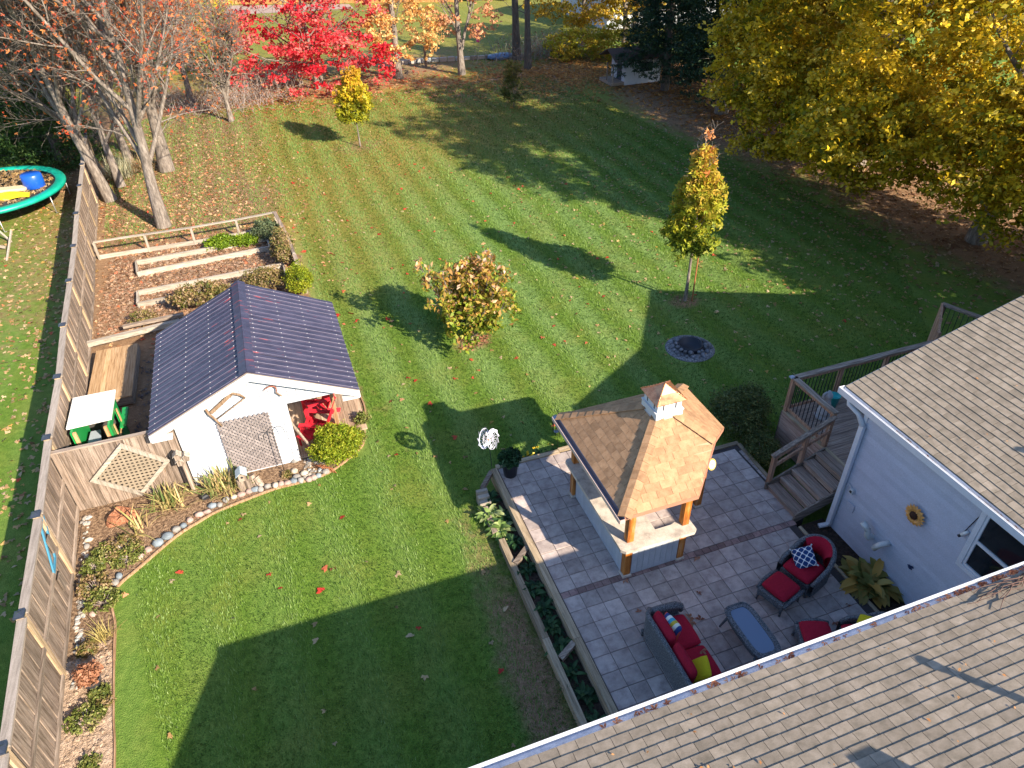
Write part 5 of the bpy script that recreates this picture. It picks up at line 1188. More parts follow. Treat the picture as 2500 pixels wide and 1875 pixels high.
def rock(c, r_, m_, parent, R, label=None, cat=None, group=None, flat=.7):
    q = MB(); vs = []; n, k = 7, 5; el = R.uniform(.85, 1.25); ph = R.random() * 6
    for j in range(1, k):
        a = math.pi * j / k
        for i in range(n): t = 2 * math.pi * i / n + ph; rr = r_ * (1 + R.uniform(-.13, .13)); vs.append((c[0] + rr * el * math.sin(a) * math.cos(t), c[1] + rr / el * math.sin(a) * math.sin(t), c[2] + rr * flat * math.cos(a)))
    vs += [(c[0], c[1], c[2] + r_ * flat), (c[0], c[1], c[2] - r_ * flat)]; F = [(j * n + i, (j + 1) * n + i, (j + 1) * n + (i + 1) % n, j * n + (i + 1) % n) for j in range(k - 2) for i in range(n)]
    F += [(len(vs) - 2, i, (i + 1) % n) for i in range(n)] + [(len(vs) - 1, (k - 2) * n + (i + 1) % n, (k - 2) * n + i) for i in range(n)]
    q.add(vs, F, smooth=True); o = q.build('stone', m_, parent); return tag(o, label, cat, group)
small_things()
ORD = ['', 'first', 'second', 'third', 'fourth', 'fifth', 'sixth', 'seventh', 'eighth', 'ninth', 'tenth', 'eleventh', 'twelfth', 'thirteenth', 'fourteenth', 'fifteenth', 'sixteenth', 'seventeenth', 'eighteenth', 'nineteenth', 'twentieth', 'twenty first']
def stones():
    R = random.Random(8)
    for i, (x, y) in enumerate([(-2.932, 13.251), (-2.818, 13.41), (-2.655, 13.379), (-2.517, 13.502), (-2.34, 13.53), (-2.162, 13.543), (-1.991, 13.592), (-1.852, 13.605), (-1.727, 13.574), (-1.564, 13.611), (-1.384, 13.576), (-1.244, 13.572), (-1.095, 13.549), (-0.963, 13.566), (-0.872, 13.701), (-0.792, 13.534), (-0.679, 13.749), (-0.599, 13.494), (-0.486, 13.519), (-0.372, 13.544), (-0.183, 13.628), (-0.865, 14.298), (-0.904, 13.922), (-3.106, 13.226), (-3.306, 13.12), (-3.443, 12.993), (-3.598, 12.935), (-3.769, 12.782), (-3.966, 12.658), (-4.159, 12.522), (-4.31, 12.375), (-4.702, 11.971), (-4.762, 11.815), (-5.441, 13.105), (-5.423, 13.296), (-5.116, 11.129), (-5.372, 12.274)]):
        big = .075 + .028 * R.random()
        if i in (27, 28): big = .125
        if i >= 33: big = .08
        cn = ('pinkish', 'cream', 'grey', 'blue grey')[(i * 7 + i // 3) % 4] if i not in (27, 28) else 'blue grey'; sz = 'large' if big > .11 else 'small' if big < .085 else 'rounded'
        mc = {'pinkish': (.36, .26, .23), 'cream': (.46, .40, .33), 'grey': (.27, .26, .25), 'blue grey': (.19, .23, .27)}[cn]
        if i <= 20: l = '%s %s edging stone, %s from the bird house logs towards the cedar' % (sz, cn, ORD[i + 1])
        elif i in (21, 22): l = '%s %s stone %s the white shed corner by the porch' % (sz, cn, 'touching' if i == 21 else 'just below')
        elif i <= 30: l = '%s %s edging stone, %s from the bird house logs towards the fence' % (sz, cn, ORD[i - 22])
        elif i <= 32: l = '%s %s stone, %s of the two set apart at the edging bend' % (sz, cn, 'upper' if i == 31 else 'lower')
        else: l = '%s %s stone at the foot of the tall fence, %s of four' % (sz, cn, {33: 'third', 34: 'top', 35: 'bottom', 36: 'second lowest'}[i])
        rock((x, y, .05), big, mat('stone_' + cn.replace(' ', '_'), [tuple(c * .6 for c in mc), mc, tuple(min(1, c * 1.35) for c in mc)], scale=(12, 12, 12), bump=.4, rnd=.15), None, R, l, 'stone', 'round stones edging the garden bed')
    # cobbles at the porch foot
    q = MB()
    for k in range(70):
        x, y = -.7 + .55 * R.random(), 13.6 + .65 * R.random(); r_ = R.uniform(.02, .05); q.cbox((x, y, .05), (r_ * 2, r_ * 1.6, r_ * 1.2), Matrix.Rotation(R.random() * 3, 3, 'Z'), R.random(), bev=r_ * .45)
    for k in range(110):
        y = 9.5 + 4.6 * R.random(); x = fence_x(y) + .16 + .16 * R.random(); r_ = R.uniform(.02, .055); q.cbox((x, y, .05), (r_ * 2, r_ * 1.6, r_ * 1.2), Matrix.Rotation(R.random() * 3, 3, 'Z'), R.random(), bev=r_ * .45)
    tag(q.build('loose_cobbles', STONEM), 'small loose stones by the porch foot and along the fence', kind='stuff')
stones()
# ================================================================== FAR BUILDINGS AND YARD EDGE
def far():
    # small white playhouse with porch
    T = thing('small_white_cabin', 'little white cabin with porch half hidden by the dark spruce at the far lawn edge', 'playhouse', (24, 43.8, 0)); W = SHW
    x0, x1, y0, y1, h = 22.95, 25.5, 43.25, 45.2, 1.55
    MB().box(x0, x1, y0, y1, 0.02, h).build('wall', W, T)
    q = MB(); xm = x0 - .05; q.slab([(x0 - .85, 44.25, h + .55), (x0 - .85, y0 - .25, h + .0), (x1 + .2, y0 - .25, h + .0), (x1 + .2, 44.25, h + .55)], .05); q.slab([(x1 + .2, 44.25, h + .55), (x1 + .2, y1 + .25, h), (x0 - .85, y1 + .25, h), (x0 - .85, 44.25, h + .55)], .05); q.build('roof', plain('brown_leafy_roof', (.08, .05, .04), rough=.9), T)
    MB().box(x0 - .03, x0 - .002, 43.75, 44.35, .05, 1.35).build('door', plain('dark_door', (.04, .045, .08)), T)
    q = MB(); q.box(x0 - .9, x0 - .01, y0 + .05, y1 - .1, .05, .22); q.build('porch_floor', GREYW['x'], T)
    for y in (y0 + .1, 44.2): MB().cbox((x0 - .8, y, .75), (.07, .07, 1.1)).build('porch_post', GREYW['z'], T)
    w_ = MB(); w_.box(24.0, 24.9, y0 - .02, y0 - .004, .75, 1.3); wo = w_.build('window', plain('dark_window', (.02, .03, .04), rough=.15), T)
    # far wooden fence, boards as one joined part plus posts
    T = thing('far_cedar_fence', 'orange cedar fence far away along the top edge', 'fence', (8, 86, 0)); C = wood('orange_cedar', [(.30, .13, .04), (.52, .25, .09), (.62, .33, .14)], 'z', rnd=.15)
    a, b = Vector((-1.5, 91.5, 0)), Vector((23, 80.3, 0)); n = 140; d = (b - a) / n; q = MB(); q.cbox((0, 0, .95), (d.length * .93, .03, 1.9)); me = q.mesh('board', C); R = Matrix.Rotation(math.atan2(d.y, d.x), 3, 'Z')
    for i in range(n): piece('board', me, T, a + d * (i + .5), R)
    for i in range(0, n + 1, 14): p = a + d * i; MB().cbox((p.x, p.y, 1.0), (.14, .14, 2.0)).build('post', C, T)
    # stone edging row and posts
    T = thing('stone_border', 'low pale stone border between the two lawns behind the orange trees', 'border', (14, 54.8, 0)); R = random.Random(2)
    P = [(9.6, 55.1), (11.0, 55.25), (12.7, 55.2), (15.5, 54.6), (18.2, 54.2), (20.5, 53.6)]
    for a, b in zip(P, P[1:]):
        k = int(math.hypot(b[0] - a[0], b[1] - a[1]) / .5)
        for i in range(k): t = (i + .5) / k; MB().cbox((a[0] + (b[0] - a[0]) * t, a[1] + (b[1] - a[1]) * t, .14), (.50, .26, .28 + R.uniform(-.05, .05)), Matrix.Rotation(math.atan2(b[1] - a[1], b[0] - a[0]) + R.uniform(-.05, .05), 3, 'Z'), bev=.03).build('stone_block', STONEM, T)
    tag(MB().cbox((12.45, 53.6, .7), (.16, .16, 1.4)).build('wooden_post', GREYW['z']), 'weathered post standing at the stone border between two trees', 'post')
    q = MB(); vs = []
    q.lathe((18.2, 53.9, 0), [(.5, 0), (.95, .12), (.9, .3), (.5, .38), (.05, .4)], 16, sx=1.1, sy=.6); tag(q.build('blue_tarp', mat('blue_tarp', [(.08, .18, .42), (.22, .36, .62)], scale=(7, 7, 7), rough=.4, bump=1, bumpd=.1)), 'pale blue tarp bundle at the foot of the dark trunks', 'tarp')
    q = MB(); q.cbox((17.6, 57.5, 1.0), (.22, .22, .9), bev=.05); tag(q.build('pink_toy', plain('pink_plastic', (.6, .08, .25))), 'small pink toy hanging beside the darker trunk', 'toy')
    # white neighbouring house behind the trees
    T = thing('neighbour_house', 'white sided neighbouring house glimpsed behind the yellow trees', 'house', (35, 62, 0)); MB().box(29.8, 42, 60, 70, 0, 3.4).build('wall', SHW, T); q = MB(); q.slab([(29.2, 59.4, 3.3), (42.6, 59.4, 3.3), (42.6, 65, 6), (29.2, 65, 6)], .1); q.slab([(42.6, 65, 6), (42.6, 70.6, 3.3), (29.2, 70.6, 3.3), (29.2, 65, 6)], .1) if False else q.slab([(29.2, 65, 6), (42.6, 65, 6), (42.6, 70.6, 3.3), (29.2, 70.6, 3.3)], .1); q.build('roof', plain('far_roof', (.08, .07, .07), rough=.9), T)
    for x in (31, 33.6, 36.5): o = MB().box(x, x + 1.2, 59.97, 59.99, 1.1, 2.4).build('window', plain('dark_window', (.02, .03, .04)), T)
    T = thing('white_trailer', 'long low white trailer roof at the very top edge beside the cedar fence', 'trailer', (22, 80, 0)); MB().cbox((25.5, 80.8, .75), (6.5, 1.8, 1.0), Matrix.Rotation(-.42, 3, 'Z'), bev=.1).build('body', WHITE, T)
    for k in (-1.6, 1.6): MB().tube([(25.5 + k, 79.6 - k * .42, .3), (25.5 + k, 79.9 - k * .42, .3)], .3, 12).build('wheel', BLACKM, T)
    q = MB(); q.add([(-2, 84, .012), (5, 82.5, .012), (12, 81.5, .012), (12, 84.5, .012), (-2, 90.5, .012)], [(0, 1, 2, 3, 4)]); tag(q.build('gravel_path', mat('pale_gravel', [(.34, .25, .22), (.55, .43, .38)], scale=(3, 3, 3))), 'pale gravel area in front of the far fence', kind='structure')
far()
# ================================================================== VEGETATION
def nrm(a): return a / np.maximum(np.linalg.norm(a, axis=-1, keepdims=True), 1e-9)
def tubes_np(P, Rr, n):
    m_, k, _ = P.shape; d = nrm(np.gradient(P, axis=1)); o = nrm(P[:, -1] - P[:, 0])
    ref = np.where(np.abs(o[:, 2:3]) > .85, np.array([[1., 0, 0]]), np.array([[0, 0, 1.]]))[:, None, :]
    a = nrm(np.cross(d, np.broadcast_to(ref, d.shape))); b = np.cross(a, d)
    t = np.arange(n) * 2 * np.pi / n
    V = P[:, :, None, :] + (a[:, :, None, :] * np.cos(t)[None, None, :, None] + b[:, :, None, :] * np.sin(t)[None, None, :, None]) * Rr[:, :, None, None]
    idx = np.arange(m_ * k * n).reshape(m_, k, n); j = np.roll(idx, -1, axis=2)
    F = np.stack([idx[:, :-1], j[:, :-1], j[:, 1:], idx[:, 1:]], -1).reshape(-1, 4)
    return V.reshape(-1, 3), F
def grow(base, levels, r0, seed, d0=(0, 0, 1), lean=0):
    """levels: list of dict(L, n, ang, up, wob, t0). first entry is the trunk (n trunks). returns list of (P,R) per level"""
    g = np.random.default_rng(seed); K = 6; out = []
    S = np.array([base], float); D = np.array([d0], float); Ln = np.array([levels[0]['L']]); Rd = np.array([r0])
    for li, lv in enumerate(levels):
        if li > 0:
            P, R_ = out[-1]; m_ = len(P); n = lv['n']
            t = lv.get('t0', .3) + (1 - lv.get('t0', .3)) * (np.arange(n)[None, :] + g.random((m_, n))) / n; t = np.minimum(t, .995)
            f = t * (K - 1); i = np.floor(f).astype(int).clip(0, K - 2); w = (f - i)[..., None]; r = np.arange(m_)[:, None]
            S = (P[r, i] * (1 - w) + P[r, i + 1] * w).reshape(-1, 3); pd = nrm(P[r, i + 1] - P[r, i]); rr = (R_[r, i] * (1 - w[..., 0]) + R_[r, i + 1] * w[..., 0])
            q = nrm(g.normal(size=pd.shape)); q = nrm(q - (q * pd).sum(-1, keepdims=True) * pd)
            an = np.radians(lv['ang']) * (.75 + .5 * g.random(t.shape))[..., None]
            D = nrm(pd * np.cos(an) + q * np.sin(an)).reshape(-1, 3)
            Ln = (lv['L'] * (1.15 - lv.get('taper', .6) * t) * (.7 + .6 * g.random(t.shape))).reshape(-1); Rd = np.minimum(rr * .75, lv.get('r', 9)).reshape(-1)
        P = np.zeros((len(S), K, 3)); P[:, 0] = S; d = D.copy()
        for k in range(1, K):
            d = nrm(d + g.normal(size=d.shape) * lv.get('wob', .12) + np.array([0, 0, lv.get('up', .05)])); P[:, k] = P[:, k - 1] + d * (Ln / (K - 1))[:, None]
        P[:, :, 2] = np.maximum(P[:, :, 2], base[2] + .02)
        tp = np.linspace(1, lv.get('tip', .25), K)[None, :]; R_ = Rd[:, None] * tp
        out.append((P, R_))
    return out
def branch_mesh(out, m_, off, sides=(10, 6, 4, 3, 3), flare=1.3, minr=.004):
    Vs, Fs, b = [], [], 0
    for (P, R_), n in zip(out, sides):
        R2 = np.maximum(R_, minr).copy()
        if b == 0: R2[:, 0] *= flare
        V, F = tubes_np(P, R2, n); Vs.append(V); Fs.append(F + b); b += len(V)
    return rawmesh('trunk', np.concatenate(Vs) - np.array(off), np.concatenate(Fs), m_, smooth=True)
def leaves_np(C, size, g, up=.5, N0=None, fold=.25, lobes=1, asp=.55, lw=.36):
    n = len(C); N_ = g.normal(size=(n, 3)); N_[:, 2] += up * 2
    if N0 is not None: N_ += N0
    N_ = nrm(N_); q = g.normal(size=(n, 3)); q = nrm(q - (q * N_).sum(-1, keepdims=True) * N_); s = np.cross(N_, q)
    sz = size * (.65 + .7 * g.random(n))[:, None]
    Vs = []; 
    for k in range(lobes):
        a = 0 if lobes == 1 else math.radians((-62, 0, 62)[k]); ln = 1 if k == 1 or lobes == 1 else .82
        d = q * math.cos(a) + s * math.sin(a); e = -q * math.sin(a) + s * math.cos(a); w_ = asp if lobes == 1 else lw
        b0 = C - q * sz * .5 if lobes == 1 else C - q * sz * .35
        Vs.append(np.stack([b0, b0 + d * sz * .5 * ln + e * sz * w_ * .5 + N_ * sz * fold * .3, b0 + d * sz * ln - N_ * sz * .12, b0 + d * sz * .5 * ln - e * sz * w_ * .5 + N_ * sz * fold * .3], 1))
    V = np.stack(Vs, 1).reshape(-1, 3); F = np.arange(n * lobes * 4).reshape(-1, 4); return V, F
def leaf_obj(name, C, size, mat_, rnd, parent, g, kind=None, **k):
    V, F = leaves_np(C, size, g, **k); lb = k.get('lobes', 1); off = np.array(worg(parent)) if parent is not None else 0
    me = rawmesh(name, V - off, F, mat_, np.repeat(np.clip(rnd, 0, 1), lb)); o = link(name, me, parent)
    return tag(o, kind=kind)
def sprays(cent, rad, per, g, flat=.45, droop=.25):
    "leaf positions: per leaves around every centre in a flattened drooping disc; rad scalar or array"
    n = len(cent); a = g.random((n, per)) * 2 * np.pi; r = np.sqrt(g.random((n, per))) * (rad if np.isscalar(rad) else rad[:, None])
    x = r * np.cos(a); y = r * np.sin(a); z = g.normal(size=(n, per)) * flat * .3 * (rad if np.isscalar(rad) else rad[:, None]) - droop * r
    tl = g.normal(size=(n, 2)) * .35; z = z + x * tl[:, :1] + y * tl[:, 1:]
    return (cent[:, None, :] + np.stack([x, y, z], -1)).reshape(-1, 3)
def shell(c, r, n, g, lo=.55, zmin=-1):
    d = nrm(g.normal(size=(n * 3, 3))); d = d[d[:, 2] > zmin][:n]; rr = (lo + (1 - lo) * g.random(len(d)) ** .5)[:, None]
    lump = 1 + .16 * np.sin(d[:, :1] * 5 + c[0]) * np.cos(d[:, 1:2] * 6 + c[1]) + .10 * np.sin(d[:, 2:] * 9)
    return np.array(c) + d * rr * np.array(r) * lump
BARK = mat('grey_bark', [(.07, .06, .052), (.19, .16, .14), (.33, .29, .26)], scale=(14, 14, 3), bump=1, bumpd=.03, rnd=.1, contrast=1.3, fine=40)
BARKD = mat('dark_bark', [(.035, .03, .028), (.10, .085, .075), (.17, .15, .14)], scale=(14, 14, 3), bump=1, bumpd=.03, rnd=.1)
TWIG = mat('twig_bark', [(.20, .16, .145), (.36, .30, .28), (.48, .42, .40)], scale=(6, 6, 6), bump=0, rnd=.15)
def tree(label, base, H, r0, seed, levels, leafc, nleaf, lsz, group=None, bark=None, name='maple_tree', d0=(0, 0, 1), jit=.12, lobes=1, lastk=1, stems=None, zlo=0, trans=.35):
    T = thing(name, label, 'tree', base, group); outs = []
    g = np.random.default_rng(seed); st = stems or [(base, d0, r0)]
    Vs = []; tips = []
    for i, (b, d, r) in enumerate(st):
        o = grow(b, levels, r, seed + i * 13, d); tm = branch_mesh(o, [bark or BARK], base, sides=(10, 6, 4, 3, 3)); link('trunk', tm, T)
        for P, R_ in o[-lastk:]: tips.append(P[:, 1:].reshape(-1, 3))
    tips = np.concatenate(tips); tips = tips[tips[:, 2] > zlo]
    sel = tips[g.integers(0, len(tips), nleaf)] + g.normal(size=(nleaf, 3)) * jit
    leaf_obj('crown', sel, lsz, leafmat(*leafc, trans=trans), g.random(nleaf), T, g, lobes=lobes, up=.3); return T
ORL = ('orange_red_leaves', [(.52, .05, .03), (.62, .12, .04), (.56, .17, .05), (.40, .12, .05), (.70, .28, .08), (.60, .08, .06)])
LV = lambda s=1.0: [dict(L=8.5 * s, wob=.04, up=.1, tip=.35), dict(L=6.4 * s, n=14, ang=36, up=.13, wob=.08, t0=.24, taper=.3, tip=.22, r=.10), dict(L=2.7 * s, n=12, ang=44, up=.03, wob=.13, t0=.12, tip=.3, r=.035), dict(L=1.3 * s, n=8, ang=50, up=.03, wob=.16, t0=.12, tip=.35, r=.012), dict(L=.5 * s, n=3, ang=48, up=.0, wob=.18, t0=.2, tip=.4, r=.006)]
tree('tall sparse maple with a pale straight trunk beside the vegetable garden', (-4.41, 30.94, 0), 13, .24, 21, LV(1), ORL, 5600, .11, 'sparse maples in the left corner', lastk=2, lobes=3)
tree('sparse maple with two mossy stems crowding the tall fence', (-6.75, 34.9, 0), 12, .22, 22, LV(.95), ORL, 5000, .115, 'sparse maples in the left corner', stems=[((-6.75, 34.9, 0), (-.10, .05, 1), .22), ((-6.45, 36.6, 0), (-.02, .12, 1), .17), ((-6.2, 39.5, 0), (-.06, .0, 1), .19), ((-7.4, 38.2, 0), (-.14, .0, 1), .18)], lastk=2, lobes=3)
tree('sparse maple with a thick grey trunk just behind the first one', (-4.5, 38.1, 0), 13, .30, 24, LV(1.05), ORL, 6500, .12, 'sparse maples in the left corner', lastk=2, lobes=3)
tree('slender sparse maple furthest back on the left against the yellow crowns', (-3.4, 50.3, 0), 11, .2, 27, LV(.6), ORL, 700, .13, 'sparse maples in the left corner', lastk=2)
tree('low bare branching tree leaning over the brush pile on the left', (-1.2, 45.5, 0), 8, .14, 29, LV(.5), ORL, 900, .15, 'sparse maples in the left corner', lastk=2)
tree('sparse maple growing behind the trampoline spruces', (-9.6, 47, 0), 11, .26, 31, LV(.95), ORL, 4200, .13, 'sparse maples in the left corner', lastk=2)
# red maple
def red_maple():
    b = (4.45, 50.7, 0); T = thing('red_maple', 'brilliant crimson red maple at the far end of the lawn', 'tree', b); g = np.random.default_rng(5)
    for k, (x, y, d) in enumerate(((4.45, 50.7, (0, 0, 1)), (4.9, 52.2, (.08, .05, 1)), (3.6, 52.6, (-.12, .05, 1)))):
        o = grow((x, y, 0), [dict(L=5.5, wob=.05, up=.1, tip=.3), dict(L=4.4, n=10, ang=62, up=.05, wob=.08, t0=.28, tip=.25, r=.06), dict(L=1.6, n=6, ang=45, up=.03, wob=.12, t0=.2, r=.02)], .17 if k == 0 else .10, 40 + k, d); link('trunk', branch_mesh(o, [BARK], b), T)
    C = []
    # flat layered sprays reaching outwards
    for i in range(330):
        a = g.random() * 2 * np.pi; rr = 5.6 * g.random() ** .55; h = 1.2 + 5.6 * g.random(); rr *= (1.0 if h < 4 else 1.15 - .12 * (h - 3)); C.append((4.3 + rr * math.cos(a) * 1.0, 51 + rr * math.sin(a) * .75, max(.8, h - .14 * rr)))
    C = np.array(C); C = C[g.random(len(C)) < (.05 + 1.15 * vnoise(C[:, 0] + 9, C[:, 2] * 1.6 + 5, 1.3, 4))]
    L_ = sprays(C, .62, 62, g, flat=.5, droop=.12); cl = np.repeat(g.random(len(C)), 62)
    leaf_obj('crown', L_, .19, leafmat('crimson_leaves', [(.42, .006, .015), (.62, .015, .035), (.76, .06, .08), (.76, .17, .16), (.82, .34, .28)], trans=.4), .55 * cl + .45 * g.random(len(L_)), T, g, up=.6, lobes=1, asp=.8)
red_maple()
def leafy(label, base, trunk, clumps, nspray, per, srad, cols, lsz, seed, name='maple_tree', group=None, lo=.5, bark=None, up=.5, asp=.6, flat=.5, droop=.25, thin=0, lobes=1, cmix=.55, jit=.25):
    "tree: trunk levels + clumps [(centre, radii)]"
    T = thing(name, label, 'tree', base, group); g = np.random.default_rng(seed)
    if trunk:
        for i, t in enumerate(trunk if isinstance(trunk, list) else [trunk]):
            o = grow(t['b'], t['lv'], t['r'], seed + i, t.get('d', (0, 0, 1))); link('trunk', branch_mesh(o, [bark or BARK], base), T)
    C = np.concatenate([shell(c, r, int(nspray * w_), g, lo) for c, r, w_ in clumps])
    if thin: C = C[vnoise(C[:, 0] * 1.3 + C[:, 1] + 40, C[:, 2] * 1.4 + 30, 1.1, seed) > thin]
    C = C[C[:, 2] > .35]; cl = np.repeat(g.random(len(C)), per); L_ = sprays(C, srad * (.7 + .6 * g.random(len(C))), per, g, flat, droop); L_[:, 2] = np.maximum(L_[:, 2], .08)
    leaf_obj('crown', L_, lsz, leafmat(*cols, jit=jit), cmix * cl + (1 - cmix) * g.random(len(L_)), T, g, up=up, asp=asp, lobes=lobes); return T
YL = ('yellow_orange_leaves', [(.42, .20, .03), (.60, .32, .03), (.66, .42, .04), (.72, .50, .10), (.50, .34, .05)])
OR2 = ('orange_tan_leaves', [(.62, .26, .06), (.72, .40, .12), (.80, .55, .26), (.66, .33, .08)])
TAN = ('tan_orange_leaves', [(.50, .20, .09), (.64, .30, .15), (.72, .42, .24)])
LVS = [dict(L=7.5, wob=.05, up=.1, tip=.4), dict(L=3.2, n=12, ang=52, up=.08, wob=.12, t0=.28, tip=.25, r=.05), dict(L=1.2, n=6, ang=45, up=.03, wob=.15, t0=.2, r=.018), dict(L=.5, n=4, ang=45, wob=.2, r=.008)]
leafy('orange tree with pale peach leaves right of the crimson maple', (9.97, 51.4, 0), dict(b=(9.97, 51.4, 0), lv=LVS, r=.26), [((10.6, 50.8, 3.2), (2.7, 2.2, 2.0), 1)], 150, 34, .42, OR2, .19, 51, thin=.35, asp=.8)
leafy('small tree with dull tan leaves and a forked pale trunk', (14.2, 50.5, 0), [dict(b=(14.2, 50.5, 0), lv=LVS, r=.22, d=(-.04, 0, 1)), dict(b=(14.3, 50.5, 1.6), lv=[dict(L=5, wob=.06, up=.06, tip=.3), dict(L=2.4, n=8, ang=48, up=.06, wob=.14, t0=.2, r=.04), dict(L=.9, n=6, ang=45, wob=.2, r=.012)], r=.10, d=(.35, 0, 1))], [((14.6, 50.4, 4.0), (2.6, 2.2, 2.4), 1)], 110, 26, .36, TAN, .18, 53, thin=.4, asp=.8)
for i, (x, y, l) in enumerate(((19.2, 53.2, 'tall dark straight trunk beside the blue tarp'), (18.95, 50.2, 'tall dark slender trunk nearer the lawn than the blue tarp'))):
    leafy(l, (x, y, 0), dict(b=(x, y, 0), lv=[dict(L=14, wob=.015, up=.05, tip=.6), dict(L=2.2, n=14, ang=70, up=.04, wob=.15, t0=.2, tip=.25, r=.03), dict(L=.8, n=5, ang=45, wob=.2, r=.01)], r=.26 - .05 * i), [((x, y, 9), (2, 2, 2), 1)], 30, 20, .4, YL, .18, 60 + i, bark=BARKD)
leafy('bright yellow leaved tree behind the sparse maples on the left', (-3.5, 60, 0), dict(b=(-3.5, 60, 0), lv=LVS, r=.2), [((-3.5, 60, 4.4), (3.6, 3, 2.8), 1), ((-8.0, 62, 5.5), (3, 3, 2.6), .6)], 240, 40, .5, ('lemon_leaves', [(.30, .26, .02), (.55, .46, .02), (.70, .60, .04), (.60, .36, .03)]), .22, 70, thin=.3, asp=.8)
leafy('orange yellow tree at the upper left corner behind the dark spruces', (-15, 58, 0), dict(b=(-15, 58, 0), lv=LVS, r=.2), [((-15, 58, 4.5), (4, 3, 3.2), 1), ((-9.5, 56, 4.0), (2.6, 3, 2.4), .6)], 240, 40, .5, YL, .22, 71, thin=.25, asp=.8)
leafy('golden brown tree crown at the top middle above the leaf covered ground', (25.5, 55.5, 0), [dict(b=(28.2, 53.5, 0), lv=LVS, r=.22), dict(b=(29.6, 54.5, 0), lv=LVS, r=.26), dict(b=(25.5, 55.5, 0), lv=LVS, r=.18)], [((25.5, 55.0, 4.6), (4.4, 3.2, 3.2), 1), ((30.5, 54, 5.2), (3.2, 3, 3.0), .5)], 380, 42, .55, ('golden_brown_leaves', [(.26, .13, .02), (.46, .26, .03), (.62, .42, .04), (.66, .50, .07), (.36, .30, .04)]), .21, 72, thin=.3, asp=.8)
leafy('low lime and gold shrub in front of the white neighbouring house', (25.8, 50.2, 0), None, [((25.8, 50.2, 1.3), (1.8, 1.4, 1.3), 1), ((23.2, 51.5, 1.1), (2.2, 1.4, 1.1), 1)], 90, 40, .4, ('lime_gold_leaves', [(.22, .26, .02), (.42, .40, .03), (.55, .38, .04), (.32, .16, .04)]), .17, 73, name='shrub', asp=.7)
# bare brush thickets
def thicket(label, c, r, n, h, seed, lf=True):
    g = np.random.default_rng(seed); T = thing('brush_thicket', label, 'bush', (*c, 0)); m_ = n; S = np.stack([c[0] + g.normal(size=n) * r[0], c[1] + g.normal(size=n) * r[1], np.zeros(n)], 1)
    K = 5; P = np.zeros((n, K, 3)); P[:, 0] = S; d = nrm(g.normal(size=(n, 3)) * .5 + np.array([0, 0, 1]))
    for k in range(1, K): d = nrm(d + g.normal(size=d.shape) * .25); P[:, k] = P[:, k - 1] + d * (h / 4 * (.6 + .8 * g.random(n)))[:, None]
    P[:, :, 2] = np.maximum(P[:, :, 2], .02); V, F = tubes_np(P, np.linspace(.014, .005, K)[None] * np.ones((n, 1)), 3); link('branches', rawmesh('branches', V - np.array([*c, 0]), F, TWIG), T)
    if lf: leaf_obj('leaves', P[:, 1:].reshape(-1, 3)[g.integers(0, n * 4, n * 2)] + g.normal(size=(n * 2, 3)) * .08, .13, leafmat('brown_leaves', [(.20, .08, .04), (.38, .18, .08), (.50, .28, .13)]), g.random(n * 2), T, g)
thicket('tangled dark brush left of the crimson maple', (-.9, 49.5), (2.0, 1.2), 420, 1.5, 81)
thicket('purple brown brush between the dark trunks and the golden tree', (21.5, 53.3), (2.2, .7), 420, 1.7, 82)
# conifers
def conifer(label, base, H, R0, seed, cols, z0=.3, n=900, per=26, lsz=.16, name='spruce_tree', tr=.16, barkm=None, lo=.0):
    T = thing(name, label, 'tree', base); g = np.random.default_rng(seed); o = grow(base, [dict(L=H, wob=.01, up=.1, tip=.12), dict(L=R0 * .9, n=46, ang=85, up=-.03, wob=.05, t0=max(.03, z0 / H), taper=.95, tip=.3, r=.035)], tr, seed); link('trunk', branch_mesh(o, [barkm or BARKD], base, sides=(9, 4)), T)
    t = g.random(n) ** 1.15; z = z0 + t * (H - z0); rad = R0 * (1 - (z - z0) / (H - z0)) ** .8 * (.45 + .6 * g.random(n)); a = g.random(n) * 2 * np.pi
    layer = .5 + .5 * np.sin(z * 5 + a * 2 + seed); rad *= .78 + .30 * layer
    C = np.stack([base[0] + rad * np.cos(a), base[1] + rad * np.sin(a), z - rad * .25], 1); C[:, 2] = np.maximum(C[:, 2], .2); L_ = sprays(C, .36 * (.6 + .8 * g.random(n)), per, g, .35, .45)
    cl = np.repeat(g.random(n), per); leaf_obj('crown', L_, lsz, leafmat(*cols, trans=.12), .6 * cl + .4 * g.random(len(L_)), T, g, up=.35, asp=.28); return T
DG = ('dark_spruce_needles', [(.006, .022, .014), (.014, .045, .022), (.03, .07, .03), (.05, .09, .03)])
CG = ('cedar_green', [(.015, .05, .012), (.03, .085, .018), (.07, .13, .025), (.11, .16, .03)])
conifer('tall dark spruce behind the trampoline nearest the tall fence', (-9.6, 41.3, 0), 8.5, 2.3, 91, CG, n=900)
conifer('dark spruce behind the left part of the trampoline', (-12.6, 41.8, 0), 9, 2.6, 92, CG, n=900)
conifer('dark spruce between the other two behind the trampoline', (-11.0, 45.2, 0), 10, 2.8, 93, CG, n=800)
conifer('tall dark green spruce standing over the small white cabin', (24.7, 41.2, 0), 13.5, 3.1, 94, DG, z0=1.9, n=1700, per=30, lsz=.19, tr=.22)
conifer('dark spruce with thick grey trunk between the cabin and the golden maples', (25.2, 35.6, 0), 14, 3.3, 95, DG, z0=2.4, n=1500, per=30, lsz=.19, tr=.32, barkm=BARK)
conifer('dark spruce behind the white cabin among yellow crowns', (28.0, 47, 0), 14, 3.2, 96, DG, z0=1.0, n=1100, per=28, lsz=.2, tr=.22)
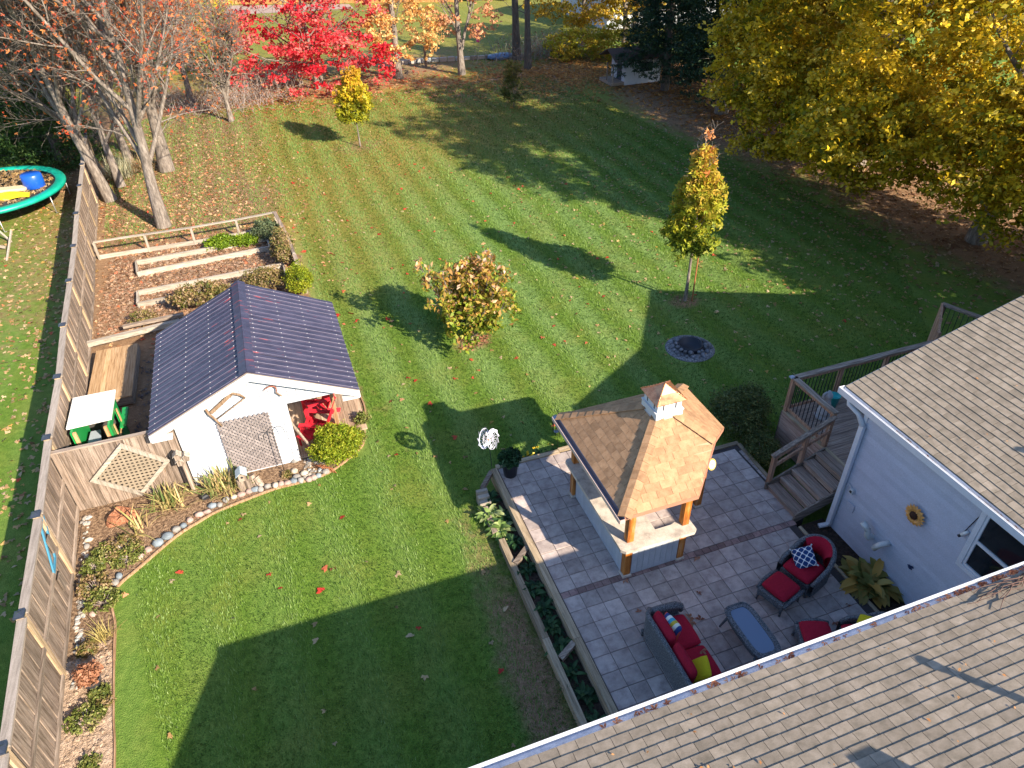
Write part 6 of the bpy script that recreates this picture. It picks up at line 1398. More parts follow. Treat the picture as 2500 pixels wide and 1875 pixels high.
# big maples on the right
GM = ('golden_green_maple_leaves', [(0.100, 0.126, 0.008), (0.225, 0.216, 0.010), (0.425, 0.324, 0.012), (0.625, 0.432, 0.018), (0.725, 0.504, 0.030), (0.800, 0.672, 0.160)])
BT = lambda L: [dict(L=L, wob=.04, up=.1, tip=.4), dict(L=L * .55, n=10, ang=50, up=.1, wob=.1, t0=.25, tip=.25, r=.12), dict(L=2.0, n=7, ang=45, up=.02, wob=.14, t0=.3, r=.03)]
leafy('huge golden green maple filling the right edge above the house roof', (24.6, 17.6, 0), dict(b=(24.6, 17.6, 0), lv=BT(10), r=.30), [((23.6, 18.6, 8.2), (5.8, 5.8, 6.6), 1.0), ((20.4, 20.2, 4.0), (2.4, 2.4, 2.0), .14), ((22.8, 15.8, 3.9), (3.0, 2.6, 2.2), .22), ((25.5, 14.0, 5.5), (4, 3.6, 4.2), .35)], 1750, 44, .48, GM, .18, 101, lo=.62, group='big golden maples on the right', thin=.27, cmix=.62)
leafy('huge golden green maple in the upper right between the spruces and the frame edge', (26.2, 26.0, 0), dict(b=(26.2, 26.0, 0), lv=BT(11), r=.42), [((25.4, 26.2, 8.0), (6.0, 5.8, 7.0), 1.0), ((20.6, 25.0, 3.3), (1.5, 1.6, 2.2), .09), ((22.4, 23.4, 3.6), (2.6, 2.2, 2.0), .16), ((22.0, 28.6, 5.0), (2.4, 2.6, 3.0), .18)], 1650, 42, .50, GM, .19, 102, lo=.62, group='big golden maples on the right', thin=.27, cmix=.75)
leafy('golden brown maple at the top right behind the other big maples', (30.0, 35.5, 0), dict(b=(30, 35.5, 0), lv=BT(12), r=.4), [((29.6, 35.0, 8.6), (5.4, 5.4, 7.2), 1.0), ((26.4, 31.5, 8.2), (2.2, 2.2, 3.0), .25)], 950, 40, .58, ('golden_maple_leaves', [(.12, .11, .010), (.28, .21, .014), (.44, .31, .02), (.56, .39, .03), (.66, .48, .10)]), .24, 103, lo=.6, group='big golden maples on the right', thin=.27, cmix=.75)
leafy('golden maple outside the right edge shading the lawn behind the deck', (26.0, 8.6, 0), dict(b=(26.0, 8.6, 0), lv=BT(5), r=.3), [((25.4, 8.4, 4.4), (5.4, 4.6, 2.9), 1.0), ((25.4, 8.4, 4.4), (3, 3, 2), .3)], 800, 40, .62, GM, .26, 104, lo=.5, group='big golden maples on the right', thin=.2)
leafy('golden maple further outside the right edge beyond the house', (33.5, 3.5, 0), dict(b=(33.5, 3.5, 0), lv=BT(5), r=.3), [((33, 3.5, 4.2), (4.6, 4.6, 2.8), 1.0)], 480, 36, .7, GM, .30, 105, lo=.5, group='big golden maples on the right', thin=.2)
leafy('golden maple outside the right edge behind the first big maple', (36.5, 22, 0), dict(b=(36.5, 22, 0), lv=BT(11), r=.4), [((36.0, 22, 8.0), (6.0, 6.0, 6.0), 1.0)], 420, 36, .75, GM, .32, 106, lo=.5, group='big golden maples on the right', thin=.2)
# young trees on the lawn
def sapling(label, base, H, crown, nspray, per, cols, lsz, seed, name, trunkm=None, r=.05, lobes=3, srad=.2, shape=None, stake=False):
    T = thing(name, label, 'tree', base); g = np.random.default_rng(seed); z0, z1, rr = crown
    o = grow(base, [dict(L=H, wob=.012, up=.2, tip=.2), dict(L=rr * 1.25, n=26, ang=48, up=.10, wob=.08, t0=z0 / H, taper=.7, tip=.3, r=.016), dict(L=.32, n=5, ang=45, wob=.15, r=.006)], r, seed); link('trunk', branch_mesh(o, [trunkm or BARK], base, sides=(8, 5, 3), flare=1.2), T)
    t = g.random(nspray); z = z0 + t * (z1 - z0); R_ = np.array([shape(q) for q in t]) * rr; a = g.random(nspray) * 2 * np.pi; q = R_ * (.35 + .65 * g.random(nspray) ** .6) * (1 + .18 * np.sin(a * 3 + z * 2.2))
    C = np.stack([base[0] + q * np.cos(a), base[1] + q * np.sin(a), z], 1); L_ = sprays(C, srad, per, g, .9, .35); tt = np.repeat(t, per)
    rn = np.clip(tt * .72 + .16 * g.normal(size=len(tt)) + .15 * np.repeat(g.random(nspray), per), 0, .999)
    leaf_obj('crown', L_, lsz, leafmat(*cols), rn, T, g, up=.3, lobes=lobes, asp=.6); return T
MG = ('young_maple_leaves', [(.10, .16, .015), (.26, .31, .025), (.44, .42, .03), (.42, .36, .04), (.60, .36, .05), (.66, .24, .08)])
T_ = sapling('young columnar maple turning orange at the top, staked in the lawn', (12.21, 17.7, 0), 5.5, (1.95, 5.05, .80), 270, 20, MG, .15, 111, 'young_maple', r=.055, shape=lambda t: (.72 + .45 * math.sin(min(1, t * 1.7) * math.pi) * .55) if t < .70 else max(.2, .36 - .4 * (t - .70)), srad=.20)
g_ = np.random.default_rng(1); leaf_obj('top_leaves', np.array([[12.25, 17.72, 5.45]]) + g_.normal(size=(16, 3)) * np.array([.06, .06, .13]), .13, leafmat('coral_leaves', [(.66, .26, .08), (.72, .34, .14)]), g_.random(16), T_, g_, lobes=3)
tag(MB().cbox((12.42, 17.62, .95), (.035, .035, 1.9)).build('tree_stake', plain('rusty_stake', (.30, .12, .05))), 'thin rusty orange stake beside the young columnar maple', 'stake')
sapling('young maple sapling with yellow green crown near the dry grass', (4.96, 37.95, 0), 3.9, (1.5, 3.75, .78), 170, 18, ('yellow_sapling_leaves', [(.22, .26, .02), (.36, .36, .02), (.52, .42, .02), (.62, .36, .03), (.66, .34, .04)]), .17, 112, 'young_maple', r=.04, shape=lambda t: .75 + .3 * math.sin(t * 4.2) if t < .7 else .36, srad=.24)
sapling('faint young sapling standing in deep shade near the cabin', (14.76, 41.5, 0), 2.6, (.5, 2.5, .8), 60, 14, ('shaded_sapling_leaves', [(.06, .08, .02), (.14, .15, .03), (.3, .2, .05)]), .14, 113, 'young_sapling', r=.025, shape=lambda t: .9 - .5 * t, srad=.2)
def magnolia():
    b = (4.88, 18.04, 0); T = thing('ornamental_shrub', 'bushy shrub with peach tipped hanging leaves in the middle of the lawn', 'shrub', b); g = np.random.default_rng(120)
    o = grow((4.88, 18.04, -.15), [dict(L=.35, wob=.02, tip=.9), dict(L=2.35, n=16, ang=37, up=.16, wob=.09, t0=.5, taper=.2, tip=.3, r=.03), dict(L=.5, n=8, ang=42, up=.10, wob=.15, t0=.2, r=.012), dict(L=.32, n=4, ang=42, up=.1, wob=.15, r=.006)], .09, 120); link('stems', branch_mesh(o, [BARK], b), T)
    n = 190; a = g.random(n) * 2 * np.pi; t = g.random(n); z = .62 + 2.25 * t; R_ = 1.18 * (1 - .72 * t ** 1.3) * (.45 + .55 * g.random(n) ** .5) * (1 + .28 * np.sin(a * 3.1 + 1 + 2 * t)); C = np.stack([5.12 + R_ * np.cos(a), 18.1 + R_ * np.sin(a), z], 1)
    tp = np.concatenate([o[2][0][:, 2:].reshape(-1, 3), o[3][0][:, 1:].reshape(-1, 3)]); tp = tp[(tp[:, 2] > .5)]; L_ = tp[g.integers(0, len(tp), 3000)] + g.normal(size=(3000, 3)) * .06; C2 = C[g.integers(0, len(C), 2600)] * np.array([1, 1, .92]) + g.normal(size=(2600, 3)) * .09 + np.array([0, 0, .04]); L_ = np.concatenate([L_, C2]); L_[:, 2] -= .05; tt = np.clip((L_[:, 2] - .6) / 2.2, 0, 1); rn = np.clip(.12 + tt * .48 + .2 * g.normal(size=len(tt)), 0, .999)
    leaf_obj('leaves', L_, .16, leafmat('peach_tipped_leaves', [(.13, .21, .015), (.24, .30, .025), (.38, .30, .05), (.46, .22, .06), (.62, .40, .24), (.74, .56, .46)]), rn, T, g, up=-.1, asp=.5)
    m_ = g.normal(size=(90, 3)) * np.array([.25, .2, 0]) + np.array([4.95, 17.9, .03]); leaf_obj('shed_leaves', m_, .13, leafmat('dry_brown_leaves', [(.34, .14, .08), (.52, .28, .17)]), g.random(90), T, g, up=2)
magnolia()
# ------------------------------------------------------------------ shrubs, clumps, bedding
def bush(label, c, r, n, per, cols, lsz, seed, name='shrub', cat='bush', asp=.5, srad=.14, lo=.6, up=.3, lobes=1, thing_=None, flat=.8, trans=.3, droop=.1, zmin=-.3):
    T = thing(name, label, cat, (c[0], c[1], c[2] - r[2] * .9)); g = np.random.default_rng(seed); C = shell(c, r, n, g, lo, zmin)
    L_ = sprays(C, srad, per, g, flat, droop); cl = np.repeat(g.random(len(C)), per); leaf_obj('foliage', L_, lsz, leafmat(*cols, trans=trans), .5 * cl + .5 * g.random(len(L_)), T, g, up=up, asp=asp, lobes=lobes)
    m_ = 30; P = np.zeros((m_, 4, 3)); e = shell(c, np.array(r) * .8, m_, g, .6, -.2)[:m_]; m_ = len(e); P = P[:m_]
    for k in range(4): P[:, k] = np.array([c[0], c[1], c[2] - r[2] * .9]) * (1 - k / 3) + e * (k / 3)
    V, F = tubes_np(P, np.linspace(.012, .004, 4)[None] * np.ones((m_, 1)), 4); link('stems', rawmesh('stems', V - np.array(worg(T)), F, TWIG), T); return T
bush('round golden green cedar at the corner of the shed porch', (.20, 13.98, .48), (.54, .50, .50), 420, 34, ('golden_cedar', [(.10, .17, .01), (.20, .28, .015), (.34, .38, .025), (.42, .36, .04)]), .075, 130, 'golden_cedar', asp=.3, srad=.12)
SHB = ('dark_shrub_leaves', [(.035, .065, .025), (.09, .13, .04), (.18, .20, .06), (.30, .28, .09)])
bush('dark sprawling shrub filling the corner between the patio and the deck', (10.05, 11.45, .42), (.72, .95, .55), 330, 24, SHB, .075, 131, srad=.2, asp=.4, lo=.3)
bush('thin leafy shrub rising against the near corner post of the deck', (10.35, 11.5, .72), (.38, .5, .45), 150, 20, SHB, .06, 132, srad=.14, asp=.4)
bush('low dark shrub at the foot of the deck stairs beside the skirting', (9.85, 10.2, .38), (.33, .60, .34), 200, 26, SHB, .055, 133, srad=.14, asp=.4)
HG = ('bright_herb_leaves', [(.08, .16, .01), (.16, .26, .015), (.28, .36, .02)])
bush('bright green herb mound in the bed by the rail fence', (-2.2, 27.95, .20), (.55, .35, .26), 120, 24, HG, .09, 134, 'herb_clump', 'plant')
bush('bright green parsley patch at the middle of the rail fence bed', (-1.35, 27.9, .16), (.55, .32, .2), 120, 24, HG, .08, 135, 'herb_clump', 'plant')
bush('grey green sage bush in the far corner of the vegetable garden', (-.45, 28.1, .35), (.5, .5, .4), 140, 22, ('sage_leaves', [(.05, .09, .04), (.11, .15, .08), (.2, .22, .1)]), .08, 136, 'herb_clump', 'plant')
MX = ('mixed_weedy_leaves', [(.05, .07, .02), (.12, .14, .03), (.26, .20, .07), (.34, .22, .13), (.42, .34, .24)])
bush('tall weedy perennials along the side rail of the vegetable garden', (.0, 26.0, .5), (.36, 1.1, .5), 220, 22, MX, .08, 137, 'perennial_clump', 'plant')
bush('mixed green and rust perennials behind the shed roof peak', (-.9, 23.6, .42), (.75, .5, .45), 200, 22, MX, .08, 138, 'perennial_clump', 'plant')
bush('bright green conifer shrub at the lawn side of the vegetable garden', (.28, 23.0, .5), (.38, .65, .55), 200, 28, ('golden_cedar', [(1, 1, 1)]), .08, 139, 'shrub', 'bush', asp=.3)
bush('dark tomato like plants beside the left slope of the shed roof', (-2.9, 23.3, .45), (.9, .45, .42), 200, 20, MX, .10, 140, 'perennial_clump', 'plant')
bush('small weedy clump on the bare soil of the vegetable garden', (-4.75, 22.9, .2), (.35, .3, .22), 60, 18, MX, .08, 141, 'weed_clump', 'plant')
bush('dark leaves filling the black pot on the patio corner', (3.88, 11.62, .86), (.22, .22, .16), 60, 18, ('dark_pot_leaves', [(.01, .04, .015), (.025, .08, .03), (.05, .12, .05)]), .11, 142, 'potted_plant', 'plant', srad=.08)
bush('dry brown foliage in the grey pot on the bare soil', (-4.93, 9.45, .36), (.20, .20, .14), 60, 20, ('dry_brown_leaves', [(.34, .14, .08), (.52, .28, .17)]), .07, 143, 'potted_plant', 'plant', srad=.07)
def blades(label, c, n, L, wd, cols, seed, name='iris_clump', spread=.9, r0=.14, cat='plant', droop=.9):
    T = thing(name, label, cat, (*c, 0)); g = np.random.default_rng(seed); K = 5; a = g.random(n) * 2 * np.pi; tl = spread * g.random(n) ** .7; ln = L * (.6 + .6 * g.random(n)); S = np.stack([c[0] + r0 * g.normal(size=n), c[1] + r0 * .8 * g.normal(size=n), np.full(n, .03)], 1)
    d = nrm(np.stack([np.cos(a) * tl, np.sin(a) * tl, np.ones(n)], 1)); P = np.zeros((n, K, 3)); P[:, 0] = S
    for k in range(1, K): d = nrm(d - np.array([0, 0, 1]) * (droop * .35 * tl)[:, None]); P[:, k] = P[:, k - 1] + d * (ln / (K - 1))[:, None]
    P[:, :, 2] = np.maximum(P[:, :, 2], .03); s = np.stack([-np.sin(a), np.cos(a), np.zeros(n)], 1)[:, None, :]; w_ = (np.array([.7, 1, .9, .6, .08]) * wd / 2)[None, :, None]
    V = np.stack([P - s * w_, P + s * w_], 2).reshape(n, K * 2, 3); i = np.arange(n)[:, None, None] * K * 2 + np.arange(K - 1)[None, :, None] * 2 + np.array([0, 1, 3, 2])[None, None, :]
    rn = np.repeat(g.random(n), K - 1); link('blades', rawmesh('blades', V.reshape(-1, 3) - np.array([*c, 0]), i.reshape(-1, 4), leafmat(*cols), rn), T); return T
IR = ('iris_blades', [(.10, .17, .05), (.24, .28, .09), (.48, .40, .16), (.60, .45, .22), (.52, .38, .20)])
blades('yellowing iris clump against the white shed wall', (-2.55, 13.95), 170, .62, .035, IR, 150, r0=.22)
blades('striped iris clump below the right corner of the diamond trellis', (-3.75, 13.75), 110, .60, .038, IR, 151, r0=.16)
blades('flattened pale iris leaves beside the rotten stump', (-4.45, 13.2), 46, .7, .04, IR, 152, r0=.12, spread=2.2)
blades('tuft of yellow stems low in the bare soil by the fence', (-4.85, 10.45), 60, .42, .014, ('straw_blades', [(.36, .30, .10), (.52, .42, .16)]), 153, r0=.08)
blades('pale ornamental grass behind the first maple trunk', (-6.6, 38.0), 260, 1.1, .03, ('pale_grass_blades', [(.30, .33, .22), (.48, .48, .32), (.60, .56, .42)]), 154, 'ornamental_grass', r0=.25)
blades('dry grass mound left of the thick grey trunk', (-5.6, 38.6), 160, .8, .03, ('dry_grass_blades', [(.34, .24, .12), (.50, .38, .22)]), 155, 'ornamental_grass', r0=.3)
GP = ('bed_green_leaves', [(.05, .08, .02), (.12, .16, .03), (.22, .24, .06), (.38, .33, .15)])
for i, (x, y, r, h, l) in enumerate(((-4.72, 12.75, .36, .12, 'green ground plant just below the flattened iris leaves'), (-4.55, 12.45, .26, .1, 'small leafy plant against the edging stones'), (-5.05, 12.75, .22, .10, 'fern like plant by the white stones at the fence foot'), (-5.12, 11.75, .28, .20, 'bushy green perennial near the bend of the edging'), (-4.95, 11.35, .30, .16, 'leafy perennial with small yellow flowers at the bed bend'), (-5.18, 12.3, .20, .2, 'dry seeded plant brushing the tall fence'), (-5.10, 10.25, .16, .12, 'small green plant above the grey pot'), (-4.83, 9.25, .14, .07, 'low green weed right of the grey pot'), (-5.0, 8.75, .26, .12, 'reddish green plant with a pink flower'), (-4.72, 9.0, .10, .05, 'tiny green weed near the lawn edge'), (-4.86, 7.9, .13, .07, 'green weed tuft near the bottom edge'), (-5.0, 7.55, .16, .08, 'green weed patch at the very bottom of the fence bed'), (-1.10, 13.85, .08, .06, 'tiny lime green seedling in front of the lattice'), (1.0, 15.2, .16, .18, 'straggly flowering plant at the lawn edge by the porch'), (.78, 14.55, .20, .16, 'small flowering plant right of the golden cedar'))):
    bush(l, (x, y, h * .8), (r * 1.1, r * 1.05, h), int(50 + 220 * r * r), 15, GP if i % 3 else MX, .06, 160 + i, 'bed_plant', 'plant', srad=.07)
def hosta(label, c, n, L, wd, cols, seed, z=.1, r0=.05, flat=1.1):
    T = thing('hosta_plant', label, 'plant', (*c, z)); g = np.random.default_rng(seed); K = 6; a = g.random(n) * 2 * np.pi; tl = flat * (.25 + g.random(n)); ln = L * (.55 + .6 * g.random(n)); S = np.stack([c[0] + r0 * g.normal(size=n), c[1] + r0 * g.normal(size=n), np.full(n, z)], 1)
    d = nrm(np.stack([np.cos(a) * tl, np.sin(a) * tl, np.ones(n)], 1)); P = np.zeros((n, K, 3)); P[:, 0] = S
    for k in range(1, K): d = nrm(d - np.array([0, 0, .30])); P[:, k] = P[:, k - 1] + d * (ln / (K - 1))[:, None]
    P[:, :, 2] = np.maximum(P[:, :, 2], z + .01); s = np.stack([-np.sin(a), np.cos(a), np.zeros(n)], 1)[:, None, :]; w_ = (np.array([.12, .2, .9, 1, .7, .05]) * wd / 2)[None, :, None]; u = np.array([0, 0, 1.])[None, None, :] * w_ * .45
    V = np.stack([P - s * w_ + u, P, P + s * w_ + u], 2).reshape(n, K * 3, 3); i = np.arange(n)[:, None, None, None] * K * 3 + np.arange(K - 1)[None, :, None, None] * 3 + np.arange(2)[None, None, :, None] + np.array([0, 1, 4, 3])[None, None, None, :]
    rn = np.repeat(g.random(n), (K - 1) * 2); link('leaves', rawmesh('leaves', V.reshape(-1, 3) - np.array([*c, z]), i.reshape(-1, 4), leafmat(*cols), rn, smooth=True), T); return T
HD = ('dark_hosta_leaves', [(.012, .045, .018), (.03, .085, .03), (.06, .13, .045)]); HL = ('light_hosta_leaves', [(.10, .20, .04), (.24, .34, .10), (.42, .48, .22)])
hosta('yellowing hosta with broad leaves between the patio and the siding', (9.42, 6.22), 110, .60, .17, ('yellow_hosta_leaves', [(.12, .13, .03), (.26, .25, .06), (.42, .33, .10), (.55, .32, .07)]), 180, z=.32, r0=.12)
hosta('sunlit pale green hosta spilling over the upper planter timber', (3.12, 10.75), 46, .36, .10, HL, 181); hosta('variegated hosta leaning onto the lawn from the planter', (3.16, 10.25), 46, .36, .10, HL, 182)
WH = ['just below the stacked timbers', 'beside the pale variegated hosta', 'above the upper cross timber', 'below the upper cross timber', 'opposite the near left pavilion post', 'a little below the brick row', 'in the middle of the planter bed', 'above the lower cross timber', 'right at the lower cross timber', 'below the lower cross timber', 'near the lower end of the planter bed', 'last before the gutter']
for i, (x, y) in enumerate(((3.25, 11.2), (3.34, 10.6), (3.33, 9.85), (3.34, 9.05), (3.28, 8.55), (3.3, 8.05), (3.28, 7.6), (3.3, 7.15), (3.26, 6.62), (3.3, 6.1), (3.28, 5.6), (3.3, 5.0))):
    hosta('dark green leafy plant in the planter bed ' + WH[i], (x, y), 40 if i not in (8, 10) else 18, .27, .07, HD, 190 + i)
blades('spiky dark green tuft overhanging the planter timber', (3.08, 6.35), 40, .28, .012, ('dark_tuft', [(.02, .07, .03), (.05, .12, .05)]), 210, r0=.05); blades('second spiky tuft overhanging the planter timber lower down', (3.1, 5.75), 40, .26, .012, ('dark_tuft', [(1, 1, 1)]), 211, r0=.05)
def flowers():
    q = MB(); R = random.Random(3)
    for i in range(12): x, y, z = 4.55 + R.gauss(0, .13), 12.2 + R.gauss(0, .06), .2 + R.random() * .12; q.cbox((x, y, z), (.05, .05, .015), Matrix.Rotation(R.random() * 3, 3, 'X'))
    for i in range(5): q.cbox((4.95 + R.gauss(0, .1), 12.35, .3), (.04, .04, .015))
    T = thing('yellow_flowers', 'yellow flowers growing behind the top timber of the patio', 'flowers', (4.6, 12.2, 0)); q.build('petals', plain('yellow_petals', (.7, .48, .02)), T)
    g = np.random.default_rng(6); L_ = np.stack([4.7 + g.normal(size=260) * .35, 12.2 + g.normal(size=260) * .07, .1 + .15 * g.random(260)], 1); leaf_obj('leaves', L_, .07, leafmat(*HD), g.random(260), T, g)
flowers()
# ------------------------------------------------------------------ fallen leaves
def inhouse(x, y): return ((x > 3.0) & (x < 9.5) & (y < 12.1)) | ((x > 9.3) & (y < 10.9)) | ((x > -3.7) & (x < 1.0) & (y > 13.9) & (y < 18.6)) | ((x > -5.6) & (x < -1) & (y > 13.5) & (y < 14.5))
def litter(name, label, fn, n, size, cols, seed, z=.012):
    g = np.random.default_rng(seed); p = fn(g, n); p = p[~inhouse(p[:, 0], p[:, 1])]; C = np.concatenate([p, np.full((len(p), 1), z) + g.random((len(p), 1)) * .02], 1)
    V, F = leaves_np(C, size * .8, g, up=2.2, lobes=3, fold=.5, lw=.62); me = rawmesh(name, V, F, leafmat(*cols), np.repeat(g.random(len(C)), 3)); tag(link(name, me), label, kind='stuff')
def box_(x0, x1, y0, y1): return lambda g, n: np.stack([g.uniform(x0, x1, n), g.uniform(y0, y1, n)], 1)
def gau(cx, cy, sx, sy): return lambda g, n: np.stack([g.normal(cx, sx, n), g.normal(cy, sy, n)], 1)
PL = ('pale_fallen_leaves', [(.38, .22, .09), (.50, .34, .18), (.60, .46, .30), (.54, .32, .08)]); RL = ('red_fallen_leaves', [(.60, .03, .03), (.66, .10, .06), (.60, .2, .1)])
litter('fallen_leaves_lawn', 'scattered pale fallen leaves over the open lawn', box_(-5, 22, 12, 44), 900, .10, PL, 301)
litter('fallen_leaves_shade', 'pale fallen leaves scattered thickly over the shaded right part of the lawn', gau(19, 24, 5, 9), 3000, .10, PL, 302)
litter('fallen_leaves_near', 'few pale leaves on the near lawn', box_(-4, 10, 5, 16), 60, .12, PL, 303)
litter('fallen_leaves_red', 'small red maple leaves scattered across the lawn', lambda g, n: np.concatenate([gau(-1, 30, 5, 8)(g, n // 2), gau(3, 20, 5, 7)(g, n - n // 2)]), 260, .14, RL, 304)
litter('fallen_leaves_maple', 'thick tan leaf litter under the sparse maples', gau(-4.0, 34, 2.6, 6), 5200, .12, ('tan_litter', [(.42, .20, .10), (.60, .34, .18), (.70, .50, .32), (.50, .14, .06)]), 305)
litter('fallen_leaves_bed', 'brown leaf litter covering the vegetable garden', lambda g, n: np.stack([g.uniform(-6.2, .2, n), g.uniform(22.2, 28.5, n)], 1), 7500, .10, ('brown_litter', [(.24, .14, .09), (.38, .25, .17), (.54, .40, .29), (.42, .2, .12)]), 306)
litter('fallen_leaves_far', 'deep orange leaf litter by the cabin and the dark trunks', lambda g, n: np.concatenate([gau(21, 47.5, 4, 2.6)(g, n // 2), gau(27, 39, 2.4, 4.5)(g, n - n // 2)]), 9000, .18, ('orange_litter', [(.34, .13, .04), (.56, .26, .07), (.66, .38, .12), (.42, .18, .08)]), 307)
litter('fallen_leaves_neighbour', 'pale leaf litter on the neighbouring lawn beyond the tall fence', lambda g, n: np.stack([g.uniform(-12, -6.6, n), g.uniform(11, 42, n)], 1), 3000, .12, PL, 308)
litter('fallen_leaves_crimson', 'crimson and brown litter under the red maple', gau(4.5, 50, 4.5, 2.5), 2600, .16, ('crimson_litter', [(.5, .06, .04), (.56, .2, .1), (.62, .4, .25)]), 309)
litter('fallen_leaves_right', 'dark leaf litter under the big golden maples', gau(25.5, 22, 2.8, 7), 4200, .13, ('dark_litter', [(.20, .10, .06), (.40, .25, .16), (.58, .44, .32)]), 310)
def on_surface(name, label, pts, size, cols, seed, lobes=3):
    g = np.random.default_rng(seed); C = np.array(pts); V, F = leaves_np(C, size, g, up=2.2, lobes=lobes, fold=.5); tag(link(name, rawmesh(name, V, F, leafmat(*cols), np.repeat(g.random(len(C)), lobes))), label, kind='stuff')
g_ = np.random.default_rng(9)
on_surface('leaves_on_patio', 'few brown curled leaves lying on the patio pavers', [(5.5, 6.98, .37), (5.75, 6.75, .37), (5.72, 6.6, .37), (5.2, 7.1, .37), (5.55, 6.55, .37), (5.9, 6.65, .37), (6.2, 7.15, .37), (5.0, 7.9, .37), (6.6, 7.9, .37), (5.35, 5.75, .85), (8.7, 5.9, .37), (8.2, 5.65, .37), (4.9, 7.2, .37)], .13, ('brown_patio_leaves', [(.25, .08, .05), (.40, .2, .12)]), 311)
on_surface('leaves_on_roof', 'tiny orange seeds and leaves caught on the shingles', [(x, y, zlow(y) + .03) for x, y in zip(g_.uniform(1.5, 7.5, 55), g_.uniform(1.8, 3.8, 55))][::2] + [(x, y, ZE + SU * (x - XW) + .03) for x, y in zip(g_.uniform(9.8, 13.2, 26), g_.uniform(4.6, 8.2, 26))], .042, ('roof_seeds', [(.5, .22, .08), (.66, .36, .16)]), 312, 1)
on_surface('leaves_in_gutter', 'wet red brown leaves collected in the gutters', [(x, YE + .07, ZE - .07) for x in np.concatenate([g_.uniform(2.0, 9.4, 60), g_.normal(8.6, .5, 40)])] + [(XW - .05, y, ZE - .06) for y in np.concatenate([g_.uniform(4.0, 8.2, 20), g_.normal(6.8, .12, 10), g_.normal(4.9, .25, 16)])], .075, ('gutter_leaves', [(.22, .05, .03), (.50, .18, .08), (.65, .32, .18)]), 313)
on_surface('leaves_on_trampoline', 'tan leaves lying over the trampoline mat', [(-11.4 + r * math.cos(t), 35.7 + r * math.sin(t), .93) for r, t in zip(2.5 * np.sqrt(g_.random(1500)), g_.random(1500) * 6.283)], .13, PL, 314)
on_surface('litter_on_shed_side', 'dark leaves between the platform and the shed wall', [(x, y, .05) for x, y in zip(g_.uniform(-4.7, -3.3, 260), g_.uniform(15.2, 20.8, 260))], .09, ('dark_leaves', [(.04, .04, .06), (.16, .14, .14)]), 315)  # leaves coloured from near black to dark grey
def roof_vine():
    T = thing('bare_vine', 'bare vine twigs creeping over the gutter onto the lower roof near the inner corner', 'vine', (8.8, 3.7, 3.66)); V_ = plain('vine_brown', (.12, .07, .06), rough=.9); R = random.Random(4)
    for k in range(6):
        x, y = 9.4 - .1 * k, 3.80; P = []
        for i in range(8): P.append((x, y, zlow(y) + .03 + R.random() * .04)); x -= .12 + R.random() * .12; y += R.uniform(-.09, .05) if y < 3.8 else -.05
        MB().tube(P, [.010 - .0008 * i for i in range(8)], 5).build('twig', V_, T)
roof_vine()

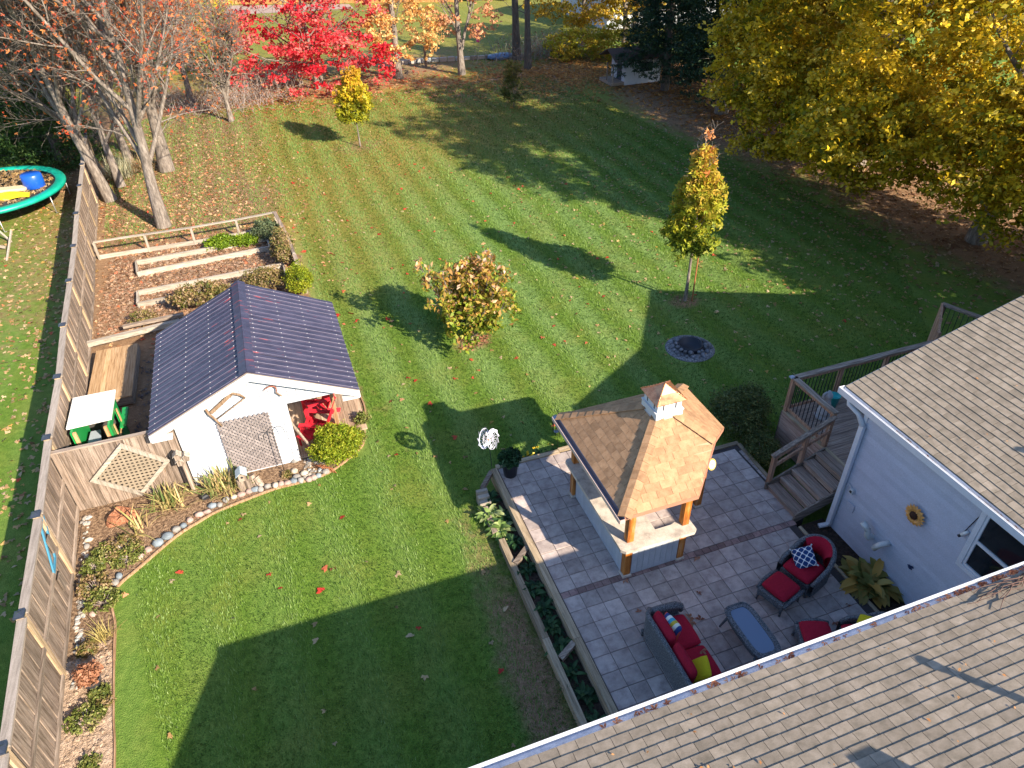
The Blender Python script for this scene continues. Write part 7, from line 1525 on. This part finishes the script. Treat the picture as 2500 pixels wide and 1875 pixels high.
def grass():
    g = np.random.default_rng(77); n = 480000; u = g.random(n); y = 4 + 44 * u ** 1.35; x = g.uniform(-1, 1, n) * (6 + .42 * y) + 4.0 + .2 * y; ok = ~inhouse(x, y) & (x > fence_x(y) + .3) & ~((y > 15) & (y < 29.5) & (x < .75)) & ~((x < -4.35) & (y < 13.5)) & ~((x + 5.2 < (y - 10.2) * 1.15) & (x < .9) & (y > 11.6) & (y < 15.2) & (x > -5.5) & (y > 13.35)) & (np.hypot(x - 10.87, y - 15.17) > .78) & (x < 24 - .1 * y)
    ok &= ~((x < -2.2) & (y > 11.9 + .0 * x) & (y - 11.9 > (x + 4.5) * .72) & (y < 15))
    x, y = x[ok], y[ok]; n = len(x); a = g.random(n) * 6.283; L_ = (.028 + .03 * g.random(n)) * (1 + y / 60); w_ = .006 * (1 + y / 22); ln = L_ * .8 * g.random(n); z = np.zeros(n)
    # blades lean along the mowing direction, alternating with the stripe
    st = np.sin((x + y * .02 + .25) * 2 * np.pi / 1.25); lx = 0 * st; ly = st * .6
    P0 = np.stack([x - np.sin(a) * w_, y + np.cos(a) * w_, z], 1); P1 = np.stack([x + np.sin(a) * w_, y - np.cos(a) * w_, z], 1); P2 = np.stack([x + np.cos(a) * ln + lx * L_, y + np.sin(a) * ln + ly * L_, L_], 1)
    V = np.stack([P0, P1, P2], 1).reshape(-1, 3); F = np.arange(n * 3).reshape(-1, 3); rn = np.clip(.38 + .10 * st + .20 * g.normal(size=n), 0, .999)
    me = rawmesh('grass_blades', V, F, leafmat('grass_blade', [(0.043, 0.092, 0.013), (0.105, 0.191, 0.029), (0.171, 0.270, 0.061), (0.258, 0.345, 0.120)], trans=.2, jit=.1), rn, k=3); tag(link('grass_blades', me), 'short green grass blades of the mown lawn', 'grass', kind='stuff')
grass()
def clods():
    g = np.random.default_rng(78); q = MB(); R = random.Random(12)
    for i in range(900):
        y = R.uniform(3.5, 10.4); x = R.uniform(fence_x(y) + .12, -4.70); r_ = R.uniform(.012, .045); q.cbox((x, y, .035), (r_ * 2, r_ * 1.6, r_ * 1.3), Matrix.Rotation(R.random() * 3, 3, 'Z') @ Matrix.Rotation(R.uniform(-.5, .5), 3, 'X'), R.random(), bev=r_ * .4)
    tag(q.build('soil_clods', DRYSOIL), 'dry crumbly soil clods in the bed along the tall fence', kind='stuff')
    q = MB()
    for i in range(1500):
        t = R.random(); x = R.uniform(-5.3, .8); y = R.uniform(10.4, 14.3)
        q.cbox((x, y, .05), (R.uniform(.02, .07), .012, .008), Matrix.Rotation(R.random() * 3, 3, 'Z') @ Matrix.Rotation(R.uniform(-.4, .4), 3, 'Y'), R.random()) if (y > 12.1 + (x + 4.3) * .75 or x < -4.85) and y > 11 - 0 and (y > 13.62 or x < -2.6) else None
    tag(q.build('mulch_chips', mat('mulch_chip', [(.12, .07, .04), (.30, .2, .13), (.45, .34, .24)], rnd=.3)), 'wood chips of the mulched bed', kind='stuff')
clods()
